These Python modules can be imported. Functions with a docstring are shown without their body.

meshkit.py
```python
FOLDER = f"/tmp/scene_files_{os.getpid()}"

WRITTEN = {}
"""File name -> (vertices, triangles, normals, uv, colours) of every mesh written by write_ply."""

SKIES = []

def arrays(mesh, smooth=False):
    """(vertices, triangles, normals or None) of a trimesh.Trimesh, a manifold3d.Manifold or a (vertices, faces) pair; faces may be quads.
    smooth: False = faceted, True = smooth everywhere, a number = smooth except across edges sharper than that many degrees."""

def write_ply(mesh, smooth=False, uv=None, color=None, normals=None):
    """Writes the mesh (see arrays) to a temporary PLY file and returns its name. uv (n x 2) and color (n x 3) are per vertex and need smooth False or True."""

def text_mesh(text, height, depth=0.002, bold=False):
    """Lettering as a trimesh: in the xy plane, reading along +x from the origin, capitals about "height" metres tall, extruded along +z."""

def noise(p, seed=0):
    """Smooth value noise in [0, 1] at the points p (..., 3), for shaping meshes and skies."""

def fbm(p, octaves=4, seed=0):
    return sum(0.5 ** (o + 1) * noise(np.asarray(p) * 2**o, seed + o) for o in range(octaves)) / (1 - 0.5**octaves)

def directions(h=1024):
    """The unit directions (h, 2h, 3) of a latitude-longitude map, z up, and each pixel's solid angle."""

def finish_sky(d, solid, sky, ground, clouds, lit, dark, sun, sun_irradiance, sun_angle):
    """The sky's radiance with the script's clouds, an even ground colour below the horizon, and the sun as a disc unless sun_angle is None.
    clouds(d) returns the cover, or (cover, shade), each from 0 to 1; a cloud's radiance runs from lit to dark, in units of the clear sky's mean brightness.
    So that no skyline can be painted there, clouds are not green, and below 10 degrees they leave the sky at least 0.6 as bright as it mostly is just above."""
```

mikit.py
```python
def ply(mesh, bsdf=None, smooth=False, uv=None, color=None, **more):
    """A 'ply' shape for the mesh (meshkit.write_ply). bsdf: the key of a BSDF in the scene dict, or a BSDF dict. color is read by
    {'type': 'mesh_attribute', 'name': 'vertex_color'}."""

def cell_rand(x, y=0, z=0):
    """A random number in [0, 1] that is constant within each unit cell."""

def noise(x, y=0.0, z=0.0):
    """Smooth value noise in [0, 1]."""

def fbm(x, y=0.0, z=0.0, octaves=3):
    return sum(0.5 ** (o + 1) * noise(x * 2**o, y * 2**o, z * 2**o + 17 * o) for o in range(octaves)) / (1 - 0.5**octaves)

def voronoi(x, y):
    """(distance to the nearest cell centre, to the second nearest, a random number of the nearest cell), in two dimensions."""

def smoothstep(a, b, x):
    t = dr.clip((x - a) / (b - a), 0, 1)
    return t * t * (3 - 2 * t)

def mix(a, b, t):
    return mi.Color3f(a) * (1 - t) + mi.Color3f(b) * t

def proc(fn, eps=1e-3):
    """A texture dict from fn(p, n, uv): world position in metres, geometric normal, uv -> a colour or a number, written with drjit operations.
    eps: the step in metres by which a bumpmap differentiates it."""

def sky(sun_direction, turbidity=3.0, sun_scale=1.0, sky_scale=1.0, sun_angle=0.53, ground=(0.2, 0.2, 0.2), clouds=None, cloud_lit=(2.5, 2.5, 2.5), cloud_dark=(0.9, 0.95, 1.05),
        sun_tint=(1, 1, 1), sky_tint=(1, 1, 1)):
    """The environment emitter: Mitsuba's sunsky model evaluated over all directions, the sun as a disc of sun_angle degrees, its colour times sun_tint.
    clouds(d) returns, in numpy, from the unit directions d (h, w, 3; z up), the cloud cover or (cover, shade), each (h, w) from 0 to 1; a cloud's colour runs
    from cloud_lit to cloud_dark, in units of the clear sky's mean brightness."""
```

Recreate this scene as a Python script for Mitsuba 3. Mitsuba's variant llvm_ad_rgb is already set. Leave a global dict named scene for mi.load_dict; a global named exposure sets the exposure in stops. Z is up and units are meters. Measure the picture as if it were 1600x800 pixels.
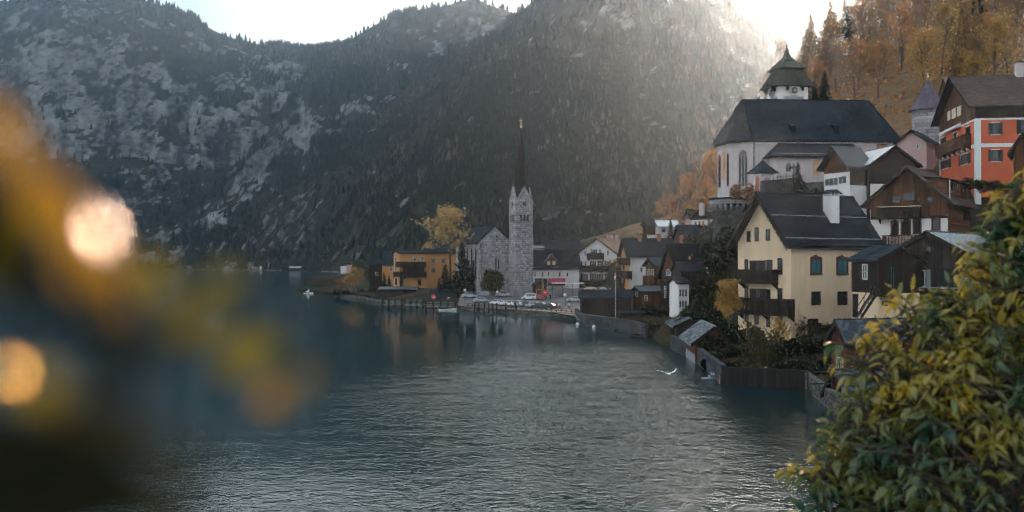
import math, random
import numpy as np, trimesh, mitsuba as mi, drjit as dr, mikit, meshkit
from scipy.interpolate import LinearNDInterpolator, PchipInterpolator, NearestNDInterpolator
from scipy.ndimage import gaussian_filter
from shapely.geometry import Polygon, Point, LineString
import shapely
from mikit import proc, noise, fbm, cell_rand, smoothstep, mix, voronoi

# ------------------------------------------------------------------ camera, sky, exposure
T = mi.ScalarTransform4f
H, F, PITCH = 13.0, 1716.0, math.atan(10 / 1716.0)
SUN = np.array([508 / F, 1.0, 495 / F]); SUN /= np.linalg.norm(SUN)
exposure = 2.2
scene, labels = {}, {}


def sky_clouds(d):
    q = d / np.maximum(d[..., 2:3] + 0.12, 0.05)
    n = meshkit.fbm(np.stack([q[..., 0] * 1.3, q[..., 1] * 0.5, q[..., 2] * 0 + 3.1], -1), 5, 3)
    w = meshkit.fbm(np.stack([q[..., 0] * 2.3 + 5, q[..., 1] * 0.8, q[..., 2] * 0 + 9.1], -1), 5, 8)
    return np.clip(0.80 - 0.45 * np.clip(d[..., 2] * 1.6 - 0.4, 0, 1) + 1.2 * (n - 0.5), 0, 1), np.clip(0.35 + 2.2 * (w - 0.5), 0, 1)


scene['haze_air'] = {'type': 'homogeneous', 'albedo': {'type': 'rgb', 'value': [0.93, 0.96, 0.98]},
                     'sigma_t': {'type': 'rgb', 'value': [0.000068, 0.000092, 0.000116]},
                     'phase': {'type': 'hg', 'g': 0.885}}
scene['camera'] = {'type': 'thinlens', 'fov': math.degrees(2 * math.atan(800 / F)), 'fov_axis': 'x',
                   'to_world': T().look_at(origin=[0, 0, H], target=[0, math.cos(PITCH), H + math.sin(PITCH)], up=[0, 0, 1]),
                   'aperture_radius': 0.009, 'focus_distance': 190.0, 'near_clip': 0.02, 'far_clip': 30000.0,
                   'medium': {'type': 'ref', 'id': 'haze_air'}}
scene['sky'] = mikit.sky(SUN.tolist(), turbidity=3, sun_scale=0.9, sky_scale=1.0, clouds=sky_clouds, cloud_lit=(5.1, 5.3, 5.35), cloud_dark=(1.4, 2.6, 3.3),
                         sun_tint=(0.90, 0.91, 1.34), sky_tint=(0.45, 0.95, 1.28))


# ------------------------------------------------------------------ helpers
def ray(px, py):
    u, v = (px - 800) / F, (400 - py) / F
    c, s = math.cos(PITCH), math.sin(PITCH)
    return np.array([u, c - v * s, s + v * c])


def P(px, py, Y):
    d = ray(px, py)
    return np.array([0, 0, H]) + d * (Y / d[1])


def Pz(px, py, z):
    d = ray(px, py)
    return np.array([0, 0, H]) + d * ((z - H) / d[2])


def nm(key):
    if key not in scene and key not in labels:
        return key
    i = 1
    while f'{key}_{i:03d}' in scene or f'{key}_{i:03d}' in labels:
        i += 1
    return f'{key}_{i:03d}'


def thing(name, label, cat, group=None):
    k = nm(name)
    labels[k] = {'label': label, 'category': cat}
    if group:
        labels[k]['group'] = group
    return k


def part(parent, name, mesh, bsdf, smooth=False, label=None, stuff=False, **more):
    k = nm(f'{parent}__{name}')
    if isinstance(mesh, MB):
        mesh = mesh.mesh()
    scene[k] = mikit.ply(mesh, bsdf, smooth, **more)
    if label or stuff:
        labels[k] = {}
        if label:
            labels[k]['label'] = label
        if stuff:
            labels[k]['kind'] = 'stuff'
    return k


def solo(name, label, cat, mesh, bsdf, smooth=False, group=None, **more):
    k = thing(name, label, cat, group)
    scene[k] = mikit.ply(mesh.mesh() if isinstance(mesh, MB) else mesh, bsdf, smooth, **more)
    return k


def struct(name, mesh, bsdf, smooth=False, kind='structure', label=None, **more):
    k = nm(name)
    scene[k] = mikit.ply(mesh.mesh() if isinstance(mesh, MB) else mesh, bsdf, smooth, **more)
    labels[k] = {'kind': kind}
    if label:
        labels[k]['label'] = label
        if kind == 'stuff':
            labels[k]['category'] = name.split('_')[-1]
    return k


BOXF = np.array([[0, 2, 3], [0, 3, 1], [4, 5, 7], [4, 7, 6], [0, 1, 5], [0, 5, 4], [2, 6, 7], [2, 7, 3], [0, 4, 6], [0, 6, 2], [1, 3, 7], [1, 7, 5]])


class MB:
    """Collects boxes, prisms and tubes into one mesh; fr maps local to world."""

    def __init__(self, fr=None):
        self.v, self.f, self.n, self.fr = [], [], 0, fr

    def raw(self, v, f):
        v = np.asarray(v, float)
        self.v.append(self.fr(v) if self.fr else v)
        self.f.append(np.asarray(f, int) + self.n)
        self.n += len(v)
        return self

    def box(self, a0, a1, b0, b1, c0, c1):
        v = np.array([[a, b, c] for a in (a0, a1) for b in (b0, b1) for c in (c0, c1)], float)
        return self.raw(v, BOXF)

    def hexa(self, v8):
        return self.raw(v8, BOXF)

    def bar(self, p, q, w, h=None, up=(0, 0, 1)):
        p, q = np.asarray(p, float), np.asarray(q, float)
        h = w if h is None else h
        d = (q - p) / np.linalg.norm(q - p)
        s = np.cross(d, up)
        s = s / np.linalg.norm(s) if np.linalg.norm(s) > 1e-6 else np.array([1.0, 0, 0])
        t = np.cross(s, d)
        return self.raw([e + s * (i * w / 2) + t * (j * h / 2) for e in (p, q) for i in (-1, 1) for j in (-1, 1)], BOXF)

    def tube(self, pts, radii, n=6, cap=True):
        pts = np.asarray(pts, float)
        radii = np.broadcast_to(radii, (len(pts),))
        t = np.gradient(pts, axis=0)
        t /= np.linalg.norm(t, axis=1, keepdims=True) + 1e-12
        a = np.cross(t, np.where(np.abs(t[:, 2:]) < 0.9, [0, 0, 1.0], [1.0, 0, 0]))
        a /= np.linalg.norm(a, axis=1, keepdims=True) + 1e-12
        b, ang = np.cross(t, a), np.arange(n) * 2 * np.pi / n
        v = pts[:, None] + radii[:, None, None] * (np.cos(ang)[None, :, None] * a[:, None] + np.sin(ang)[None, :, None] * b[:, None])
        i, j = np.meshgrid(np.arange(len(pts) - 1), np.arange(n), indexing='ij')
        q = np.stack([i * n + j, i * n + (j + 1) % n, (i + 1) * n + (j + 1) % n, (i + 1) * n + j], -1).reshape(-1, 4)
        f = np.vstack([q[:, [0, 1, 2]], q[:, [0, 2, 3]]])
        v = v.reshape(-1, 3)
        if cap:
            m = len(v)
            v = np.vstack([v, pts[:1], pts[-1:]])
            k = np.arange(n)
            e = (len(pts) - 1) * n
            f = np.vstack([f, np.stack([k * 0 + m, (k + 1) % n, k], 1), np.stack([k * 0 + m + 1, e + k, e + (k + 1) % n], 1)])
        return self.raw(v, f)

    def prism(self, poly, c0, c1, ax=2):
        """Convex polygon poly (2-D) extruded along axis ax from c0 to c1."""
        poly = np.asarray(poly, float)
        n = len(poly)

        def put(c):
            return np.insert(poly, ax, c, axis=1)
        v = np.vstack([put(c0), put(c1)])
        k = np.arange(n)
        f = np.vstack([np.stack([k, (k + 1) % n, (k + 1) % n + n], 1), np.stack([k, (k + 1) % n + n, k + n], 1),
                       np.stack([k[1:-1] * 0, k[1:-1], k[2:]], 1), np.stack([k[1:-1] * 0 + n, k[2:] + n, k[1:-1] + n], 1)])
        return self.raw(v, f)

    def lathe(self, prof, n=12, c=(0, 0, 0), rot=0):
        ang = np.arange(n) * 2 * np.pi / n + rot
        prof = np.asarray(prof, float)
        v = np.stack([prof[:, 0:1] * np.cos(ang), prof[:, 0:1] * np.sin(ang), np.repeat(prof[:, 1:2], n, 1)], -1).reshape(-1, 3) + np.asarray(c, float)
        m = len(prof)
        i, j = np.meshgrid(np.arange(m - 1), np.arange(n), indexing='ij')
        q = np.stack([i * n + j, i * n + (j + 1) % n, (i + 1) * n + (j + 1) % n, (i + 1) * n + j], -1).reshape(-1, 4)
        return self.raw(v, np.vstack([q[:, [0, 1, 2]], q[:, [0, 2, 3]]]))

    def ball(self, c, r, sub=1):
        s = trimesh.creation.icosphere(sub)
        return self.raw(np.array(s.vertices) * np.asarray(r) + np.asarray(c), s.faces)

    def mesh(self):
        return np.vstack(self.v), np.vstack(self.f)


# ------------------------------------------------------------------ materials
def M(key, color, rough=0.8, spec=0.3, bump=None, bscale=1.0, metallic=0.0, eps=1e-2, **kw):
    col = color if isinstance(color, dict) else {'type': 'rgb', 'value': list(color)}
    b = {'type': 'principled', 'base_color': col, 'roughness': rough, 'specular': spec, 'metallic': metallic, **kw}
    if bump:
        b = {'type': 'bumpmap', 'arbitrary': proc(bump, eps), 'scale': bscale, 'bsdf': b}
    scene[key] = {'type': 'twosided', 'bsdf': b}
    return key


def leafy(key, color, trans=0.7, rough=0.6):
    col = color if isinstance(color, dict) else {'type': 'rgb', 'value': list(color)}
    scene[key] = {'type': 'principledthin', 'base_color': col, 'roughness': rough, 'diff_trans': trans, 'spec_trans': 0.0, 'eta': 1.35}
    return key


def plaster(key, c):
    cd = [c[0] * 0.55, c[1] * 0.53, c[2] * 0.5]

    def fn(p, n, uv):
        a = fbm(p.x * 0.5 + p.y * 0.5, p.z * 0.5, p.y, 4)
        s = fbm((p.x + p.y) * 2.2, p.z * 0.25, 3.0, 3)
        foot = fbm((p.x - p.y) * 1.1, p.z * 0.6, 5.0, 3)
        k = 0.66 + 0.5 * a + 0.20 * (s - 0.5) + 0.25 * (foot - 0.5)
        return mix(cd, list(c), dr.clip(k, 0, 1))
    return M(key, proc(fn), 0.9, 0.2)


def planks(key, c1, c2, w=0.16, horiz=False):
    c1, c2 = list(c1), list(c2)

    def fn(p, n, uv):
        a = (p.z if horiz else p.x * 1.0 + p.y * 0.83) / w
        i = dr.floor(a)
        g = a - i
        r = cell_rand(i, 3)
        st = fbm(a * 3.0, p.z * 0.5 + r * 9 if not horiz else (p.x + p.y) * 0.5 + r * 9, 1.0, 3)
        k = dr.clip(0.55 * r + 0.7 * (st - 0.25), 0, 1)
        gap = smoothstep(0.0, 0.09, g) * smoothstep(1.0, 0.91, g)
        return mix(c1, c2, k) * (0.3 + 0.7 * gap)
    return M(key, proc(fn), 0.8, 0.25)


def tiles(key, c1, c2, w=0.3, h=0.22, rough=0.9, spec=0.12):
    c1, c2 = list(c1), list(c2)

    def fn(p, n, uv):
        row = dr.floor(p.z / h)
        a = (p.x + p.y * 0.7) / w + cell_rand(row, 7) * 0.8
        r = cell_rand(dr.floor(a), row, 2)
        big = fbm(p.x * 0.25, p.y * 0.25, p.z * 0.25, 3)
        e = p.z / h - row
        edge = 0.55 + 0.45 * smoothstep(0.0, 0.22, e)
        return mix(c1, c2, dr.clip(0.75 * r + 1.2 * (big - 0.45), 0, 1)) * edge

    def bm(p, n, uv):
        row = dr.floor(p.z / h)
        a = (p.x + p.y * 0.7) / w + cell_rand(row, 7) * 0.8
        return (p.z / h - row) * -1.0 + 0.4 * cell_rand(dr.floor(a), row, 2)
    return M(key, proc(fn), rough, spec, bm, 0.03, eps=0.02)


def stone(key, c1, c2, joint, w=0.8, h=0.42):
    c1, c2, joint = list(c1), list(c2), list(joint)

    def cell(p):
        hh = h * (1 + 0.0 * p.z)
        row = dr.floor(p.z / hh + 0.25 * noise((p.x + p.y) * 0.3, p.z * 0.2))
        a = (p.x * 1.0 + p.y * 1.13) / w + cell_rand(row, 5) * 0.9 + 0.3 * noise(p.x, p.y, p.z)
        return row, a

    def fn(p, n, uv):
        row, a = cell(p)
        r = cell_rand(dr.floor(a), row, 1)
        e = p.z / h - dr.floor(p.z / h)
        f = a - dr.floor(a)
        g = smoothstep(0.0, 0.14, e) * smoothstep(1.0, 0.86, e) * smoothstep(0.0, 0.1, f) * smoothstep(1.0, 0.9, f)
        st = fbm(p.x * 3, p.y * 3, p.z * 3, 3)
        return mix(joint, mix(c1, c2, dr.clip(r * 0.9 + 0.5 * (st - 0.4), 0, 1)), g)

    def bm(p, n, uv):
        row, a = cell(p)
        return cell_rand(dr.floor(a), row, 1) + 0.3 * fbm(p.x * 4, p.y * 4, p.z * 4, 2)
    return M(key, proc(fn), 0.9, 0.2, bm, 0.06, eps=0.03)


plaster('plaster_white', (0.83, 0.76, 0.74)); plaster('plaster_yellow', (0.90, 0.645, 0.425)); plaster('plaster_orange', (0.66, 0.14, 0.065))
plaster('plaster_ochre', (0.55, 0.27, 0.11)); plaster('plaster_pink', (0.62, 0.52, 0.52)); plaster('plaster_pale', (0.62, 0.40, 0.38))
planks('wood_dark', (0.010, 0.008, 0.007), (0.042, 0.026, 0.019)); planks('wood_red', (0.020, 0.009, 0.006), (0.19, 0.075, 0.032), 0.24)
planks('wood_grey', (0.026, 0.021, 0.019), (0.062, 0.050, 0.044), 0.2); planks('wood_log', (0.09, 0.04, 0.022), (0.24, 0.11, 0.055), 0.25, True)
planks('wood_black', (0.008, 0.007, 0.007), (0.032, 0.026, 0.022), 0.24)
planks('wood_barn', (0.07, 0.022, 0.016), (0.15, 0.05, 0.032), 0.16)
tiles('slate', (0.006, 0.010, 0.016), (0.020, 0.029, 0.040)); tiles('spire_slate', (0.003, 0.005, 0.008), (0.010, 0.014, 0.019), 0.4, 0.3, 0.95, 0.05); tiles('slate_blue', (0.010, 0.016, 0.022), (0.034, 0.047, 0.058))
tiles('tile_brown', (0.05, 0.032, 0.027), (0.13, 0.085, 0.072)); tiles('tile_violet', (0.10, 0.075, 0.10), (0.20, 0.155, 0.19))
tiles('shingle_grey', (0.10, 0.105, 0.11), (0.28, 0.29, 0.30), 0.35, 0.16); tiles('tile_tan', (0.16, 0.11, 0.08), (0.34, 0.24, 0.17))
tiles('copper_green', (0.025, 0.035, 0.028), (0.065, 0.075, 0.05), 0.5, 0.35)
stone('stone_block', (0.20, 0.18, 0.185), (0.50, 0.455, 0.465), (0.15, 0.138, 0.142), 1.25, 0.62); stone('stone_rubble', (0.035, 0.033, 0.031), (0.15, 0.14, 0.13), (0.022, 0.021, 0.02), 0.5, 0.35)
M('metal_roof', (0.36, 0.37, 0.38), 0.38, 0.5, metallic=0.75); M('metal_dark', (0.035, 0.042, 0.048), 0.5, 0.4, metallic=0.3); M('metal_bright', (0.78, 0.77, 0.76), 0.42, 0.5, metallic=0.25)  # metal_bright carries the bright sky reflection in its pale base colour
M('iron', (0.025, 0.025, 0.027), 0.5, 0.5); M('gold', (0.75, 0.5, 0.2), 0.3, 0.5, metallic=1.0)
M('white_paint', (0.78, 0.77, 0.75), 0.5, 0.4); M('cream_paint', (0.62, 0.52, 0.38), 0.6, 0.4); M('green_paint', (0.012, 0.055, 0.05), 0.5, 0.4); M('dark_green_paint', (0.012, 0.02, 0.018), 0.5, 0.4)
M('brown_paint', (0.03, 0.016, 0.012), 0.6, 0.4); M('red_brown_paint', (0.12, 0.045, 0.025), 0.6, 0.4); M('red_paint', (0.6, 0.05, 0.05), 0.4, 0.5); M('fresco_red', (0.52, 0.18, 0.14), 0.9, 0.2); M('fresco_rose', (0.60, 0.36, 0.38), 0.9, 0.2)
M('fresco_gold', (0.60, 0.36, 0.22), 0.9, 0.2); M('black_paint', (0.012, 0.012, 0.014), 0.5, 0.4); M('grey_paint', (0.28, 0.28, 0.29), 0.6, 0.4); M('teal_paint', (0.03, 0.13, 0.15), 0.5, 0.4); M('tan_paint', (0.50, 0.30, 0.18), 0.7, 0.3)
M('glass', (0.012, 0.015, 0.018), 0.06, 0.8); M('rubber', (0.015, 0.015, 0.015), 0.8, 0.2); M('lamp_glass', (0.8, 0.8, 0.78), 0.3, 0.5); M('brick_red', (0.42, 0.16, 0.09), 0.85, 0.2); M('skin', (0.5, 0.3, 0.22), 0.6, 0.3)
M('cloth_red', (0.25, 0.03, 0.04), 0.9, 0.1); M('cloth_dark', (0.03, 0.03, 0.045), 0.9, 0.1); M('cloth_white', (0.72, 0.72, 0.72), 0.8, 0.2); M('awning_red', (0.5, 0.07, 0.12), 0.8, 0.2); M('feather', (0.82, 0.82, 0.82), 0.7, 0.2)
M('bark', proc(lambda p, n, uv: mix([0.035, 0.026, 0.02], [0.13, 0.10, 0.08], fbm(p.x * 6, p.y * 6, p.z * 1.5, 3))), 0.9, 0.1)


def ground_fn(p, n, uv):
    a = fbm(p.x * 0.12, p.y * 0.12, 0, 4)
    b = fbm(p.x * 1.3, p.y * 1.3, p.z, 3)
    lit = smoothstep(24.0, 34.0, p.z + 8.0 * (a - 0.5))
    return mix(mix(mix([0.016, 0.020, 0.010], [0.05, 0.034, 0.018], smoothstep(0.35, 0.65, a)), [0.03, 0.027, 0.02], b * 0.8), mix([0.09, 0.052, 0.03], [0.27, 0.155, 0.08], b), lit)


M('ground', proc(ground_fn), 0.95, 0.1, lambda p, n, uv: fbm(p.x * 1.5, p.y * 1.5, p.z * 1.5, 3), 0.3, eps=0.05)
M('asphalt', proc(lambda p, n, uv: mix([0.06, 0.055, 0.053], [0.19, 0.17, 0.16], dr.clip(fbm(p.x * 0.35, p.y * 0.35, 0, 4) * 1.1 + 0.25 * (fbm(p.x * 5, p.y * 5, 0, 2) - 0.5), 0, 1))), 0.8, 0.3)
M('concrete', proc(lambda p, n, uv: mix([0.015, 0.017, 0.019], [0.075, 0.078, 0.083], dr.clip(fbm((p.x + p.y) * 0.6, p.z * 1.2, 2.0, 4) + 0.2 * (noise((p.x - p.y) * 3, p.z * 0.5) - 0.5), 0, 1))), 0.85, 0.2)


def rock_fn(p, n, uv):
    q = p + mi.Vector3f(30 * noise(p.x * 0.01, p.y * 0.01, p.z * 0.01), 0, 40 * noise(p.x * 0.006, p.y * 0.006, p.z * 0.01))
    strata = fbm(q.x * 0.006, q.y * 0.006, q.z * 0.035, 4)
    streak = fbm(q.x * 0.045, q.y * 0.045, q.z * 0.007, 4)
    fine = fbm(p.x * 0.09, p.y * 0.09, p.z * 0.12, 3)
    veg = fbm(p.x * 0.0075, p.y * 0.0075, p.z * 0.0042, 5)
    steep = 1 - dr.abs(n.z)
    rock = mix([0.022, 0.024, 0.027], [0.30, 0.30, 0.31], dr.clip(3.2 * (0.22 * strata + 0.58 * streak + 0.30 * fine) - 1.35, 0, 1))
    green = mix([0.008, 0.013, 0.009], [0.03, 0.024, 0.016], smoothstep(0.35, 0.7, fine * 0.5 + veg * 0.5))
    cliff = 0.18 * smoothstep(-250.0, -600.0, p.x) * smoothstep(1900.0, 2300.0, p.y)
    k = smoothstep(0.71, 0.87, cliff + steep + 0.9 * (veg - 0.5) + 0.14 * (fine - 0.5))
    return mix(green, rock, k)


M('rock', proc(rock_fn), 0.95, 0.1, lambda p, n, uv: 8 * fbm(p.x * 0.05, p.y * 0.05, p.z * 0.03, 4), 1.0, eps=1.5)
leafy('conifer_leaf', proc(lambda p, n, uv: mix([0.003, 0.009, 0.008], [0.016, 0.026, 0.018], cell_rand(p.x / 9, p.y / 9, p.z / 9))), 0.08)
leafy('larch_leaf', proc(lambda p, n, uv: mix([0.035, 0.026, 0.018], [0.105, 0.066, 0.038], cell_rand(p.x / 9, p.y / 9, p.z / 9))), 0.25)


# ------------------------------------------------------------------ water
def wave(p, n, uv):
    calm = smoothstep(2.0, 15.0, 30.0 - p.x) * 0.88 + 0.12
    far = 1 - smoothstep(115.0, 215.0, p.y + 90.0 * (fbm(p.x * 0.021 + 0.011 * p.y, p.y * 0.013 - 0.009 * p.x, 2.0, 3) - 0.5))
    gust = 0.22 + 1.5 * smoothstep(0.3, 0.7, fbm(p.x * 0.020 + p.y * 0.006 + 1.3 * noise(p.x * 0.013, p.y * 0.009, 9.0), p.y * 0.0083 - p.x * 0.007 + 1.5 * noise(p.x * 0.011 + 4.0, p.y * 0.012, 2.0), 4.0, 3))
    a = (0.15 + 0.85 * calm) * (0.10 + 0.90 * far) * gust
    wx = p.x + 0.9 * noise(p.x * 0.4, p.y * 0.4, 1.0)
    wy = p.y + 0.9 * noise(p.x * 0.4, p.y * 0.4, 7.0)
    h = 0.34 * noise(wx * 0.7, wy * 1.0, 2.0) + 0.34 * noise(wx * 1.7 + 0.3 * wy, wy * 2.3, 5.0) + 0.30 * noise(wx * 3.7, wy * 4.9, 8.0) + 0.22 * noise(wx * 7.5, wy * 9.5, 3.0)
    return a * h


scene['water'] = {'type': 'bumpmap', 'arbitrary': proc(wave, 0.02), 'scale': 0.05,
                  'bsdf': {'type': 'principled', 'base_color': {'type': 'rgb', 'value': [0.001, 0.019, 0.022]}, 'roughness': 0.05, 'specular': 0.25}}
w = MB().raw([[-6000, -300, 0], [6000, -300, 0], [6000, 6000, 0], [-6000, 6000, 0]], [[0, 1, 2], [0, 2, 3]])
struct('lake', w, 'water')


# ------------------------------------------------------------------ mountains
def massif(name, pxs, crest_y, crest_D, foot_y, foot_D, prof, nu, nv, amp, seed, dark=None):
    """A mountainside between a foot line and a crest line, with its own back slope; returns (V grid, mask v) for planting."""
    pxs = np.asarray(pxs, float)
    fy, fd, cy, cd = (PchipInterpolator(pxs, a) for a in (foot_y, foot_D, crest_y, crest_D))
    U = np.linspace(pxs[0], pxs[-1], nu)
    vv = np.concatenate([np.linspace(0, 1, nv), [1.12, 1.3, 1.6]])
    pv, pd, pz = np.array(prof).T
    V = np.zeros((len(U), len(vv), 3))
    for i, px in enumerate(U):
        A = P(px, float(fy(px)), float(fd(px)))
        B = P(px, float(cy(px)), float(cd(px)))
        A[2] = min(A[2], 0.5) if A[2] < 30 else A[2]
        v1 = np.clip(vv, 0, 1)
        D = A[1] + (B[1] - A[1]) * np.interp(v1, pv, pd)
        Z = A[2] + (B[2] - A[2]) * np.interp(v1, pv, pz)
        ex = np.maximum(vv - 1, 0)
        D = D + ex * 900
        Z = Z - ex * 500
        V[i, :, 0] = (px - 800) / F * D
        V[i, :, 1] = D
        V[i, :, 2] = Z
    w = np.clip(np.minimum(vv * 6, (1.02 - np.clip(vv, 0, 1)) * 8), 0.12, 1)[None, :]
    q = V / 260.0
    n1 = meshkit.fbm(q * [1, 1, 0.8], 6, seed) - 0.5
    rid = 1 - np.abs(2 * meshkit.fbm(q * [1.6, 1.6, 0.5] + 7, 5, seed + 4) - 1)
    lat = meshkit.fbm(q * [4, 4, 3] + 3, 4, seed + 9) - 0.5
    rib = 1 - np.abs(2 * meshkit.fbm(q * [5, 5, 0.9] + 11, 4, seed + 13) - 1)
    V[..., 1] -= w * amp * (1.6 * n1 + 1.0 * (rid - 0.6) + 0.55 * (rib - 0.6) + 0.3 * lat)
    V[..., 2] += w * amp * (0.4 * n1 + 0.35 * lat) + np.where(vv > 0.3, 1, 0) * 0.10 * amp * lat
    V[:, 0, 2] = np.minimum(V[:, 0, 2], -3)
    m = len(vv)
    i, j = np.meshgrid(np.arange(nu - 1), np.arange(m - 1), indexing='ij')
    qd = np.stack([i * m + j, (i + 1) * m + j, (i + 1) * m + j + 1, i * m + j + 1], -1).reshape(-1, 4)
    struct(name, (V.reshape(-1, 3), qd), 'rock', True)
    return V[:, :nv]


def plant(V, n, seed, zmax=0.97, keep=None):
    """n random points on the grid by area with the slope's normal."""
    r = np.random.default_rng(seed)
    a, b, c = V[:-1, :-1], V[1:, :-1], V[:-1, 1:]
    N = np.cross(b - a, c - a)
    area = np.linalg.norm(N, axis=-1)
    nz = np.abs(N[..., 2]) / (area + 1e-9)
    wgt = area * np.clip(nz * 3.4 - 1.7, 0.02, 1)
    wgt[a[..., 2] < 1.0] = 0
    if keep is not None:
        wgt = wgt * keep(a)
    idx = r.choice(wgt.size, n, p=wgt.ravel() / wgt.sum())
    i, j = np.unravel_index(idx, wgt.shape)
    s, t = r.random(n)[:, None], r.random(n)[:, None]
    return a[i, j] + s * (b - a)[i, j] + t * (c - a)[i, j]


def tree_cards(rs, kind):
    """A small far conifer: stacked ragged cones (height 1)."""
    mb = MB()
    tiers = 4 if kind == 'c' else 3
    for k in range(tiers):
        z0 = 0.08 + 0.2 * k * (4 / tiers)
        z1 = min(z0 + 0.42, 1.0) if k < tiers - 1 else 1.0
        rad = (0.27 if kind == 'c' else 0.27) * (1 - 0.8 * k / tiers)
        n = 5
        ang = np.arange(n) * 2 * np.pi / n + rs.random() * 6
        rr = rad * (0.7 + 0.6 * rs.random(n))
        v = np.vstack([np.stack([rr * np.cos(ang), rr * np.sin(ang), z0 + 0.08 * (rs.random(n) - 0.5)], 1), [[0, 0, z1]]])
        mb.raw(v, [[i, (i + 1) % n, n] for i in range(n)])
    return mb.mesh()


def forest(name, pts, hs, mat, kind, label, seed):
    r = np.random.default_rng(seed)
    kinds = [tree_cards(r, kind) for _ in range(5)]
    vs, fs, at = [], [], 0
    which = r.integers(0, 5, len(pts))
    for k, (v, f) in enumerate(kinds):
        p, h = pts[which == k], hs[which == k]
        a = r.random(len(p)) * 6.28
        ca, sa = np.cos(a), np.sin(a)
        x = v[None, :, 0] * ca[:, None] - v[None, :, 1] * sa[:, None]
        y = v[None, :, 0] * sa[:, None] + v[None, :, 1] * ca[:, None]
        vv = np.stack([x, y, np.broadcast_to(v[None, :, 2], x.shape)], -1) * h[:, None, None] + p[:, None, :]
        vs.append(vv.reshape(-1, 3))
        fs.append((f[None] + (np.arange(len(p)) * len(v))[:, None, None]).reshape(-1, 3) + at)
        at += len(p) * len(v)
    struct(name, (np.vstack(vs), np.vstack(fs)), mat, False, 'stuff', label)


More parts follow.
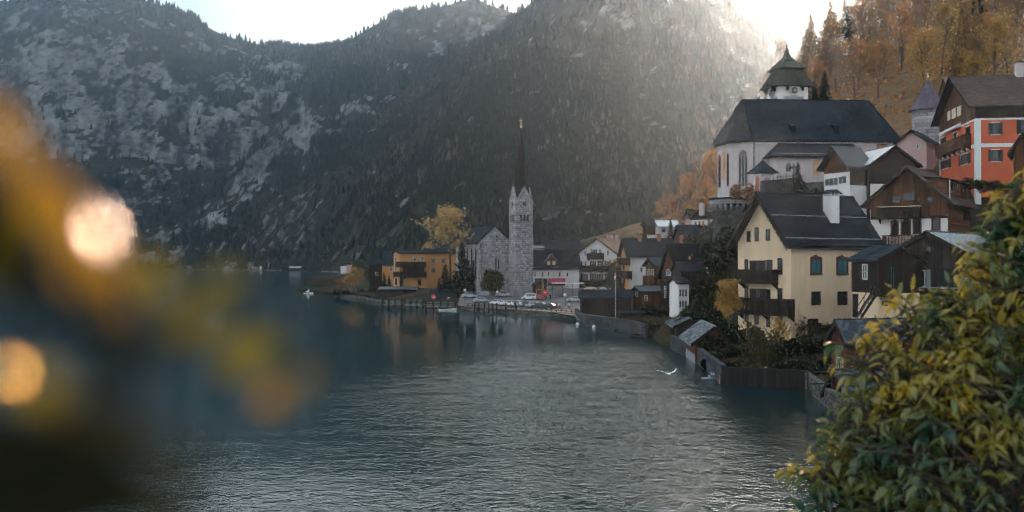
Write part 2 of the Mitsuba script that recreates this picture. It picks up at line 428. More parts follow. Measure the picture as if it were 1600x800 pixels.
px1 = [-500, -200, 0, 30, 60, 200, 260, 300, 340, 400, 440, 480, 520, 700]
V1 = massif('mountain', px1, [60, 30, 10, 0, -14, -4, 12, 28, 50, 68, 75, 80, 74, 60], [2800] * 14, [420] * 14, [2230] * 14,
            [(0, 0, 0), (0.15, 0.22, 0.10), (0.35, 0.5, 0.36), (0.62, 0.66, 0.74), (0.8, 0.78, 0.9), (1, 1, 1)], 420, 150, 52, 1)
px2 = [120, 200, 300, 380, 420, 470, 495, 530, 545, 580, 620, 650, 690, 740, 770, 795, 830, 870, 1000, 1150]
V2 = massif('mountain', px2, [414, 388, 330, 262, 205, 132, 90, 80, 68, 42, 25, 18, 11, 0, 12, 20, 24, 30, 40, 60],
            [2250, 2250, 2250, 2280, 2300, 2400, 2450, 2500, 2500, 2550, 2600] + [2600] * 9, [420] * 20, [2180] * 3 + [2100, 2050, 2000] + [1900] * 14,
            [(0, 0, 0), (0.3, 0.35, 0.28), (0.6, 0.66, 0.62), (0.85, 0.88, 0.9), (1, 1, 1)], 300, 140, 52, 21)
px3 = [170, 250, 330, 400, 470, 540, 620, 700, 760, 800, 830, 900, 1000, 1100, 1180, 1215, 1240, 1265, 1300, 1380]
V3 = massif('mountain', px3, [415, 392, 362, 326, 282, 240, 190, 114, 58, 26, 6, -60, -95, -100, -52, -24, 4, 38, 84, 200],
            [2150, 2100, 2050, 2000, 1950, 1900, 1850, 1800, 1800, 1800, 1800, 1820, 1880, 2000, 2150, 2250, 2300, 2350, 2400, 2500],
            [420, 420, 420, 421, 422, 424, 427, 430, 432] + [432] * 11, [2140, 2060, 1950, 1850, 1650, 1400, 1100, 950] + [900] * 12,
            [(0, 0, 0), (0.25, 0.3, 0.2), (0.5, 0.55, 0.5), (0.75, 0.77, 0.8), (1, 1, 1)], 620, 220, 50, 43)
rs = np.random.default_rng(5)
for V, n, sd, hh in ((V1, 8000, 1, (13, 24)), (V2, 12000, 2, (13, 24)), (V3, 42000, 3, (7, 15))):
    p = plant(V, n, sd, keep=lambda a: np.clip((meshkit.fbm(a / [170.0, 170.0, 110.0], 4, sd + 70) - (0.44 if sd > 1 else 0.50)) * 9, 0.06, 1))
    f = meshkit.fbm(p / 160.0, 3, sd + 50)
    lar = rs.random(n) < np.clip((f - 0.5) * 2.6 + 0.08, 0.01, 0.45)
    h = hh[0] + (hh[1] - hh[0]) * rs.random(n)
    d = p - np.array([0, 0, 1.0])
    nmz = ['the far left cliff massif', 'the middle mountain', 'the broad mountainside behind the village'][sd - 1]
    forest('conifer_forest', d[~lar], h[~lar], 'conifer_leaf', 'c', 'dark evergreen forest covering ' + nmz, sd + 10)
    forest('larch_forest', d[lar], h[lar] * 0.9, 'larch_leaf', 'l', 'golden autumn larches scattered over ' + nmz, sd + 20)

m = MB().box(-1, 1, -1, 1, -1, 1)
scene['haze'] = {'type': 'cube', 'to_world': T().translate([0, 2400, 640]).scale([5000, 2800, 650]), 'bsdf': {'type': 'null'}, 'interior': {'type': 'ref', 'id': 'haze_air'}}
labels['haze'] = {'kind': 'stuff', 'label': 'pale blue haze filling the valley air', 'category': 'haze'}

# ------------------------------------------------------------------ the village ground
shore_px = [(1470, 735), (1330, 655), (1300, 640), (1262, 608), (1200, 605), (1130, 601), (1085, 562), (1050, 546), (1010, 528), (985, 521), (908, 508), (900, 497), (860, 494),
            (800, 490), (730, 486), (690, 483), (600, 474), (560, 467), (524, 463)]
shore = [Pz(x, y, 0)[:2] for x, y in shore_px]
land = Polygon([(60, 25), (40, 45)] + [tuple(q) for q in shore] + [(-98, 500), (-104, 700), (-120, 1000), (620, 1000), (620, 25)])
ctrl = [P(*q) for q in [(1001, 492, 240), (1024, 472, 256), (1060, 487, 236), (1085, 485, 240), (969, 452, 346), (960, 451, 372), (1000, 450, 370), (983, 468, 300), (1040, 462, 275), (850, 432, 410), (826, 432, 400), (664, 455, 388), (597, 455, 392), (910, 440, 400), (1030, 455, 255),
    
    (780, 458, 330), (840, 456, 334), (900, 447, 345), (760, 455, 345), (700, 452, 345), (640, 448, 372), (600, 448, 385), (560, 452, 410),
    (1000, 455, 295), (940, 455, 300), (985, 480, 262), (1068, 500, 214), (1090, 520, 175), (1120, 503, 190), (1075, 505, 205), (1110, 487, 222), (1150, 490, 175), (1160, 445, 205), (1125, 440, 222), (1040, 374, 335), (1095, 356, 305), (1095, 415, 270),
    (1134, 385, 182), (1100, 340, 240), (1236, 527, 130), (1160, 515, 141), (1331, 500, 141), (1240, 565, 120), (1180, 560, 128), (1400, 505, 122), (1330, 540, 118), (1500, 520, 112),
    (1430, 390, 152), (1520, 380, 160), (1350, 335, 166), (1290, 322, 178), (1150, 303, 186), (1135, 303, 198), (1280, 292, 200), (1400, 275, 212), (1250, 205, 240), (1400, 180, 250),
    (1524, 282, 166), (1600, 275, 176), (1440, 212, 205), (1700, 230, 190), (1700, 420, 130), (1800, 600, 80),
    (1020, 375, 480), (1060, 335, 450), (1130, 280, 420), (1200, 215, 400), (1250, 98, 388), (1300, 34, 384), (1345, 4, 384), (1390, -40, 386), (1450, -90, 390), (1600, -190, 400), (1750, -320, 420), (1900, -380, 420),
    (1080, 320, 400), (1150, 260, 360), (1220, 215, 320), (1300, 140, 315), (1400, 80, 315), (1500, 60, 300), (1600, 20, 300), (1750, -30, 300), (960, 398, 520), (900, 402, 600), (800, 405, 700)]]
ctrl += [np.array(q, float) for q in [(-70, 620, 6), (0, 800, 8), (200, 900, 30), (-90, 950, 3), (160, 620, 60), (260, 560, 90), (400, 620, 120), (600, 600, 150), (620, 400, 190), (620, 200, 120), (620, 25, 60),
                                      (620, 1000, 60), (60, 25, 8), (120, 60, 14), (300, 60, 40), (-120, 1000, 2), (300, 25, 40), (320, 1000, 40), (20, 40, 2.0), (40, 70, 4)]]
for a, b in zip(shore[:-1], shore[1:]):
    for t in np.linspace(0, 1, max(2, int(np.hypot(*(b - a)) / 5))):
        q = a + (b - a) * t
        ctrl.append(np.array([q[0], q[1], 1.0]))
ctrl = np.array(ctrl)
gx, gy = np.arange(-140, 622, 2.5), np.arange(25, 1000, 2.5)
GX, GY = np.meshgrid(gx, gy, indexing='ij')
tri = LinearNDInterpolator(ctrl[:, :2], ctrl[:, 2])
near = NearestNDInterpolator(ctrl[:, :2], ctrl[:, 2])
GZ = tri(GX, GY)
GZ = np.where(np.isnan(GZ), near(GX, GY), GZ)
GZ = gaussian_filter(GZ, 1.1)
wild = np.clip((GZ - 25) / 20, 0, 1)
GZ = GZ + wild * 5 * (meshkit.fbm(np.stack([GX / 18, GY / 18, GX * 0], -1), 4, 3) - 0.5) + 0.25 * (meshkit.noise(np.stack([GX / 4, GY / 4, GX * 0], -1), 6) - 0.5)
inside = shapely.contains_xy(land, GX, GY)
ring = shapely.distance(LineString(land.exterior.coords), shapely.points(GX, GY))
GZ = np.where(inside, np.maximum(GZ, 0.9), -3.0)
n2 = len(gy)
i, j = np.meshgrid(np.arange(len(gx) - 1), np.arange(n2 - 1), indexing='ij')
qd = np.stack([i * n2 + j, (i + 1) * n2 + j, (i + 1) * n2 + j + 1, i * n2 + j + 1], -1).reshape(-1, 4)
zz = GZ.ravel()
qd = qd[(zz[qd] > 0).any(1)]
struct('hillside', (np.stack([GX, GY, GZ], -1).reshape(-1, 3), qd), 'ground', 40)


def gz(x, y):
    a = np.clip((np.asarray(x) - gx[0]) / 2.5, 0, len(gx) - 1.001)
    b = np.clip((np.asarray(y) - gy[0]) / 2.5, 0, n2 - 1.001)
    i, j = np.floor(a).astype(int), np.floor(b).astype(int)
    s, t = a - i, b - j
    return GZ[i, j] * (1 - s) * (1 - t) + GZ[i + 1, j] * s * (1 - t) + GZ[i, j + 1] * (1 - s) * t + GZ[i + 1, j + 1] * s * t


def seg_wall(name, label, pts, ztop, thick, mat, cap=None, zbot=-1.5, cat='wall'):
    k = thing(name, label, cat)
    mb, cp = MB(), MB()
    for a, b in zip(pts[:-1], pts[1:]):
        a, b = np.asarray(a, float), np.asarray(b, float)
        za, zb = (ztop, ztop) if np.isscalar(ztop) else (ztop(*a), ztop(*b))
        d = (b - a) / np.linalg.norm(b - a)
        nn = np.array([-d[1], d[0]]) * thick / 2
        e = d * 0.02
        v = [[*(q + s * nn), z] for q, zt in ((a - e, za), (b + e, zb)) for s in (-1, 1) for z in (zbot, zt)]
        mb.hexa(v)
        if cap:
            v = [[*(q + s * nn * 1.25), z] for q, zt in ((a - e, za), (b + e, zb)) for s in (-1, 1) for z in (zt + 0.003, zt + 0.12)]
            cp.hexa(v)
    part(k, 'wall_body', mb, mat)
    if cap:
        part(k, 'coping', cp, cap)
    return k


S = shore
seg_wall('quay_wall', 'long stone quay wall holding up the parking place', S[11:16], 0.95, 0.5, 'stone_rubble', 'concrete')
seg_wall('quay_wall', 'low lakeside wall below the wooden boathouses at the left end of the village', S[15:], 1.0, 0.5, 'stone_rubble')
seg_wall('shore_wall', 'grey concrete shore wall between the two shingled boathouses and the dark boathouse', S[8:12], 2.3, 0.5, 'concrete', 'concrete')
seg_wall('shore_wall', 'grey concrete shore wall right of the shingled boathouse', S[5:8], 2.0, 0.5, 'concrete', 'concrete')
seg_wall('garden_wall', 'weathered board clad wall along the water below the yellow house', S[3:6], 1.8, 0.4, 'wood_black', 'wood_black')
seg_wall('shore_wall', 'rubble stone shore wall under the red shed', S[0:4], 1.7, 0.6, 'stone_rubble')

# plaza surface
pl = [Pz(x, y, 0.92)[:2] for x, y in [(905, 502), (897, 494), (860, 488), (800, 484.5), (735, 481), (715, 480)]] + [P(722, 455, 345)[:2], P(760, 452, 350)[:2], P(840, 450, 348)[:2], P(935, 446, 348)[:2], P(960, 460, 300)[:2]]
pg = Polygon(pl)
pts = np.array([[x, y] for x in np.arange(-40, 60, 2.0) for y in np.arange(240, 360, 2.0) if pg.contains(Point(x, y))] + [list(c) for r in [pg.exterior] for c in [r.interpolate(t).coords[0] for t in np.arange(0, r.length, 1.5)]])
dl = trimesh.Trimesh(np.c_[pts, np.zeros(len(pts))], __import__('scipy.spatial').spatial.Delaunay(pts).simplices, process=False)
cen = dl.triangles_center
fc = dl.faces[[pg.buffer(0.01).contains(Point(c[0], c[1])) for c in cen]]


def plaza_z(x, y):
    return 0.94 + np.clip(np.asarray(y) - 290, 0, 70) * 0.065


GI = pg.buffer(1.5)
msk = shapely.contains_xy(GI, GX, GY)
struct('pavement', (np.c_[pts, plaza_z(pts[:, 0], pts[:, 1]) + 0.03], fc), 'asphalt', True)
GZ[msk] = np.minimum(GZ[msk], plaza_z(GX[msk], GY[msk]) - 0.3)
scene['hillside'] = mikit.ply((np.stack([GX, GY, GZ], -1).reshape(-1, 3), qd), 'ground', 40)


# ------------------------------------------------------------------ houses
class House:
    def __init__(s, name, label, cat, corner, ang, right, left, base, eave, ridge, rdir='R', wall='plaster_white', roof='slate', ov=0.8, vg=0.7, th=0.24, group=None, gutter=True, barge='wood_dark', key=None):
        s.key = key or thing(name, label, cat, group)
        px, Y = corner
        s.O = P(px, 400, Y)[:2]
        a = math.radians(ang)
        s.e1, s.e2 = np.array([math.cos(a), math.sin(a)]), np.array([-math.sin(a), math.cos(a)])
        s.L = right if isinstance(right, float) and right < 200 else s.along(s.e1, right)
        s.W = left if isinstance(left, float) and left < 200 else s.along(s.e2, left)
        s.z0 = base if isinstance(base, float) else P(px, base, Y)[2]
        lo = eave if isinstance(eave, float) else P(px, eave, Y)[2]           # lower edge of the overhanging roof
        s.rdir = rdir
        mid = s.O + (s.e2 * s.W / 2 if rdir == 'R' else s.e1 * s.L / 2)
        hw = (s.W if rdir == 'R' else s.L) / 2
        s.zr = lo + ridge if isinstance(ridge, float) else P(px, ridge, mid[1])[2] - th
        s.ze = (lo + ov / hw * s.zr) / (1 + ov / hw)
        s.ov, s.vg, s.th = ov, vg, th
        s.S, s.T = (s.L, s.W) if rdir == 'R' else (s.W, s.L)      # along the ridge, across it
        s.slope = (s.zr - s.ze) / (s.T / 2)
        zb = s.z0 - 2.5
        s.shell = part(s.key, 'wall', MB(s.fr).prism([(0, zb), (s.T, zb), (s.T, s.ze), (s.T / 2, s.zr), (0, s.ze)], 0, s.S, 0) if rdir == 'R' else
                       MB(s.fr).prism([(0, zb), (s.T, zb), (s.T, s.ze), (s.T / 2, s.zr), (0, s.ze)], 0, s.S, 1), wall)
        q, tv = s.ov, s.th * math.hypot(1, s.slope)
        lo = s.ze - q * s.slope
        c = s.T / 2
        mb = MB(s.rf)
        g = 0.02
        for sg in (1, -1):
            X = (lambda t: t) if sg == 1 else (lambda t: s.T - t)
            mb.prism([(X(-q), lo + g), (X(c), s.zr + g), (X(c), s.zr + g + tv), (X(-q), lo + g + tv)], -s.vg, s.S + s.vg, 0)
        s.roof = part(s.key, 'roof', mb, roof)
        for e in (-s.vg - 0.06, s.S + s.vg + 0.003):
            for sg in (1, -1):
                X = (lambda t: t) if sg == 1 else (lambda t: s.T - t)
                part(s.roof, 'bargeboard', MB(s.rf).prism([(X(-q), lo - 0.08), (X(c), s.zr - 0.08), (X(c), s.zr + tv + 0.04), (X(-q), lo + tv + 0.04)], e, e + 0.057, 0), barge)
        part(s.roof, 'ridge_cap', MB(s.rf).prism([(c - 0.22, s.zr + tv - 0.12 * s.slope), (c + 0.22, s.zr + tv - 0.12 * s.slope), (c, s.zr + tv + 0.12)], -s.vg - 0.07, s.S + s.vg + 0.07, 0), roof if roof != 'metal_roof' else 'metal_dark')
        if gutter:
            part(s.roof, 'gutter', MB(s.rf).tube([[-s.vg, -q - 0.07, lo + 0.06], [s.S + s.vg, -q - 0.07, lo + 0.06]], 0.07, 6), 'metal_dark')

    def fr(s, v):
        v = np.asarray(v, float)
        return np.c_[s.O + v[:, :1] * s.e1 + v[:, 1:2] * s.e2, v[:, 2]]

    def rf(s, v):                                       # (along ridge, across, z)
        v = np.asarray(v, float)
        return s.fr(v if s.rdir == 'R' else v[:, [1, 0, 2]])

    def along(s, e, px):
        k = (px - 800) / F
        return float((k * s.O[1] - s.O[0]) / (e[0] - k * e[1]))

    def ff(s, face, off=0.0):
        """Frame of a wall face: (u, out, z) to world."""
        if face == 'R':
            return lambda v: s.fr(np.c_[np.asarray(v)[:, 0], -np.asarray(v)[:, 1] - off, np.asarray(v)[:, 2]])
        return lambda v: s.fr(np.c_[-np.asarray(v)[:, 1] - off, np.asarray(v)[:, 0], np.asarray(v)[:, 2]])

    def hit(s, face, px, py, off=0.0):
        d = ray(px, py)
        n = s.e2 if face == 'R' else s.e1
        o = s.O - n * off
        t = (o @ n) / (d[:2] @ n)
        q = np.array([0, 0, H]) + d * t
        return float((q[:2] - s.O) @ (s.e1 if face == 'R' else s.e2)), float(q[2])

    def rect(s, face, box, off=0.0):
        xm, ym = (box[0] + box[2]) / 2, (box[1] + box[3]) / 2
        ua, ub = s.hit(face, box[0], ym, off)[0], s.hit(face, box[2], ym, off)[0]
        za, zb = s.hit(face, xm, box[3], off)[1], s.hit(face, xm, box[1], off)[1]
        return min(ua, ub), max(ua, ub), za, zb

    def clad(s, face, z0, mat, z1=1e9, name='cladding', off=0.05, u0=None, u1=None, label=None, base=0.0):
        n = s.L if face == 'R' else s.W
        gable = (face == 'L') == (s.rdir == 'R')
        pol = Polygon([(0, -50), (n, -50), (n, s.ze), (n / 2, s.zr), (0, s.ze)]) if gable else Polygon([(0, -50), (n, -50), (n, s.ze), (0, s.ze)])
        pol = pol.intersection(shapely.box(-1 if u0 is None else u0, z0, n + 1 if u1 is None else u1, z1))
        if pol.is_empty:
            return None
        c = np.array(pol.exterior.coords)[:-1]
        return part(s.key, name, MB(s.ff(face)).prism(c, base, base + off, 1), mat, label=label)

    def win(s, face, box, frame='brown_paint', sh=None, nx=2, ny=1, trim=None, pane='glass', off=0.0, arch=False, name='window', sw=None, label=None):
        u0, u1, z0, z1 = s.rect(face, box, off)
        f = s.ff(face, off)
        t = min(0.10, (u1 - u0) * 0.12)
        m = MB(f)
        m.box(u0, u0 + t, 0.003, 0.09, z0, z1).box(u1 - t, u1, 0.003, 0.09, z0, z1).box(u0 + t, u1 - t, 0.003, 0.09, z0, z0 + t)
        if arch:
            r, cu = (u1 - u0) / 2, (u0 + u1) / 2
            zc = z1 - r
            for k in range(8):
                A, B = math.pi * k / 8, math.pi * (k + 1) / 8
                m.prism([(cu + r * math.cos(A), zc + r * math.sin(A)), (cu + r * math.cos(B), zc + r * math.sin(B)), (cu + (r - t) * math.cos(B), zc + (r - t) * math.sin(B)), (cu + (r - t) * math.cos(A), zc + (r - t) * math.sin(A))], 0.003, 0.09, 1)
        else:
            m.box(u0 + t, u1 - t, 0.003, 0.09, z1 - t, z1)
        mu = t * 0.55
        for k in range(1, nx):
            c = u0 + (u1 - u0) * k / nx
            m.box(c - mu / 2, c + mu / 2, 0.003, 0.07, z0 + t, z1 - t)
        for k in range(1, ny):
            c = z0 + (z1 - z0) * k / ny
            m.box(u0 + t, u1 - t, 0.003, 0.068, c - mu / 2, c + mu / 2)
        w = part(s.key, name, m, frame, label=label)
        if arch:
            r, cu = (u1 - u0) / 2 - t * 0.5, (u0 + u1) / 2
            zc = z1 - (u1 - u0) / 2
            pg_ = [(cu - r, z0 + t / 2), (cu + r, z0 + t / 2)] + [(cu + r * math.cos(q), zc + r * math.sin(q)) for q in np.linspace(0, math.pi, 9)]
            part(w, 'pane', MB(f).prism(pg_, 0.005, 0.03, 1), pane)
        else:
            part(w, 'pane', MB(f).box(u0 + t / 2, u1 - t / 2, 0.005, 0.03, z0 + t / 2, z1 - t / 2), pane)
        if trim:
            e = 0.14
            mt = MB(f).box(u0 - e, u1 + e, 0.004, 0.13, z1 + 0.003, z1 + e).box(u0 - e * 1.3, u1 + e * 1.3, 0.004, 0.16, z0 - 0.12, z0 - 0.003)
            if trim == 'red_brown_paint':
                mt.box(u0 - e, u0 - 0.003, 0.004, 0.11, z0, z1).box(u1 + 0.003, u1 + e, 0.004, 0.11, z0, z1)
                c = (u0 + u1) / 2
                mt.prism([(u0 - e, z1 + e + 0.003), (u1 + e, z1 + e + 0.003), (c + 0.2, z1 + e + 0.16), (c, z1 + e + 0.34), (c - 0.2, z1 + e + 0.16)], 0.004, 0.11, 1)
            part(w, 'trim', mt, trim)
        if sh:
            sw = sw or (u1 - u0) * 0.5
            for a, b in ((u0 - sw - 0.02, u0 - 0.02), (u1 + 0.02, u1 + sw + 0.02)):
                q = MB(f).box(a, b, 0.01, 0.07, z0, z1)
                for k in range(8):
                    zz_ = z0 + 0.1 + (z1 - z0 - 0.2) * k / 8
                    q.box(a + 0.06, b - 0.06, 0.071, 0.095, zz_, zz_ + (z1 - z0) / 16)
                part(w, 'shutter', q, sh)
        return w

    def door(s, face, box, mat='brown_paint', frame='brown_paint', off=0.0):
        u0, u1, z0, z1 = s.rect(face, box, off)
        f = s.ff(face, off)
        d = part(s.key, 'door', MB(f).box(u0 + 0.1, u1 - 0.1, 0.004, 0.05, z0, z1 - 0.1), mat)
        part(d, 'frame', MB(f).box(u0, u0 + 0.1, 0.003, 0.1, z0, z1).box(u1 - 0.1, u1, 0.003, 0.1, z0, z1).box(u0 + 0.1, u1 - 0.1, 0.003, 0.1, z1 - 0.1, z1), frame)
        part(d, 'handle', MB(f).ball(((u0 + u1) / 2 + 0.3, 0.08, z0 + 1.0), 0.05, 1), 'iron')
        return d

    def balcony(s, face, box, depth=1.2, mat='wood_dark', boards=True, off=0.0, label=None, rail=None, gap=0.02, sides=True, flowers=False):
        u0, u1, z0, z1 = s.rect(face, box, off + depth)
        f = s.ff(face, off)
        b = part(s.key, 'balcony', MB(f).box(u0, u1, 0.01, depth, z0 - 0.12, z0 + 0.06), mat, label=label)
        m, n = MB(f), max(2, int((u1 - u0) / 0.19))
        w = (u1 - u0) / n
        lo, hi = z0 + 0.061, z1 - 0.1
        for k in range(n):
            c = u0 + w * k
            if boards:
                m.box(c + gap / 2, c + w - gap / 2, depth - 0.06, depth - 0.02, lo, hi)
            else:
                m.box(c + w * 0.3, c + w * 0.7, depth - 0.06, depth - 0.02, lo, hi)
                if k % 2:
                    m.box(c, c + w, depth - 0.05, depth - 0.025, lo + (hi - lo) * 0.45, lo + (hi - lo) * 0.6)
        if sides:
            nd = max(2, int(depth / 0.19))
            for k in range(nd):
                y = 0.02 + (depth - 0.1) * k / nd
                for c in (u0 + 0.02, u1 - 0.06):
                    m.box(c, c + 0.04, y, y + (depth - 0.1) / nd - gap, lo, hi)
        part(b, 'railing', m, mat, stuff=True)
        part(b, 'handrail', MB(f).box(u0 - 0.03, u1 + 0.03, depth - 0.1, depth + 0.03, z1 - 0.099, z1).box(u0 - 0.03, u0 + 0.09, 0.02, depth - 0.101, z1 - 0.099, z1).box(u1 - 0.09, u1 + 0.03, 0.02, depth - 0.101, z1 - 0.099, z1), rail or mat)
        if flowers:
            fl = MB(f).box(u0 + 0.2, u1 - 0.2, depth + 0.031, depth + 0.25, z1 - 0.28, z1 - 0.05)
            part(b, 'flower_box', fl, 'brown_paint')
        for k in range(max(2, int((u1 - u0) / 3) + 1)):
            c = u0 + 0.15 + (u1 - u0 - 0.3) * k / max(1, int((u1 - u0) / 3) if int((u1 - u0) / 3) > 0 else 1)
            if c < u1:
                part(b, 'bracket', MB(f).prism([(0.01, z0 - 0.8), (depth * 0.85, z0 - 0.121), (0.01, z0 - 0.121)], c - 0.06, c + 0.06, 0), mat)
        return b

    def on_roof(s, px, py, side=1):
        """Where the ray meets the roof slope: side 1 near, -1 far (across)."""
        d = ray(px, py)
        up = s.e2 if s.rdir == 'R' else s.e1
        base = s.O if side == 1 else s.O + up * s.T
        g = up * s.slope * side
        # z = ze + th + g.(xy-base)
        t = (s.ze + s.th + g @ (-base) - H) / (d[2] - g @ d[:2])
        return np.array([0, 0, H]) + d * t

    def chim(s, px, top, bot, w, d, mat='plaster_white', cap='slate', gabled=True, side=1, holes=True):
        q = s.on_roof(px, bot, side)
        zt = P(px, top, q[1])[2]
        fr = lambda v: np.c_[q[:2] + np.asarray(v)[:, :1] * s.e1 + np.asarray(v)[:, 1:2] * s.e2, np.asarray(v)[:, 2]]
        z1 = zt - (0.7 if gabled else 0.15)
        c = part(s.key, 'chimney', MB(fr).box(-w / 2, w / 2, 0, d, q[2] - 1.5, z1), mat)
        m = MB(fr)
        if gabled:
            m.prism([(-w / 2 - 0.25, z1 + 0.22), (0, zt), (0, zt + 0.1), (-w / 2 - 0.25, z1 + 0.32)], -0.25, d + 0.25, 1).prism([(w / 2 + 0.25, z1 + 0.22), (0, zt), (0, zt + 0.1), (w / 2 + 0.25, z1 + 0.32)], -0.25, d + 0.25, 1)
            m2 = MB(fr)
            for a in (-w / 2, 0 - 0.06, w / 2 - 0.12):
                for b in (0.0, d - 0.12):
                    m2.box(a, a + 0.12, b, b + 0.12, z1, z1 + 0.4)
            part(c, 'vent_pillar', m2, mat)
        else:
            m.box(-w / 2 - 0.1, w / 2 + 0.1, -0.1, d + 0.1, z1 + 0.003, z1 + 0.15)
        part(c, 'cap', m, cap)
        return c

    def shingles(s, w, h, mats, seed, side=1, single=0, t=0.035, name='shingle'):
        """Overlapping shingles on one slope: the first `single` ones (largest in view) as parts, the rest as one."""
        r = np.random.default_rng(seed)
        q = s.ov
        sl = math.hypot(s.T / 2 + q, (s.T / 2 + q) * s.slope)
        n, m = int(sl / h), int((s.S + 2 * s.vg) / w)
        du = np.array([1, s.slope]) / math.hypot(1, s.slope)
        nn = np.array([-s.slope, 1]) / math.hypot(1, s.slope)
        base = np.array([-q, s.ze - q * s.slope + 0.02 + s.th * math.hypot(1, s.slope)]) + nn * 0.004
        stuff = {k: MB(s.rf) for k in mats}
        cnt = 0
        for k in range(n):
            off = 0.5 * w * (k % 2)
            for c in range(m + 1):
                a0 = -s.vg + c * w - off + 0.006
                a1 = min(a0 + w - 0.012, s.S + s.vg)
                a0 = max(a0, -s.vg)
                if a1 - a0 < 0.05:
                    continue
                j = (r.random(3) - 0.5) * h * 0.12
                p0 = base + du * (k * h + j[0]) + nn * (t * (0.8 + 0.5 * r.random()))
                p1 = base + du * min(k * h + h * 1.12, sl - 0.05) + nn * 0.006
                X = (lambda z: z) if side == 1 else (lambda z: np.array([s.T - z[0], z[1]]))
                A, B, C, D = X(p0), X(p1), X(p1 + nn * t), X(p0 + nn * t)
                v = [[a, *z] for a in (a0, a1) for z in (A, D, B, C)]
                mt = mats[r.integers(len(mats))]
                if cnt < single:
                    part(s.roof, name, MB(s.rf).hexa(v), mt)
                else:
                    stuff[mt].hexa(v)
                cnt += 1
        for mt, mb in stuff.items():
            if mb.v:
                part(s.roof, name + '_rows', mb, mt, stuff=True)

    def seams(s, n, mat='metal_dark', side=1):
        """Standing seams, and the panels between them as parts."""
        du = np.array([1, s.slope])
        tv = s.th * math.hypot(1, s.slope) + 0.02
        X = (lambda t: t) if side == 1 else (lambda t: s.T - t)
        q, c = s.ov, s.T / 2
        lo = s.ze - q * s.slope
        for k in range(n):
            a0 = -s.vg + (s.S + 2 * s.vg) * k / n
            a1 = -s.vg + (s.S + 2 * s.vg) * (k + 1) / n
            for f0, f1 in ((0, 0.5), (0.5, 1.0)):
                t0, t1 = -q + (c + q) * f0 + 0.01, -q + (c + q) * f1 - 0.01
                z0, z1 = s.ze + t0 * s.slope + tv, s.ze + t1 * s.slope + tv
                part(s.roof, 'panel', MB(s.rf).prism([(X(t0), z0 + 0.004), (X(t1), z1 + 0.004), (X(t1), z1 + 0.03), (X(t0), z0 + 0.03)], a0 + 0.05, a1 - 0.05, 0), 'metal_bright')
            sm = MB(s.rf).prism([(X(-q), lo + tv + 0.004), (X(c), s.zr + tv + 0.004), (X(c), s.zr + tv + 0.1), (X(-q), lo + tv + 0.1)], a0 - 0.035, a0 + 0.035, 0)
            part(s.roof, 'seam', sm, mat)


def extra_shed_dormer(h, a0, a1, t0, z_top, wall, roof, slope=0.12):
    t1 = min(h.T / 2, (z_top - h.ze) / h.slope + 0.5)
    zb = h.ze + t0 * h.slope - 0.3
    d = part(h.key, 'dormer', MB(h.rf).prism([(t0, zb), (t1, h.ze + t1 * h.slope - 0.2), (t1, z_top + slope * (t1 - t0)), (t0, z_top)], a0, a1, 0), wall)
    part(d, 'dormer_roof', MB(h.rf).prism([(t0 - 0.5, z_top - slope * 0.5 + 0.01), (t1 + 0.4, z_top + slope * (t1 - t0 + 0.4) + 0.01), (t1 + 0.4, z_top + slope * (t1 - t0 + 0.4) + 0.16), (t0 - 0.5, z_top - slope * 0.5 + 0.16)], a0 - 0.4, a1 + 0.4, 0), roof)
    return d


def gable_dormer(h, a, w, t0, z_eave, rise, wall, roof, panes=True):
    """A small dormer with its own gable on the near slope."""
    t1 = min(h.T / 2, (z_eave + rise - h.ze) / h.slope)
    zb = h.ze + t0 * h.slope - 0.2
    d = part(h.key, 'dormer', MB(h.rf).prism([(a - w / 2, zb), (a + w / 2, zb), (a + w / 2, z_eave), (a, z_eave + rise), (a - w / 2, z_eave)], t0, t1, 1), wall)
    m = MB(h.rf)
    sl = rise / (w / 2)
    for sg in (-1, 1):
        m.prism([(a + sg * (w / 2 + 0.35), z_eave - 0.35 * sl + 0.01), (a, z_eave + rise + 0.01), (a, z_eave + rise + 0.16), (a + sg * (w / 2 + 0.35), z_eave - 0.35 * sl + 0.16)], t0 - 0.45, t1 + 0.6, 1)
    part(d, 'dormer_roof', m, roof)
    if panes:
        for c in (a - w * 0.22, a + w * 0.22):
            part(d, 'pane', MB(h.rf).box(c - w * 0.13, c + w * 0.13, t0 - 0.03, t0 - 0.004, zb + 0.35 * (z_eave - zb), z_eave), 'cream_paint' if panes == 'lit' else 'glass')  # lit panes carry the window light as a cream colour
    return d


def snow_guard(h, f, mat='metal_roof'):
    t = -h.ov + (h.T / 2 + h.ov) * f
    z = h.ze + t * h.slope + h.th * math.hypot(1, h.slope) + 0.14
    part(h.roof, 'snow_guard', MB(h.rf).tube([[-h.vg + 0.2, t, z], [h.S + h.vg - 0.2, t, z]], 0.05, 5), mat)


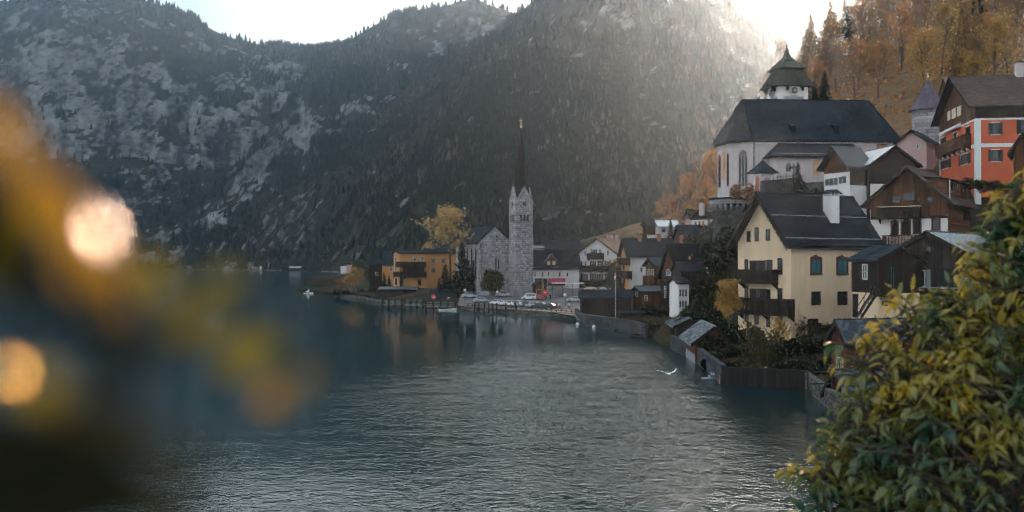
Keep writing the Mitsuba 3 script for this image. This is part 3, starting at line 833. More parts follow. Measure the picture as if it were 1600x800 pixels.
# --- the cream yellow house at the water
Y1 = House('yellow_house', 'large cream yellow house with dark steep roof, two brown balconies and a white chimney', 'house', (1236, 130), 32, 1366, 1153, 527, 389, 303, wall='plaster_yellow', roof='slate', ov=0.7, vg=1.35)
for b in ((1267, 404, 1282.4, 428), (1307.7, 404, 1323.3, 428)):
    Y1.win('R', b, 'brown_paint', None, 2, 1, 'red_brown_paint', 'teal_paint')
for b in ((1267.5, 455.4, 1281.7, 476.5), (1308.4, 455.4, 1323.3, 476.5)):
    Y1.win('R', b, 'brown_paint', None, 2, 3, None)
Y1.door('R', (1261.6, 498, 1277.8, 529), 'wood_dark')
for b, ar in (((1179.8, 355, 1185.6, 377), 1), ((1167.5, 361, 1173, 378), 1), ((1197, 358, 1203, 376), 1), ((1164, 405, 1169, 422), 1), ((1180, 407, 1188, 424), 0), ((1198, 406, 1207, 424), 0), ((1215.5, 403, 1222.6, 429), 1),
              ((1164, 446, 1169.4, 468), 1), ((1180, 451, 1189, 473), 0), ((1198, 452, 1204, 473), 0), ((1215.5, 450, 1222.6, 475), 1), ((1164, 488, 1169.4, 503), 0), ((1179.4, 490, 1185.6, 507), 0), ((1198, 491, 1203.5, 511), 0), ((1215.5, 492.7, 1222.6, 515), 0)):
    Y1.win('L', b, 'brown_paint', 'brown_paint' if b[0] == 1180 else None, 1 if b[2] - b[0] < 7 else 2, 2, None, arch=bool(ar), sw=0.9)
Y1.balcony('L', (1152, 421, 1206, 442), 1.1, 'wood_dark', label='upper brown board balcony on the lake gable')
Y1.balcony('L', (1149, 466, 1231, 491), 1.2, 'wood_dark', label='lower long brown balcony across the lake gable')
snow_guard(Y1, 0.12); snow_guard(Y1, 0.55)
Y1.chim(1305, 297, 352, 1.5, 1.3)
Y1.shingles(0.5, 0.36, ['slate'], 3, t=0.03, name='roof_slate')
m = MB(Y1.rf)                                             # scalloped barge trim on the near gable
tv = 0
for k in range(22):
    t = -0.6 + k * (Y1.T / 2 + 0.6) / 22
    for X in (t, Y1.T - t):
        z = Y1.ze + t * Y1.slope - 0.08
        m.box(-Y1.vg - 0.05, -Y1.vg - 0.01, X - 0.07, X + 0.07, z - 0.28, z + 0.12)
part(Y1.roof, 'carved_trim', m, 'wood_dark', stuff=True)
part(Y1.key, 'downpipe', MB(Y1.fr).tube([[Y1.L - 3.2, -0.7, Y1.ze - 0.9], [Y1.L - 3.2, -0.1, Y1.ze - 1.6], [Y1.L - 3.2, -0.1, Y1.z0]], 0.06, 6), 'metal_dark')

# --- timber house with the bright sheet metal roof and its annex
G = House('timber_house', 'grey board clad timber house with bright seamed sheet metal roof and loggia', 'house', (1512, 116), 50, 15.0, 1392, 505, 404, 362, wall='wood_grey', roof='metal_roof', ov=0.9, vg=0.9)
G.seams(16)
G.win('L', (1447, 384, 1456, 398), 'wood_dark', None, 1, 1)
G.win('L', (1405, 422, 1414, 440), 'wood_dark', None, 1, 1)
G.win('L', (1429, 422, 1446, 448), 'white_paint', None, 1, 1, None)
part(G.key, 'loggia_shade_panel', MB(G.ff('L')).box(*(lambda r: (r[0], r[1], 0.004, 0.05, r[2], r[3]))(G.rect('L', (1462, 419, 1506, 452)))), 'black_paint')  # flat black panel put in for the shade inside the loggia
part(G.key, 'white_panel', MB(G.ff('L')).box(*(lambda r: (r[0], r[1], 0.004, 0.06, r[2], r[3]))(G.rect('L', (1447.5, 421, 1454, 449)))), 'grey_paint')
part(G.key, 'post', MB(G.ff('L')).box(*(lambda r: (r[0], r[1], 1.0, 1.2, r[2], r[3]))(G.rect('L', (1461, 419, 1464, 455), 1.1))), 'wood_grey')
G.balcony('L', (1419, 449, 1508, 471), 1.3, 'wood_dark', rail='grey_paint')
A = House('timber_annex', 'low dark timber annex with lean-to roof beside the yellow house, above the outside stair', 'house', (1374, 117), 12, 5.0, 1331, 500, 409, 384, 'L', wall='plaster_yellow', roof='slate_blue', ov=0.45, vg=0.4)
A.O = A.O
zc = P(1374, 458, 117)[2]
A.clad('L', zc, 'wood_dark'); A.clad('R', zc, 'wood_dark')
A.win('L', (1348, 413, 1356, 437), 'white_paint', None, 2, 2, off=0.05)
A.win('R', (1392, 417, 1396, 447), 'teal_paint', None, 1, 2, off=0.05)
A.win('R', (1378, 470, 1386, 478), 'brown_paint', None, 1, 1)
A.balcony('R', (1366, 449, 1400, 462), 0.9, 'wood_dark')
A.door('L', (1333, 459, 1341, 496), 'wood_dark')
st = thing('outside_stair', 'steep open wooden stair leading up to the timber annex', 'stair')
p0, p1 = P(1342, 496, 115.2), P(1365, 461, 115.8)
sd = np.array([0.1, -1.0, 0]) * 0.55
for s_ in (-1, 1):
    part(st, 'stringer', MB().bar(p0 + sd * s_, p1 + sd * s_, 0.08, 0.28), 'wood_dark')
    part(st, 'handrail', MB().bar(p0 + sd * s_ + [0, 0, 1.0], p1 + sd * s_ + [0, 0, 1.0], 0.06, 0.08).bar(p0 + sd * s_, p0 + sd * s_ + [0, 0, 1.04], 0.08).bar((p0 + p1) / 2 + sd * s_, (p0 + p1) / 2 + sd * s_ + [0, 0, 1.04], 0.06).bar(p1 + sd * s_, p1 + sd * s_ + [0, 0, 1.04], 0.08), 'wood_dark')
for k in range(11):
    q = p0 + (p1 - p0) * (k + 0.5) / 11
    part(st, 'tread', MB().bar(q - sd * 0.95, q + sd * 0.95, 0.24, 0.05), 'grey_paint')

# --- brown chalet
C = House('brown_chalet', 'brown weathered timber chalet with white ground floor and pale balcony rail', 'house', (1481, 148), 55, 13.0, 1361, 392, 322, 261, wall='plaster_white', roof='tile_brown', ov=1.0, vg=1.5)
zw = P(1481, 337, 148)[2]
C.clad('L', zw, 'wood_red'); C.clad('R', zw - 7, 'wood_log')
C.clad('L', zw - 0.3, 'wood_dark', zw + 0.05, 'beam', 0.16)
for b in ((1393.5, 347.5, 1402.8, 368), (1409, 345.6, 1422, 367), (1427.8, 344.7, 1438.5, 364.4), (1457, 342, 1468, 359)):
    C.win('L', b, 'brown_paint', None, 2, 2, 'red_brown_paint')
for b in ((1393.5, 306, 1407.5, 318), (1412, 301, 1430, 314)):
    C.win('L', b, 'brown_paint', None, 3, 2, None, off=0.055)
C.win('L', (1450, 306, 1458, 318), 'brown_paint', None, 2, 2, None, off=0.055)
C.balcony('L', (1370, 322, 1436, 340), 1.2, 'wood_dark', rail='cream_paint', off=0.05, label='balcony with pale new handrail')
C.balcony('L', (1378, 367, 1430, 382), 1.2, 'wood_red', gap=0.07, label='carved lower balcony')
d = extra_shed_dormer(C, 0.8, C.S - 0.4, 0.35, C.zr - 1.6, 'wood_log', 'slate')
for k in range(3):
    a = 3 + k * 3.2
    part(d, 'window', MB(C.rf).box(a, a + 1.1, 0.26, 0.345, C.zr - 3.0, C.zr - 1.9), 'brown_paint')
part(C.key, 'downpipe', MB(C.rf).tube([[0.6, -0.1, C.zr - 1.7], [0.6, -0.15, C.ze - 0.2]], 0.07, 6), 'metal_bright')
C.win('R', (1505, 330, 1516, 345), 'brown_paint', None, 2, 2, off=0.05)
C.chim(1537, 245, 276, 1.7, 1.3)

# --- metal roofed houses above
D4 = House('slope_house', 'white and dark timber house with dark seamed roof below the big church', 'house', (1328, 165), 25, 1357, 1288, 332, 264, 230, wall='plaster_white', roof='metal_dark', ov=0.5, vg=1.0)
D4.clad('R', P(1328, 289, 165)[2], 'wood_dark'); D4.clad('L', P(1328, 268, 165)[2], 'wood_red')
for b in ((1290, 280, 1296, 290), (1297.5, 279, 1302.5, 289.5), (1304, 278, 1309, 289), (1311.5, 276.5, 1315.5, 287), (1317, 275.5, 1322, 286)):
    D4.win('L', b, 'dark_green_paint', None, 1, 2, None)
for k in range(10):
    t0, t1 = -D4.ov, D4.T / 2
    tv = D4.th * math.hypot(1, D4.slope) + 0.02
    a = -D4.vg + (D4.S + 2 * D4.vg) * k / 10
    part(D4.roof, 'seam', MB(D4.rf).prism([(t0, D4.ze + t0 * D4.slope + tv), (t1, D4.zr + tv), (t1, D4.zr + tv + 0.09), (t0, D4.ze + t0 * D4.slope + tv + 0.09)], a, a + 0.07, 0), 'metal_roof')
D4.chim(1381, 225, 241, 1.0, 0.9, 'brick_red', 'metal_dark', False)
D5 = House('slope_house', 'dark timber gable house with bright ribbed left roof slope below the orange house', 'house', (1432, 166), 97, 9.0, 1360, 330, 262, 228, wall='wood_dark', roof='metal_dark', ov=0.6, vg=0.8)
D5.clad('L', P(1432, 292, 166)[2] - 9, 'plaster_white', P(1432, 288, 166)[2], 'plaster_base')
for k in range(12):
    t0, t1 = -D5.ov, D5.T / 2
    tv = D5.th * math.hypot(1, D5.slope) + 0.02
    a = -D5.vg + (D5.S + 2 * D5.vg) * k / 12
    part(D5.roof, 'panel', MB(D5.rf).prism([(D5.T - t0, D5.ze + t0 * D5.slope + tv + 0.003), (D5.T - t1, D5.zr + tv + 0.003), (D5.T - t1, D5.zr + tv + 0.05), (D5.T - t0, D5.ze + t0 * D5.slope + tv + 0.05)], a, a + 0.55, 0), 'metal_bright')  # brighter metal on this slope alone, its sky sheen put into the colour

# --- orange house, turret and neighbours
O = House('orange_house', 'bright orange house with white corner bands, dark green shutters and brown tile roof', 'house', (1525, 165), -8, 15.0, 22.0, 282, 169, 120, wall='plaster_orange', roof='tile_brown', ov=0.9, vg=1.2)
zo = P(1525, 185, 165)[2]
zm = P(1525, 227, 165)[2]
O.clad('R', zo, 'wood_dark', name='timber_band'); O.clad('L', zo, 'wood_red', name='timber_gable')
for f_ in 'RL':
    O.clad(f_, zm - 0.3, 'white_paint', zm + 0.25, 'floor_band', 0.04)
    O.clad(f_, zo - 0.25, 'white_paint', zo - 0.004, 'eave_band', 0.06)
    O.clad(f_, -50, 'white_paint', zm - 0.304, 'corner_band', 0.045, 0, 0.75)
    O.clad(f_, zm + 0.254, 'white_paint', zo - 0.254, 'corner_band', 0.045, 0, 0.75)
O.clad('L', -50, 'white_paint', zo - 0.254, 'corner_band', 0.045, 21.2, 22.0)
for b in ((1550, 192, 1560.7, 210), (1550, 234.5, 1561, 252), (1594, 187, 1604, 209)):
    O.win('R', b, 'brown_paint', 'dark_green_paint', 2, 1, 'white_paint')
for b, g in (((1511, 198, 1514.5, 216), 1), ((1503, 241, 1512, 257), 1), ((1472, 215, 1476, 224), 1), ((1474, 250, 1482, 263), 1)):
    O.win('L', b, 'brown_paint', 'dark_green_paint', 2, 1, 'white_paint')
O.door('L', (1490, 206, 1496, 221), 'dark_green_paint', 'white_paint')
for b in ((1481, 174, 1485, 188), (1488, 169.5, 1493.5, 185), (1496, 166, 1502, 181)):
    O.win('L', b, 'cream_paint', None, 1, 1, None, 'cream_paint', off=0.055)
O.balcony('L', (1461, 219, 1506, 236), 1.1, 'wood_red')
aw = O.rect('L', (1475, 196, 1502, 203))
part(O.key, 'awning_box', MB(O.ff('L')).prism([(0.055, aw[2]), (0.9, aw[2] - 0.25), (0.9, aw[2] - 0.05), (0.055, aw[3] - 0.2)], aw[0], aw[1], 0), 'white_paint')
O.chim(1594, 96, 121, 1.1, 1.0, 'plaster_pink', 'tile_brown', False)

def turret():
    k = thing('round_turret', 'round whitewashed stone turret with violet slate cone roof and finial', 'tower')
    c = P(1450, 170, 197)[:2]
    zb, zt, za = P(1450, 215, 197)[2], P(1450, 172, 197)[2], P(1450, 123, 197)[2]
    part(k, 'wall', MB().lathe([(2.75, zb - 4), (2.75, zt + 0.3)], 24, (*c, 0)), 'stone_block', 30)
    prof = [(3.35, zt - 0.15), (3.3, zt)] + [(3.3 * (1 - f) ** 1.06 + 0.02, zt + (za - zt) * f) for f in np.linspace(0.04, 1, 7)]
    r = part(k, 'roof', MB().lathe(prof, 10, (*c, 0)), 'tile_violet')
    part(r, 'finial', MB().tube([[*c, za - 0.1], [*c, za + 1.2]], [0.07, 0.03], 6).ball((*c, za + 0.45), 0.2, 1).bar((c[0] - 0.2, c[1], za + 0.95), (c[0] + 0.2, c[1], za + 0.95), 0.07), 'white_paint')
turret()
House('tiled_house', 'house with olive brown tile roof directly behind the round turret', 'house', (1492, 203), -5, 10.0, 9.0, 215, 160, 123, wall='plaster_pink', roof='tile_tan')
Q = House('small_house', 'small pale house with slate roof below the round turret', 'house', (1448, 186), 55, 8.0, 1402, 240, 224, 204, wall='plaster_pale', roof='slate_blue', ov=0.5, vg=0.6)
Q.win('L', (1432, 225, 1438, 232), 'white_paint', None, 2, 1)


# --- the parish church on its terrace
def parish_church():
    k = thing('parish_church', 'large pale parish church with huge dark hipped roof and polygonal choir', 'church')
    O_ = P(1177, 400, 198)[:2]
    a = math.radians(4)
    e1, e2 = np.array([math.cos(a), math.sin(a)]), np.array([-math.sin(a), math.cos(a)])
    fr = lambda v: np.c_[O_ + np.asarray(v)[:, :1] * e1 + np.asarray(v)[:, 1:2] * e2, np.asarray(v)[:, 2]]
    W, L = 12.0, 26.5
    ze, zr, zb = P(1177, 219, 198)[2], P(1177, 155.5, 204)[2], P(1177, 312, 198)[2] - 2
    pl = [(0, 0), (L, 0), (L, W), (0, W), (-4.3, 8.6), (-3.5, 3.0)]
    part(k, 'wall', MB(fr).prism(pl, zb, ze + 0.3), 'plaster_pink')
    pe = np.array([(-0.4, -0.9), (L + 0.8, -0.9), (L + 0.8, W + 0.9), (-0.4, W + 0.9), (-5.3, 9.0), (-4.4, 2.4)])
    rid = [(-0.3, W / 2), (L - 2.8, W / 2)]
    v = [[*q, ze] for q in pe] + [[*q, ze - 0.25] for q in pe] + [[*q, zr] for q in rid]
    f = [[0, 1, 13], [0, 13, 12], [1, 2, 13], [2, 3, 12], [2, 12, 13], [3, 4, 12], [4, 5, 12], [5, 0, 12]]
    for i in range(6):
        j = (i + 1) % 6
        f += [[i, j, j + 6], [i, j + 6, i + 6]]
    f += [[6, 7, 8], [6, 8, 9], [6, 9, 10], [6, 10, 11]]
    roof = part(k, 'roof', MB(fr).raw(v, f), 'slate_blue')
    mb = MB(fr).tube([[*rid[0], zr + 0.02], [*rid[1], zr + 0.02]], 0.14, 6)
    for i in (0, 1, 4, 5):
        q = pe[i]
        mb.tube([[*q, ze + 0.04], [*(rid[1] if i == 1 else rid[0]), zr + 0.04]], 0.11, 5)
    part(roof, 'ridge_cap', mb, 'slate')
    # slate courses on the long slope
    r = np.random.default_rng(8)
    mb = MB(fr)
    n = 30
    for c in range(n):
        f0, f1 = c / n, (c + 1.1) / n
        y0, y1 = -0.9 + (W / 2 + 0.9) * f0, -0.9 + (W / 2 + 0.9) * min(f1, 1)
        z0, z1 = ze + (zr - ze) * f0, ze + (zr - ze) * min(f1, 1)
        xa, xb = -0.4 + (-0.3 + 0.4) * f0 + 0.2, L + 0.8 - 3.6 * f0 - 0.2
        x = xa
        while x < xb - 0.3:
            x2 = min(x + 0.8 + r.random() * 0.6, xb)
            j = r.random() * 0.03
            mb.hexa([[p, y, z] for p in (x, x2 - 0.02) for y, z in ((y0, z0 + 0.02 + j), (y0, z0 + 0.07 + j), (y1, z1 + 0.01), (y1, z1 + 0.03))])
            x = x2
    part(roof, 'roof_slate', mb, 'slate_blue', stuff=True)
    c0 = [*rid[0], zr]
    part(roof, 'finial', MB(fr).tube([c0, [c0[0], c0[1], zr + 1.9]], [0.08, 0.03], 5).ball((c0[0], c0[1], zr + 0.8), 0.2, 1), 'iron')
    for px in (7.5, 15.5):
        y = 0.9; z = ze + (zr - ze) * (y + 0.9) / (W / 2 + 0.9)
        dm = part(roof, 'dormer', MB(fr).box(px - 0.45, px + 0.45, y - 0.6, y + 0.8, z - 0.6, z + 0.55), 'slate')
        part(dm, 'dormer_roof', MB(fr).prism([(y - 0.9, z + 0.56), (y + 1.2, z + 1.15), (y + 1.2, z + 1.25), (y - 0.9, z + 0.66)], px - 0.6, px + 0.6, 0), 'slate_blue')
    part(k, 'cornice', MB(fr).prism([(-0.05, -0.15), (L, -0.15), (L, -0.01), (-0.02, -0.01)], ze - 0.75, ze - 0.27), 'plaster_white')

    def facet(p, q):
        p, q = np.array(p, float), np.array(q, float)
        d = (q - p) / np.linalg.norm(q - p)
        n_ = np.array([d[1], -d[0]])
        if (n_ @ (np.array([L / 2, W / 2]) - p)) > 0:
            n_ = -n_
        return lambda v: fr(np.c_[p + np.asarray(v)[:, :1] * d + np.asarray(v)[:, 1:2] * n_, np.asarray(v)[:, 2]]), np.linalg.norm(q - p)

    def lancet(ff, u, w, z0, z1, tracery=True, mat='plaster_pale'):
        zc = z1 - w * 0.75
        pts = lambda e: [(u - w / 2 - e, z0 - e), (u + w / 2 + e, z0 - e), (u + w / 2 + e, zc), (u + w * 0.36 + e * .8, zc + w * 0.42 + e * .4), (u, z1 + e), (u - w * 0.36 - e * .8, zc + w * 0.42 + e * .4), (u - w / 2 - e, zc)]
        wd = part(k, 'window', MB(ff).prism(pts(0.28), 0.004, 0.05, 1), mat)
        part(wd, 'pane', MB(ff).prism(pts(0), 0.051, 0.08, 1), 'glass')
        m = MB(ff)
        if tracery:
            for g in (-0.167, 0.167):
                m.box(u + w * g - 0.05, u + w * g + 0.05, 0.081, 0.14, z0, zc + 0.1)
            for g in (-0.3, 0.0, 0.3):
                m.lathe([(0, 0), (0.0, 0)], 3, (0, 0, 0)) if False else None
                for q in range(8):
                    A_, B_ = q * math.pi / 4, (q + 1) * math.pi / 4
                    rr = w * 0.17
                    cz = zc + (0.5 if g == 0 else 0.1) * w * 0.6
                    m.bar((u + g * w + rr * math.cos(A_), 0.11, cz + rr * math.sin(A_)), (u + g * w + rr * math.cos(B_), 0.11, cz + rr * math.sin(B_)), 0.06, 0.06, up=(0, 1, 0))
            part(wd, 'tracery', m, mat)
    f1, n1 = facet((-3.5, 3.0), (0, 0))
    lancet(f1, n1 * 0.58, 1.6, ze - 8.2, ze - 1.6)
    f2, n2_ = facet((-4.3, 8.6), (-3.5, 3.0))
    lancet(f2, n2_ * 0.88, 0.9, ze - 8.0, ze - 2.0, False)
    lancet(f2, n2_ * 0.2, 1.1, ze - 8.0, ze - 2.0, False)
    part(k, 'fresco', MB(f2).box(n2_ * 0.40, n2_ * 0.72, 0.004, 0.03, ze - 6.6, ze - 1.6), 'fresco_gold', label='tall faded wall painting on the choir')
    part(k, 'fresco_figure', MB(f2).ball((n2_ * 0.56, 0.03, ze - 3.9), (0.35, 0.03, 1.3), 2), 'fresco_red')
    part(k, 'downpipe', MB(fr).tube([[0.1, -0.12, ze - 0.2], [0.1, -0.12, zb + 3]], 0.09, 6), 'iron')
    # sacristy in front
    sa = part(k, 'sacristy', MB(fr).box(2.8, 18.0, -4.2, -0.004, zb, ze - 2.8), 'plaster_pink')
    zt, zl = ze - 0.45, ze - 3.3
    v = [[1.6, -5.0, zl], [18.4, -5.0, zl], [18.4, 0, zt], [4.6, -0.1, zt], [1.6, -0.03, zl]]
    part(sa, 'sacristy_roof', MB(fr).raw(v + [[q[0], q[1], q[2] - 0.22] for q in v], [[0, 1, 2], [0, 2, 3], [0, 3, 4], [0, 5, 6], [0, 6, 1], [0, 4, 9], [0, 9, 5], [5, 6, 7], [5, 7, 8], [5, 8, 9]]), 'slate_blue')
    ffs = lambda v: fr(np.c_[np.asarray(v)[:, 0], -4.2 - np.asarray(v)[:, 1], np.asarray(v)[:, 2]])
    for u, w, z0, z1 in ((5.1, 0.9, ze - 6.0, ze - 4.4), (10.2, 1.4, ze - 6.6, ze - 3.8)):
        pts = [(u - w / 2, z0), (u + w / 2, z0)] + [(u + w / 2 * math.cos(q), z1 - w / 2 + w / 2 * math.sin(q)) for q in np.linspace(0, math.pi, 8)]
        wd = part(sa, 'window', MB(ffs).prism(pts, 0.004, 0.04, 1), 'glass' if w < 1 else 'fresco_gold')
    # tower
    Ot = P(1218, 400, 213)[:2]
    a = math.radians(11)
    g1, g2 = np.array([math.cos(a), math.sin(a)]), np.array([-math.sin(a), math.cos(a)])
    ft = lambda v: np.c_[Ot + np.asarray(v)[:, :1] * g1 + np.asarray(v)[:, 1:2] * g2, np.asarray(v)[:, 2]]
    w = 6.0
    zt = P(1218, 134, 213)[2]
    t = thing('church_tower', 'white clock tower with green copper pagoda roof rising behind the parish church roof', 'tower')
    part(t, 'wall', MB(ft).box(0, w, 0, w, 22, zt + 0.3), 'plaster_white')
    prof = [(38, 134), (38, 133), (33, 126.5), (29.5, 120), (28.5, 119), (25, 113), (22.5, 108), (21.5, 107.2), (27, 104.5), (26.5, 103.5), (21, 97.5), (14, 92.2), (10.5, 91.6), (11.5, 90.6), (6.5, 85.5), (3.6, 79), (2.0, 73), (1.0, 67)]
    s_ = 213 / F / 1.17 * math.sqrt(2)
    rf_ = part(t, 'roof', MB(ft).lathe([(0.01, zt - 0.3)] + [(q[0] * s_, P(1218, q[1], 213)[2]) for q in prof] + [(0.01, P(1218, 66, 213)[2])], 4, (w / 2, w / 2, 0), math.pi / 4), 'copper_green')
    zt2 = P(1218, 67, 213)[2]
    part(rf_, 'finial', MB(ft).ball((w / 2, w / 2, zt2 + 0.1), 0.28, 2).tube([[w / 2, w / 2, zt2], [w / 2, w / 2, zt2 + 1.9]], 0.05, 5).bar((w / 2 - 0.4, w / 2, zt2 + 1.3), (w / 2 + 0.4, w / 2, zt2 + 1.3), 0.07), 'iron')
    zc = P(1218, 141, 213)[2]
    for nmf, ff in (('clock', lambda v: ft(np.c_[np.asarray(v)[:, 0], -np.asarray(v)[:, 1], np.asarray(v)[:, 2]])), ('clock', lambda v: ft(np.c_[-np.asarray(v)[:, 1], np.asarray(v)[:, 0], np.asarray(v)[:, 2]]))):
        ring = lambda r, n=20: [(w / 2 + r * math.cos(q), zc + r * math.sin(q)) for q in np.arange(n) * 2 * math.pi / n]
        hood = [(w / 2 + 1.45 * math.cos(q), zc + 1.45 * math.sin(q)) for q in np.linspace(0, math.pi, 12)]
        c = part(t, nmf, MB(ff).prism(ring(1.05), 0.32, 0.40, 1), 'black_paint')
        part(c, 'face', MB(ff).prism(ring(0.98), 0.401, 0.43, 1), 'white_paint')
        part(c, 'inner_ring', MB(ff).prism(ring(0.70), 0.431, 0.45, 1), 'black_paint')
        part(c, 'inner_face', MB(ff).prism(ring(0.28), 0.451, 0.46, 1), 'grey_paint')
        m = MB(ff)
        for q in range(12):
            A_ = q * math.pi / 6
            m.bar((w / 2 + 0.74 * math.sin(A_), 0.44, zc + 0.74 * math.cos(A_)), (w / 2 + 0.88 * math.sin(A_), 0.44, zc + 0.88 * math.cos(A_)), 0.10, 0.03, up=(0, 1, 0))
        part(c, 'numeral_marks', m, 'black_paint')
        part(c, 'hand', MB(ff).bar((w / 2, 0.475, zc), (w / 2 + 0.75, 0.475, zc + 0.12), 0.09, 0.02, up=(0, 1, 0)).bar((w / 2, 0.475, zc), (w / 2 + 0.3, 0.475, zc - 0.4), 0.1, 0.02, up=(0, 1, 0)), 'gold')
        part(c, 'hood', MB(ff).prism(hood + [(w / 2 - 1.45, zc - 0.2), (w / 2 + 1.45, zc - 0.2)][::1], 0.004, 0.31, 1), 'plaster_white')
        m = MB(ff)
        for q in np.linspace(0, math.pi, 11)[:-1]:
            A_, B_ = q, q + math.pi / 10
            m.prism([(w / 2 + 1.46 * math.cos(A_), zc + 1.46 * math.sin(A_)), (w / 2 + 1.46 * math.cos(B_), zc + 1.46 * math.sin(B_)), (w / 2 + 1.75 * math.cos(B_), zc + 1.75 * math.sin(B_)), (w / 2 + 1.75 * math.cos(A_), zc + 1.75 * math.sin(A_))], 0.1, 1.0, 1)
        part(c, 'hood_roof', m, 'copper_green')
        part(t, 'panel', MB(ff).box(0.9, w - 0.9, 0.004, 0.03, zc - 2.2, zc - 1.1), 'grey_paint')


parish_church()


def chapel():
    k = thing('wayside_chapel', 'small white chapel with dark tent roof and red wall paintings before the church', 'chapel')
    h = House('x', '', '', (1189, 180), 28, 1206, 1177, 306, 269, 268, key=k, wall='plaster_white', roof='slate', ov=0.05, vg=0.05, th=0.05, gutter=False)
    z0, z1 = P(1189, 269, 180)[2], P(1189, 249, 181)[2]
    cx, cy = h.L / 2, h.W / 2
    s_ = math.sqrt(2) * (h.L / 2 + 0.75)
    part(k, 'tent_roof', MB(h.fr).lathe([(0.01, z0 - 0.2), (s_, z0 - 0.15), (s_, z0), (s_ * 0.55, z0 + (z1 - z0) * 0.38), (s_ * 0.25, z0 + (z1 - z0) * 0.7), (0.02, z1)], 4, (cx, cy, 0), math.pi / 4), 'slate_blue')
    part(k, 'cornice', MB(h.fr).box(-0.2, h.L + 0.2, -0.2, h.W + 0.2, z0 - 0.55, z0 - 0.21), 'white_paint')
    r = h.rect('L', (1180.5, 273.5, 1187, 303))
    part(k, 'niche_painting', MB(h.ff('L')).prism([(r[0], r[2]), (r[1], r[2]), (r[1], r[3] - 0.5), ((r[0] + r[1]) / 2, r[3]), (r[0], r[3] - 0.5)], 0.004, 0.03, 1), 'fresco_red')
    c = part(k, 'round_painting', MB(h.ff('R')).prism([(h.L / 2 + 0.72 * math.cos(q), z0 - 1.6 + 0.85 * math.sin(q)) for q in np.arange(18) * math.pi / 9], 0.004, 0.03, 1), 'fresco_rose')


chapel()


def bastion():
    k = thing('stone_bastion', 'rounded rubble stone bastion with crenellated parapet holding up the churchyard', 'bastion')
    c = P(1149, 330, 188)[:2]
    zt, zc, zb = P(1149, 307, 184)[2], P(1149, 321, 184)[2], P(1149, 400, 184)[2]
    part(k, 'wall', MB().lathe([(4.0, zb - 3), (3.75, zc)], 28, (*c, 0)), 'stone_rubble', 30)
    m, n = MB(), 26
    for q in range(n):
        A_ = q * 2 * math.pi / n
        d_ = np.array([math.cos(A_), math.sin(A_)])
        s_ = np.array([-d_[1], d_[0]])
        m.hexa([[*(c + d_ * r_ + s_ * o_), z] for r_ in (3.6, 4.35) for o_ in (-0.17, 0.17) for z in (zc - (0.8 if r_ < 4 else 0.25), zc + 0.3)])
    part(k, 'corbel', m, 'stone_block', stuff=True)
    part(k, 'parapet', MB().lathe([(3.7, zc + 0.301), (4.4, zc + 0.301), (4.4, zt - 0.35), (3.9, zt - 0.35), (3.9, zc + 0.5)], 28, (*c, 0)), 'stone_block', 30)
    part(k, 'coping', MB().lathe([(3.85, zt - 0.345), (4.55, zt - 0.345), (4.5, zt - 0.1), (3.9, zt - 0.05), (3.85, zt - 0.345)], 28, (*c, 0)), 'slate', 30)
    part(k, 'terrace_floor', MB().lathe([(0.01, zc + 0.4), (3.69, zc + 0.4)], 28, (*c, 0)), 'ground')


bastion()
w0, w1 = P(1190, 284, 179), P(1243, 279, 188)
zt_ = lambda x, y: w0[2] + (w1[2] - w0[2]) * (x - w0[0]) / (w1[0] - w0[0])
seg_wall('churchyard_wall', 'rough stone churchyard wall with dark coping right of the small chapel', [w0[:2], w1[:2]], zt_, 0.5, 'stone_rubble', 'slate', 15)
w2 = P(1290, 287, 184)
seg_wall('churchyard_wall', 'low shaded churchyard wall between the fir and the white slope house', [w1[:2] + [0.5, 0], w2[:2]], P(1265, 285, 186)[2], 0.5, 'stone_rubble', None, 15)
r = np.random.default_rng(2)
for i in range(7):
    px = 1208 + i * 5 + r.random() * 2
    q = P(px, 283 - i * 0.3, 184 + i)
    hgt = 0.9 + 0.5 * r.random()
    solo('grave_cross', ['first', 'second', 'third', 'fourth', 'fifth', 'sixth', 'last'][i] + ' dark grave cross from the left behind the churchyard wall', 'cross', MB().bar(q - [0, 0, 0.8], q + [0, 0, hgt], 0.1).bar(q + [-0.3, 0, hgt * 0.6], q + [0.3, 0, hgt * 0.6], 0.09), 'iron', group='grave crosses behind the churchyard wall')
q = P(1240, 282, 184)
k = thing('crucifix', 'tall wooden crucifix with small gabled top next to the churchyard fir', 'crucifix')
part(k, 'post', MB().bar(q - [0, 0, 1], q + [0, 0, 2.8], 0.22), 'wood_dark'); part(k, 'crossbeam', MB().bar(q + [-0.85, -0.15, 2.1], q + [0.75, -0.15, 2.25], 0.3, 0.3), 'wood_dark')
part(k, 'figure', MB().tube([q + [0, -0.2, 1.0], q + [0, -0.22, 1.7], q + [0, -0.22, 2.3]], [0.09, 0.14, 0.1], 6).ball(q + [0.03, -0.28, 2.45], 0.13), 'grey_paint')


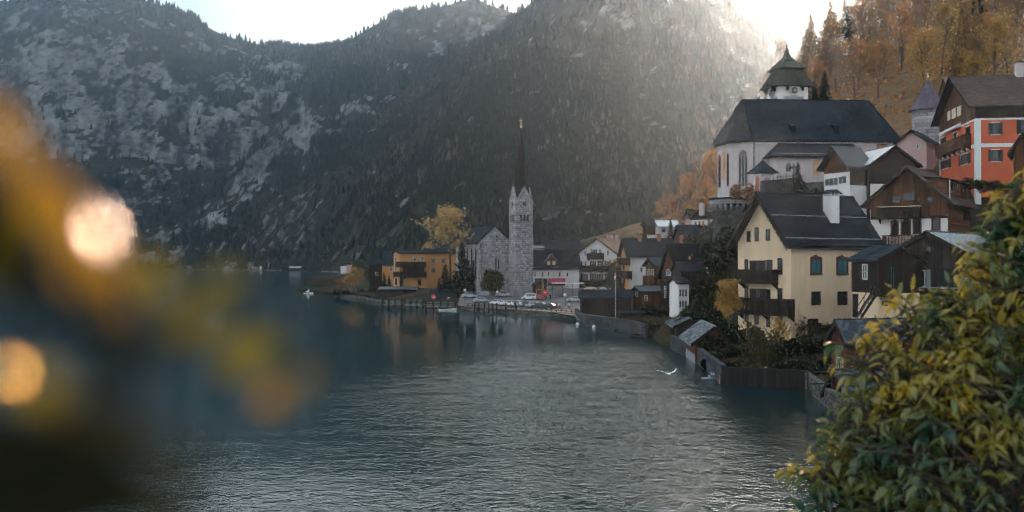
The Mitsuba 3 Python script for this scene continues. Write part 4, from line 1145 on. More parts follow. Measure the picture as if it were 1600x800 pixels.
# --- evangelical church with the needle spire
def lake_church():
    h = House('lake_church', 'grey stone block church nave with stepped gable and dark roof beside its needle spire', 'church', (748, 326), 18, 799, 26.0, 458, 381, 353, 'L', wall='stone_block', roof='slate', ov=0.5, vg=-0.15, barge='stone_block', gutter=False)
    u = h.L / 2
    r_ = h.rect('R', (773.5, 402, 779.5, 420))
    uc, w, z0, z1 = (r_[0] + r_[1]) / 2, r_[1] - r_[0], r_[2], r_[3]
    pts = lambda e: [(uc - w / 2 - e, z0 - e), (uc + w / 2 + e, z0 - e), (uc + w / 2 + e, z1 - w * .5), (uc, z1 + e + w * 0.3), (uc - w / 2 - e, z1 - w * .5)]
    k = part(h.key, 'window', MB(h.ff('R')).prism(pts(0.3), 0.004, 0.12, 1), 'stone_block')
    part(k, 'pane', MB(h.ff('R')).prism(pts(0), 0.121, 0.15, 1), 'glass')
    part(k, 'mullion', MB(h.ff('R')).box(uc - 0.07, uc + 0.07, 0.151, 0.2, z0, z1), 'white_paint')
    part(h.key, 'slit_window', MB(h.ff('R')).box(uc - 0.15, uc + 0.15, 0.004, 0.04, h.zr - 4.3, h.zr - 2.6), 'black_paint')
    tv = h.th * math.hypot(1, h.slope)
    m = MB(h.rf)
    for sg in (1, -1):
        X = (lambda t: t) if sg == 1 else (lambda t: h.T - t)
        m.prism([(X(-0.6), h.ze - 0.7), (X(h.T / 2), h.zr + 0.0), (X(h.T / 2), h.zr + tv + 0.35), (X(-0.6), h.ze - 0.7 + tv + 0.6)], -0.06, 0.55, 0)
    part(h.key, 'gable_coping', m, 'slate')
    for u_ in (-0.5, h.L - 0.5):
        part(h.key, 'buttress', MB(h.ff('R')).prism([(0.004, h.z0 - 2), (0.9, h.z0 - 2), (0.6, h.ze - 4), (0.004, h.ze - 2)], u_, u_ + 1.0, 0), 'stone_block')
    for q in range(5):
        c = 3 + q * 4.6
        part(h.key, 'window', MB(h.ff('L')).prism([(c - 0.6, h.z0 + 4), (c + 0.6, h.z0 + 4), (c + 0.6, h.ze - 2.4), (c, h.ze - 1.2), (c - 0.6, h.ze - 2.4)], 0.004, 0.06, 1), 'glass')
    part(h.key, 'downpipe', MB(h.ff('R')).tube([[0.6, 0.12, h.ze - 0.5], [0.6, 0.12, h.z0]], 0.1, 5), 'iron')
    # tower
    t = thing('spire_tower', 'slender stone block bell tower with clock gables and dark needle spire', 'tower')
    g = House('x', '', '', (806, 322), 22, 831, 794, 458, 300, 299, key='x', wall='stone_block', gutter=False)
    for kk in [q for q in scene if q.startswith('x__')]:
        del scene[kk]
    fr, L, W = g.fr, g.L, g.W
    W = L = (L + W) / 2
    zt = P(806, 317, 322)[2]
    zp, za = P(806, 292, 322)[2], P(806, 199, 324)[2]
    zs = P(806, 373, 322)[2]
    part(t, 'wall', MB(fr).box(0, L, 0, W, g.z0 - 3, zs), 'stone_block')
    part(t, 'upper_wall', MB(fr).box(0.12, L - 0.12, 0.12, W - 0.12, zs + 0.18, zt), 'stone_block')
    part(t, 'string_course', MB(fr).box(-0.1, L + 0.1, -0.1, W + 0.1, zs + 0.003, zs + 0.177), 'stone_block')
    FR = lambda v: fr(np.c_[np.asarray(v)[:, 0], -np.asarray(v)[:, 1] + 0.12, np.asarray(v)[:, 2]])
    FL = lambda v: fr(np.c_[-np.asarray(v)[:, 1] + 0.12, np.asarray(v)[:, 0], np.asarray(v)[:, 2]])
    BR = lambda v: fr(np.c_[np.asarray(v)[:, 0], np.asarray(v)[:, 1] + W - 0.12, np.asarray(v)[:, 2]])
    BL = lambda v: fr(np.c_[np.asarray(v)[:, 1] + L - 0.12, np.asarray(v)[:, 0], np.asarray(v)[:, 2]])
    for ff in (FR, FL, BR, BL):
        gb = part(t, 'gable', MB(ff).prism([(0.12, zt + 0.003), (L - 0.12, zt + 0.003), (L / 2, zp)], -0.5, 0.0, 1), 'stone_block')
        m = MB(ff)
        for sg in (-1, 1):
            m.bar((L / 2 + sg * (L / 2 + 0.1), -0.15, zt - 0.1), (L / 2, -0.15, zp + 0.12), 0.5, 0.2, up=(0, 1, 0)) if False else m.prism([(L / 2 + sg * (L / 2 + 0.05), zt - 0.2), (L / 2, zp + 0.02), (L / 2, zp + 0.3), (L / 2 + sg * (L / 2 + 0.05), zt + 0.15)], -0.45, 0.12, 1)
        part(gb, 'coping', m, 'stone_block')
        zc = P(806, 318, 322)[2]
        ring = lambda r: [(L / 2 + r * math.cos(q), zc + r * math.sin(q)) for q in np.arange(18) * math.pi / 9]
        if ff in (FR, FL):
            c = part(t, 'clock', MB(ff).prism(ring(1.25), 0.004, 0.06, 1), 'stone_block')
            part(c, 'face', MB(ff).prism(ring(1.05), 0.061, 0.09, 1), 'grey_paint')
            part(c, 'inner_disc', MB(ff).prism(ring(0.62), 0.091, 0.11, 1), 'black_paint')
            part(c, 'hand', MB(ff).bar((L / 2, 0.125, zc), (L / 2 - 0.1, 0.125, zc + 0.95), 0.1, 0.02, up=(0, 1, 0)).bar((L / 2, 0.125, zc), (L / 2 + 0.55, 0.125, zc + 0.2), 0.12, 0.02, up=(0, 1, 0)), 'gold')
            z0, z1 = P(806, 346, 322)[2], P(806, 335, 322)[2]
            for q in (-1, 0, 1):
                c = L / 2 + q * 1.05
                part(t, 'belfry_shade_plate', MB(ff).prism([(c - 0.34, z0), (c + 0.34, z0)] + [(c + 0.34 * math.cos(s_), z1 - 0.34 + 0.34 * math.sin(s_)) for s_ in np.linspace(0, math.pi, 7)], 0.004, 0.03, 1), 'black_paint')  # black plate painted for the darkness inside the belfry
            for q in (-1.55, -0.525, 0.525, 1.55):
                part(t, 'belfry_column', MB(ff).tube([[L / 2 + q, 0.12, z0], [L / 2 + q, 0.12, z1 - 0.2]], 0.12, 6), 'stone_block')
            part(t, 'belfry_sill', MB(ff).box(L / 2 - 2, L / 2 + 2, 0.004, 0.3, z0 - 0.3, z0 - 0.003), 'stone_block')
    if True:
        part(t, 'slit_window', MB(FR).box(L / 2 - 0.2, L / 2 + 0.2, -0.115, -0.09, P(806, 427, 322)[2], P(806, 421, 322)[2]), 'black_paint')
    sp = part(t, 'spire', MB(fr).lathe([(L / 2 * 1.04, zt - 0.1), (L / 2 * 0.86, zp - 0.6), (L / 2 * 0.64, zp + (za - zp) * 0.32), (L / 2 * 0.33, zp + (za - zp) * 0.67), (0.12, za)], 8, (L / 2, W / 2, 0), math.pi / 8), 'spire_slate')
    part(sp, 'finial', MB(fr).ball((L / 2, W / 2, za + 0.35), 0.35, 2).ball((L / 2, W / 2, za + 1.0), 0.22, 1).tube([[L / 2, W / 2, za - 0.2], [L / 2, W / 2, za + 3.2]], [0.1, 0.06], 5).bar((L / 2 - 0.65, W / 2, za + 2.3), (L / 2 + 0.65, W / 2, za + 2.3), 0.14), 'gold')


lake_church()

# --- hotel and houses on the square
h = House('white_hotel', 'broad white gabled hotel with three rows of dark planted balconies facing the square', 'hotel', (969, 346), 64, 18.0, 898, 452, 404, 372, wall='plaster_white', roof='tile_tan', ov=1.0, vg=0.9)
for b in ((913, 392, 917, 399.4), (925, 389.5, 931, 397), (936, 389, 940, 397), (948, 392, 952, 399.4), (903, 408, 907.5, 416), (913.3, 407.6, 917, 415), (924, 407.5, 929, 416), (936, 407.5, 940.6, 416), (947, 407.5, 953, 416), (962, 408, 967, 416),
          (903, 427, 907.5, 438), (912, 428, 916.5, 438), (924, 427, 929.5, 438), (935, 428, 940.6, 438), (947, 427.5, 953.5, 438), (962, 428, 967, 438)):
    h.win('L', b, 'white_paint', 'brown_paint' if b[2] - b[0] > 4 else None, 2, 2, sw=0.45)
h.balcony('L', (917, 395.5, 942, 404.4), 1.1, 'wood_dark', flowers=True); h.balcony('L', (904, 415, 955, 424), 1.1, 'wood_dark', flowers=True); h.balcony('L', (898, 437, 968, 447), 1.3, 'wood_dark', flowers=True)
for px in (952, 958, 966):
    h.chim(px, 366, 374, 1.0, 0.9, 'plaster_pale', 'slate', False)
h = House('low_white_house', 'low white house with dark roof and orange timber dormer left of the hotel', 'house', (832, 348), 1, 905, 11.0, 450, 421, 391, wall='plaster_white', roof='slate', ov=0.7, vg=0.4)
gd = gable_dormer(h, (861 - 832) / F * 352, 3.8, 0.3, P(861, 408, 350)[2], 2.2, 'wood_red', 'metal_roof', 'lit')
for b in ((835, 425, 837.5, 432), (846.5, 425, 849.5, 432), (873, 425, 876, 432), (885, 426, 888, 432), (856, 425, 858.5, 431)):
    h.win('R', b, 'cream_paint', None, 1, 1)
part(h.key, 'terrace_shade_panel', MB(h.ff('R')).box(*(lambda r: (r[0], r[1], 0.004, 0.05, r[2], r[3]))(h.rect('R', (836, 435, 883, 446)))), 'black_paint')  # black panel stands in for the shade of the terrace recess
a_ = h.rect('R', (856, 436, 882, 442))
part(h.key, 'awning', MB(h.ff('R')).prism([(0.051, a_[3]), (2.6, a_[2] + 0.2), (2.6, a_[2] + 0.05), (0.051, a_[3] - 0.2)], a_[0], a_[1], 0), 'awning_red', label='red awning')
House('back_house', 'house with dark hipped roof rising behind the low white house', 'house', (850, 410), 4, 908, 14.0, 430, 393, 376, wall='plaster_white', roof='slate', ov=1.0, vg=0.4)
h = House('back_house', 'house with flat grey roof edge visible behind the stone spire tower', 'house', (826, 400), 4, 850, 10.0, 430, 389, 384, wall='plaster_white', roof='metal_dark', ov=0.5, vg=0.4)
h = House('inn', 'white inn with big blue black roof and ochre gable side right of the hotel', 'inn', (983, 300), 10, 1060, 971, 468, 402, 373, wall='plaster_white', roof='slate_blue', ov=0.8, vg=1.0)
h.clad('L', -50, 'plaster_ochre', name='ochre_render', off=0.03)
h.balcony('L', (961, 423, 981, 433), 1.2, 'wood_dark', off=0.03); h.balcony('L', (964, 403, 978, 411), 1.2, 'wood_dark', off=0.03)
for b in ((973, 412, 976, 422), (973, 437, 977, 448)):
    h.win('L', b, 'brown_paint', None, 1, 2, off=0.03)
for b in ((1000, 418, 1004, 425),):
    h.win('R', b, 'white_paint', None, 1, 2)
for px, lb in ((1000, 'a'), (1030, 'b')):
    h.chim(px, 366, 378, 0.9, 0.8, 'brick_red', 'slate', False)
h = House('red_timber_house', 'narrow red brown timber house with small balcony and ribbed roof beside the inn', 'house', (1024, 256), 28, 1042, 1009, 470, 417, 403, wall='wood_red', roof='metal_dark', ov=0.5, vg=0.7)
h.balcony('L', (1004, 431, 1023, 442), 0.9, 'wood_red')
for b in ((1012, 421, 1016, 430), (1018, 420.5, 1022, 430)):
    h.win('L', b, 'cream_paint', None, 2, 1)
h.win('R', (1029, 424, 1033, 433), 'brown_paint', None, 1, 2)
h = House('dark_gable_house', 'tall dark timber house with steep black gable roof in the middle of the shore row', 'house', (1060, 236), 35, 14.0, 1033, 485, 437, 383, wall='wood_dark', roof='slate', ov=0.6, vg=0.7)
h.clad('L', P(1060, 425, 236)[2], 'wood_red')
h.win('L', (1042, 421, 1048.5, 431), 'white_paint', None, 3, 1, off=0.055)
for b in ((1038, 447, 1041, 465), (1050, 447, 1056, 466)):
    h.win('L', b, 'white_paint', None, 1, 3)
h = House('shore_house', 'brown house with mottled grey shingle roof behind the dark gable house', 'house', (1070, 268), 4, 1122, 9.0, 440, 398, 382, wall='wood_dark', roof='shingle_grey', ov=0.6, vg=0.4)
h = House('shore_house', 'timber house with plain dark roof above the tall white gable wall', 'house', (1064, 224), 4, 1110, 8.0, 490, 425, 409, wall='wood_dark', roof='slate', ov=0.6, vg=0.4)
for b in ((1080, 428, 1086, 438), (1090, 428, 1096, 438)):
    h.win('R', b, 'wood_red', None, 2, 1)
h = House('shore_house', 'small pale grey house end with one dark window beside the yellow autumn tree', 'house', (1107, 223), 4, 1121, 5.0, 480, 417, 408, wall='plaster_pale', roof='metal_roof', ov=0.3, vg=0.3)
h.win('R', (1110, 427, 1115, 434), 'brown_paint', None, 2, 1)
h = House('tall_white_house', 'tall narrow white house wall with rows of small windows above the shingled boathouses', 'house', (1060, 212), 6, 1076.5, 7.0, 503, 444, 434, wall='plaster_white', roof='slate', ov=0.3, vg=0.3)
for y0, y1 in ((452, 463), (470, 480), (487, 498)):
    for x0, x1 in ((1061.5, 1063.8), (1065.8, 1068.4), (1070.4, 1073)):
        h.win('R', (x0, y0, x1, y1), 'grey_paint', None, 1, 2)
h = House('boat_shed', 'small red brown shed with ribbed dark roof behind the dark boathouse', 'shed', (1001, 240), 18, 1032, 989, 490, 457, 447, wall='wood_red', roof='metal_dark', ov=0.4, vg=0.5)
h.win('L', (993.5, 456, 996, 463), 'white_paint', None, 1, 1); h.win('R', (1007, 461, 1012, 470), 'white_paint', None, 2, 1)
h = House('boathouse', 'large black timber boathouse with dark roof standing in the water by the quay end', 'boathouse', (908, 237), -2, 986, 9.0, 506, 467, 453, wall='wood_dark', roof='slate', ov=0.5, vg=0.4)
h.win('R', (909, 463.5, 911.5, 470), 'teal_paint', None, 1, 1, pane='teal_paint')
h.door('R', (944, 486, 970, 508), 'black_paint')
h = House('boathouse', 'low dark boathouse right of the sailing boat, its roof edge level with the shore wall', 'boathouse', (968, 226), 4, 1006, 7.0, 515, 489, 486, wall='wood_dark', roof='slate', ov=0.4, vg=0.3)

# --- upper small houses
h = House('upper_house', 'pale pink house with bright tin roof above the inn', 'house', (1029, 330), 4, 1061, 8.0, 378, 355, 345, wall='plaster_pink', roof='metal_bright', ov=0.4, vg=0.4)
h.win('R', (1034, 357, 1040, 363), 'brown_paint', None, 2, 1); h.win('R', (1054, 358, 1058, 364), 'brown_paint', None, 2, 1)
h = House('upper_house', 'small dark timber house left of the bright tin roof', 'house', (1011, 333), 30, 1030, 1004, 378, 353, 344, wall='wood_dark', roof='slate', ov=0.5, vg=0.5)
h.clad('R', -50, 'plaster_white', P(1011, 367, 333)[2], 'plaster_base')
h = House('upper_chalet', 'dark chalet with broad gable and white arched ground floor below the wooded slope', 'house', (1118, 300), 62, 9.0, 1080, 366, 341, 325, wall='plaster_white', roof='slate', ov=0.9, vg=1.0)
h.clad('L', P(1118, 343, 300)[2], 'wood_dark')
for b in ((1085, 345, 1089, 354), (1091, 345, 1095, 354), (1097, 345, 1101, 354), (1105, 345, 1110, 354)):
    h.win('L', b, 'white_paint', None, 1, 1, arch=True)
h.win('L', (1092, 333, 1098, 338), 'brown_paint', None, 2, 1, off=0.055)
h.chim(1100, 316, 328, 1.4, 1.2, 'plaster_pink', 'slate', False)
h = House('upper_house', 'narrow house with rose painted pointed gable left of the dark chalet', 'house', (1079, 304), 58, 8.0, 1070, 364, 344, 329, wall='plaster_pale', roof='slate', ov=0.3, vg=0.7)
h = House('upper_house', 'house with broad black roof below the dark chalet', 'house', (1064, 282), 4, 1107, 8.0, 392, 373, 352, wall='wood_dark', roof='slate', ov=0.5, vg=0.4)
h.chim(1066, 366, 375, 0.9, 0.8, 'brick_red', 'slate', False)

# --- lakeside houses left of the lake church
h = House('ochre_hotel', 'ochre orange lakeside hotel with flat roof and long dark balconies', 'hotel', (624, 372), 18, 667, 615, 455, 396, 391, wall='plaster_ochre', roof='slate', ov=0.5, vg=0.6)
h.balcony('R', (619, 409, 666, 417), 1.6, 'wood_dark'); h.balcony('R', (616, 424, 667, 432), 1.8, 'wood_dark')
for b in ((646, 402, 651, 408), (657, 401, 661, 408), (636, 417, 641, 425), (645, 417, 650, 425), (655, 417, 660, 425), (653, 437, 657.5, 446)):
    h.win('R', b, 'brown_paint' if b[1] > 410 else 'white_paint', None, 2, 1)
h.door('R', (625, 433, 630, 447), 'dark_green_paint')
for b in ((617.5, 402, 620, 408), (617.5, 417, 620, 424), (617, 434, 621, 446)):
    h.win('L', b, 'white_paint', None, 1, 1)
part(h.key, 'loggia_shade_panel', MB(h.ff('R')).box(*(lambda r: (r[0], r[1], 0.004, 0.02, r[2], r[3]))(h.rect('R', (630, 417, 664, 424)))), 'black_paint')  # loggia shade painted as a thin black panel on the wall
h = House('ochre_house', 'ochre house with large grey hipped roof behind the golden tree', 'house', (664, 388), 5, 716, 13.0, 455, 396, 362, wall='plaster_ochre', roof='slate_blue', ov=0.8, vg=0.3)
for b in ((674, 404, 680, 411), (674, 419, 680, 426), (690, 404, 696, 411)):
    h.win('R', b, 'grey_paint', None, 2, 2)
gable_dormer(h, -1.0 + (652 - 652) * 0 + 1.8, 4.0, 0.6, P(655, 386, 388)[2], 2.2, 'plaster_ochre', 'slate_blue')
h = House('lake_house', 'small ochre house with blue grey ribbed roof left of the ochre hotel', 'house', (597, 392), 3, 619, 9.0, 455, 415, 394, wall='plaster_ochre', roof='slate_blue', ov=0.5, vg=0.3)
h.win('R', (609, 418, 613, 424), 'white_paint', None, 2, 1)
h = House('lake_house', 'dark timber house at the left end of the lakeside row', 'house', (577, 402), 3, 597, 9.0, 455, 413, 404, wall='wood_dark', roof='slate', ov=0.5, vg=0.3)
h.win('R', (587, 425, 590, 431), 'white_paint', None, 1, 1)
h = House('boathouse', 'long low boathouse with pale roof edge below the ochre hotel', 'boathouse', (592, 356), -3, 650, 7.0, 474, 453, 448, wall='wood_dark', roof='metal_dark', ov=0.5, vg=0.4)
for q in range(4):
    h.door('R', (595 + q * 13, 456, 604 + q * 13, 474), 'black_paint', 'wood_grey')
h = House('boathouse', 'small dark green boathouse with a round red sign on its wall', 'boathouse', (673, 328), -2, 713, 6.0, 480, 461, 453, wall='dark_green_paint', roof='slate', ov=0.5, vg=0.4)
h.win('R', (699, 464, 703, 469), 'white_paint', None, 2, 1)
cc = P(677.5, 464, 327.3)
k = thing('round_sign', 'round red sign with a pale mark on the small green boathouse', 'sign')
part(k, 'disc', MB().prism([(cc[0] + 0.75 * math.cos(q), cc[2] + 0.75 * math.sin(q)) for q in np.arange(20) * math.pi / 10], cc[1] - 0.06, cc[1], 1), 'red_paint')
part(k, 'mark', MB().bar(cc + [-0.3, -0.075, 0.25], cc + [0, -0.075, -0.35], 0.03, 0.14, up=(0, 0, 1)).bar(cc + [0.3, -0.075, 0.25], cc + [0, -0.075, -0.35], 0.03, 0.14, up=(0, 0, 1)), 'white_paint')

# --- shingled boathouses, red shed and dark shed
h = House('shingled_boathouse', 'brown boathouse with large weathered silver shingles on its lake side roof', 'boathouse', (1086, 141), -3, 5.0, 14.0, 0.2, 541, 510, 'L', wall='wood_barn', roof='shingle_grey', ov=0.6, vg=0.5, gutter=False)
M('shingle_light', (0.22, 0.23, 0.245), 0.9, 0.12); M('shingle_mid', (0.12, 0.13, 0.14), 0.9, 0.12); M('shingle_dark', (0.055, 0.06, 0.068), 0.9, 0.12)
h.shingles(0.62, 0.42, ['shingle_light', 'shingle_mid', 'shingle_dark', 'shingle_mid'], 11, 1, 300, t=0.05)
m = MB(h.ff('L'))
for q in range(int(h.W / 0.32)):
    m.box(q * 0.32, q * 0.32 + 0.26, 0.003, 0.07, -0.8, 0.95 + 0.12 * ((q * 7) % 3))
part(h.key, 'plank_skirt', m, 'grey_paint', stuff=True)
h = House('shingled_boathouse', 'smaller boathouse with grey shingle roof and pale plank wall behind the first one', 'boathouse', (1056, 171), -3, 4.6, 13.0, 0.2, 513, 498, 'L', wall='wood_grey', roof='shingle_grey', ov=0.5, vg=0.4, gutter=False)
h.shingles(0.62, 0.42, ['shingle_mid', 'shingle_dark'], 12, 1, 150, t=0.05)
m = MB(h.ff('L'))
for q in range(int(h.W / 0.32)):
    m.box(q * 0.32, q * 0.32 + 0.26, 0.003, 0.07, -0.8, 1.2 + 0.1 * ((q * 5) % 3))
part(h.key, 'plank_skirt', m, 'grey_paint', stuff=True)
h = House('red_shed', 'dark red board shed with slate roof at the foot of the yellow house garden', 'shed', (1322, 108), 18, 8.0, 1299, 590, 542, 502, wall='wood_barn', roof='slate_blue', ov=0.5, vg=0.5, gutter=False)
M('slate_light', (0.11, 0.125, 0.14), 0.8, 0.2); M('slate_mid', (0.05, 0.06, 0.07), 0.8, 0.2)
h.shingles(0.4, 0.3, ['slate_light', 'slate_mid', 'slate_mid'], 13, 1, 290, t=0.05, name='slate_tile')
h.win('L', (1307.5, 558, 1318, 577), 'white_paint', None, 3, 1, pane='glass')
h = House('dark_shed', 'dark brown lake shed with ribbed roof half hidden behind the shrub', 'shed', (1322, 97), 18, 6.0, 1292, 652, 628, 580, wall='wood_barn', roof='slate_blue', ov=0.4, vg=0.4, gutter=False)
h.shingles(0.6, 0.22, ['slate_light', 'slate_mid'], 14, 1, 120, t=0.04, name='slate_tile')

h = House('garden_hut', 'small brown gabled hut at the right edge before the orange house', 'hut', (1616, 142), 62, 6.0, 1584, 300, 243, 208, wall='wood_red', roof='tile_brown', ov=0.7, vg=0.8, gutter=False)

# --- far shore houses
r = np.random.default_rng(12)
for i, (px, Y, w, ht, mt) in enumerate(((532, 1380, 14.0, 6.0, 'plaster_white'), (541, 1370, 8.0, 7.5, 'plaster_pale'), (518, 1500, 7.0, 3.0, 'plaster_white'), (452, 1640, 18.0, 2.0, 'wood_grey'), (470, 1600, 9.0, 1.5, 'wood_grey'), (406, 1830, 8.0, 4.0, 'plaster_white'), (412, 1850, 9.0, 4.5, 'wood_dark'), (372, 1980, 10.0, 4.0, 'wood_dark'), (366, 2000, 7.0, 3.0, 'plaster_white'), (440, 1690, 8.0, 4.0, 'wood_dark'), (345, 2020, 20.0, 1.5, 'plaster_pink'))):
    House('far_house', ['long white', 'pale two storey', 'tiny white', 'long tin roofed', 'small white', 'small white', 'small dark', 'dark low', 'tiny pale', 'dark timber', 'long low bright'][i] + ' house on the far shore, ' + ['behind the orange trees', 'right behind the orange trees', 'left of the orange trees', 'in the middle of the far shore', 'right of the long tin roof', 'by the left water edge', 'just right of a small white one', 'near the left end', 'at the far left near a dark one', 'left of the long tin roof', 'leftmost of all'][i],
          'house', (px, Y), 4, w, 9.0, 2.5, 2.5 + ht, 2.6, wall=mt, roof='slate' if i != 3 else 'metal_roof', ov=0.4, vg=0.4, gutter=False)


# ------------------------------------------------------------------ trees and plants
def leafmix(key, c1, c2, trans=0.6, s=2.5):
    return leafy(key, proc(lambda p, n, uv: mix(c1, c2, dr.clip(0.25 + 0.5 * cell_rand(p.x * s, p.y * s, p.z * s) + 0.9 * (noise(p.x * 0.7, p.y * 0.7, p.z * 0.7) - 0.5), 0, 1))), trans)


leafmix('leaf_gold', [0.30, 0.16, 0.04], [0.70, 0.44, 0.15]); leafmix('leaf_orange', [0.36, 0.16, 0.05], [0.70, 0.36, 0.14]); leafmix('leaf_rust', [0.18, 0.085, 0.045], [0.46, 0.25, 0.13])  # the sun veil over the slope is put into these paler leaf colours
leafmix('leaf_dark', [0.006, 0.012, 0.008], [0.024, 0.032, 0.015]); leafmix('leaf_olive', [0.022, 0.026, 0.010], [0.09, 0.075, 0.026]); leafmix('needle_dark', [0.005, 0.011, 0.010], [0.018, 0.028, 0.02], 0.3); leafmix('leaf_larch', [0.22, 0.12, 0.05], [0.44, 0.26, 0.11])


def quads(c, size, r, nrm=None, aspect=0.6):
    """Leaf clump faces (two bent triangles each) at points c with random orientation."""
    n = len(c)
    a = r.normal(size=(n, 3))
    a /= np.linalg.norm(a, axis=1, keepdims=True)
    b = np.cross(a, r.normal(size=(n, 3)))
    b /= np.linalg.norm(b, axis=1, keepdims=True) + 1e-9
    s = np.broadcast_to(size, (n,))[:, None] * (0.6 + 0.8 * r.random((n, 1)))
    a, b = a * s, b * s * aspect
    nn = np.cross(a, b) / (np.linalg.norm(a, axis=1, keepdims=True) + 1e-9) * 0.3
    v = np.stack([c - a, c + b + nn, c + a, c - b + nn], 1).reshape(-1, 3)
    k = np.arange(n)[:, None] * 4
    return v, np.vstack([k + [0, 1, 2], k + [0, 2, 3]])


def grow(r, h, spread, levels=3, trunk_r=0.22, first=0.3, lean=0.05, nb=(7, 4, 4)):
    """A limb skeleton: returns (tubes, tips)."""
    tubes, tips = [], []
    top = np.array([lean * h * r.normal(), lean * h * r.normal(), h * 0.92])
    n = 7
    pts = np.array([top * t + [0.03 * h * math.sin(5 * t + 1) * t, 0.03 * h * math.cos(4 * t) * t - 0.03 * h * t, 0] for t in np.linspace(0, 1, n)])
    tubes.append((pts, np.linspace(trunk_r, trunk_r * 0.15, n)))

    def branch(o, d, L, rad, lev):
        d = d / np.linalg.norm(d)
        m = 4
        q = [o]
        for k in range(m):
            d = d + 0.18 * r.normal(size=3) + [0, 0, 0.08]
            d /= np.linalg.norm(d)
            q.append(q[-1] + d * L / m)
        q = np.array(q)
        tubes.append((q, np.linspace(rad, rad * 0.25, m + 1)))
        if lev >= levels - 1:
            tips.extend(q[2:])
            return
        for k in range(nb[lev + 1] if lev + 1 < len(nb) else 3):
            t = 0.35 + 0.65 * r.random()
            p = q[0] + (q[-1] - q[0]) * t
            i = min(int(t * m), m - 1)
            p = q[i] + (q[i + 1] - q[i]) * (t * m - i)
            dd = (q[-1] - q[0]) / L + 0.9 * r.normal(size=3)
            branch(p, dd, L * (0.45 + 0.2 * r.random()), rad * 0.45, lev + 1)
    for k in range(nb[0] * 2):
        t = first + (1 - first) * (k + r.random()) / (nb[0] * 2)
        i = min(int(t * (n - 1)), n - 2)
        o = pts[i] + (pts[i + 1] - pts[i]) * (t * (n - 1) - i)
        az = k * 2.4 + r.random()
        prof = math.sin(math.pi * min(1, (0.18 + 0.80 * (t - first) / (1 - first)))) ** 0.7
        branch(o, np.array([math.cos(az), math.sin(az), 0.45 + 0.5 * t]), spread * prof * (0.75 + 0.4 * r.random()), trunk_r * 0.4, 0)
    return tubes, np.array(tips)


def broadleaf_proto(seed, h, spread, leaf=0.16, per=9, first=0.3, trunk_r=0.2, jitter=0.35, levels=3, nb=(7, 3, 3)):
    r = np.random.default_rng(seed)
    tubes, tips = grow(r, h, spread, levels, trunk_r, first, nb=nb)
    t, l = MB(), MB()
    for k, (q, rad) in enumerate(tubes):
        t.tube(q, rad, 6 if k == 0 else 3, False)
    c = np.repeat(tips, per, 0) + r.normal(size=(len(tips) * per, 3)) * jitter
    l.raw(*quads(c, leaf, r))
    return t.mesh(), l.mesh()


def conifer_proto(seed, h, rad, whorls=26, size=0.5, gap=0.0, first=0.1):
    r = np.random.default_rng(seed)
    t, l = MB(), MB()
    t.tube([[0, 0, 0], [0, 0, h * 0.5], [0, 0, h]], [h * 0.014, h * 0.009, 0.02], 6, False)
    for k in range(whorls):
        f = first + (1 - first) * k / whorls
        z = h * f
        R = rad * (1 - (k / whorls)) ** 0.85 + 0.12
        for b in range(7):
            if r.random() < gap:
                continue
            az = r.random() * 6.28
            L = R * (0.6 + 0.5 * r.random())
            d = np.array([math.cos(az), math.sin(az), -0.25 + 0.35 * f])
            e = np.array([0, 0, z]) + d * L
            t.tube([[0, 0, z], e * [0.5, 0.5, 1] + [0, 0, 0.05 - d[2] * L * 0.4], e], [0.035, 0.02, 0.008], 3, False)
            n = max(3, int(L / size * 3.2))
            s = r.random(n) ** 0.7
            c = np.array([0, 0, z]) + d * L * s[:, None] + r.normal(size=(n, 3)) * [0.12 * L + 0.05, 0.12 * L + 0.05, 0.06] - [0, 0, 0.08]
            l.raw(*quads(c, size * (0.5 + 0.5 * (1 - f)), r, aspect=0.35))
    return t.mesh(), l.mesh()


def scrub_proto(seed, n=500, leaf=0.14, lumps=7, flat=0.8):
    """A bush of unit-ish radius: leafy lumps with twigs showing."""
    r = np.random.default_rng(seed)
    t, l = MB(), MB()
    for k in range(lumps):
        az, rr = r.random() * 6.28, 0.25 + 0.45 * r.random()
        c = np.array([rr * math.cos(az), rr * math.sin(az), (0.35 + 0.55 * r.random()) * flat])
        R = 0.28 + 0.25 * r.random()
        m = n // lumps
        q = r.normal(size=(m, 3))
        q = q / np.linalg.norm(q, axis=1, keepdims=True) * (0.6 + 0.5 * r.random((m, 1))) * R
        l.raw(*quads(c + q, leaf, r))
        for b in range(3):
            e = c + r.normal(size=3) * R * 0.9 + [0, 0, R * 0.6]
            t.tube([[0.1 * math.cos(az), 0.1 * math.sin(az), 0], c * [0.7, 0.7, 0.8], e], [0.035, 0.02, 0.006], 3, False)
    return t.mesh(), l.mesh()


def put(name, label, cat, proto, mats, pos, scale=1.0, rot=0.0, group=None, sz=None, parts=('trunk', 'crown')):
    k = thing(name, label, cat, group)
    s = [scale, scale, sz or scale]
    M_ = T().translate(list(map(float, pos))).rotate([0, 0, 1], math.degrees(rot)).scale([float(q) for q in s])
    for nm_, (me, mat) in zip(parts, zip(proto, mats)):
        scene[f'{k}__{nm_}'] = {**me, 'to_world': M_, 'bsdf': {'type': 'ref', 'id': mat}}
    return k


def plys(p):
    return tuple(mikit.ply(q) for q in p)


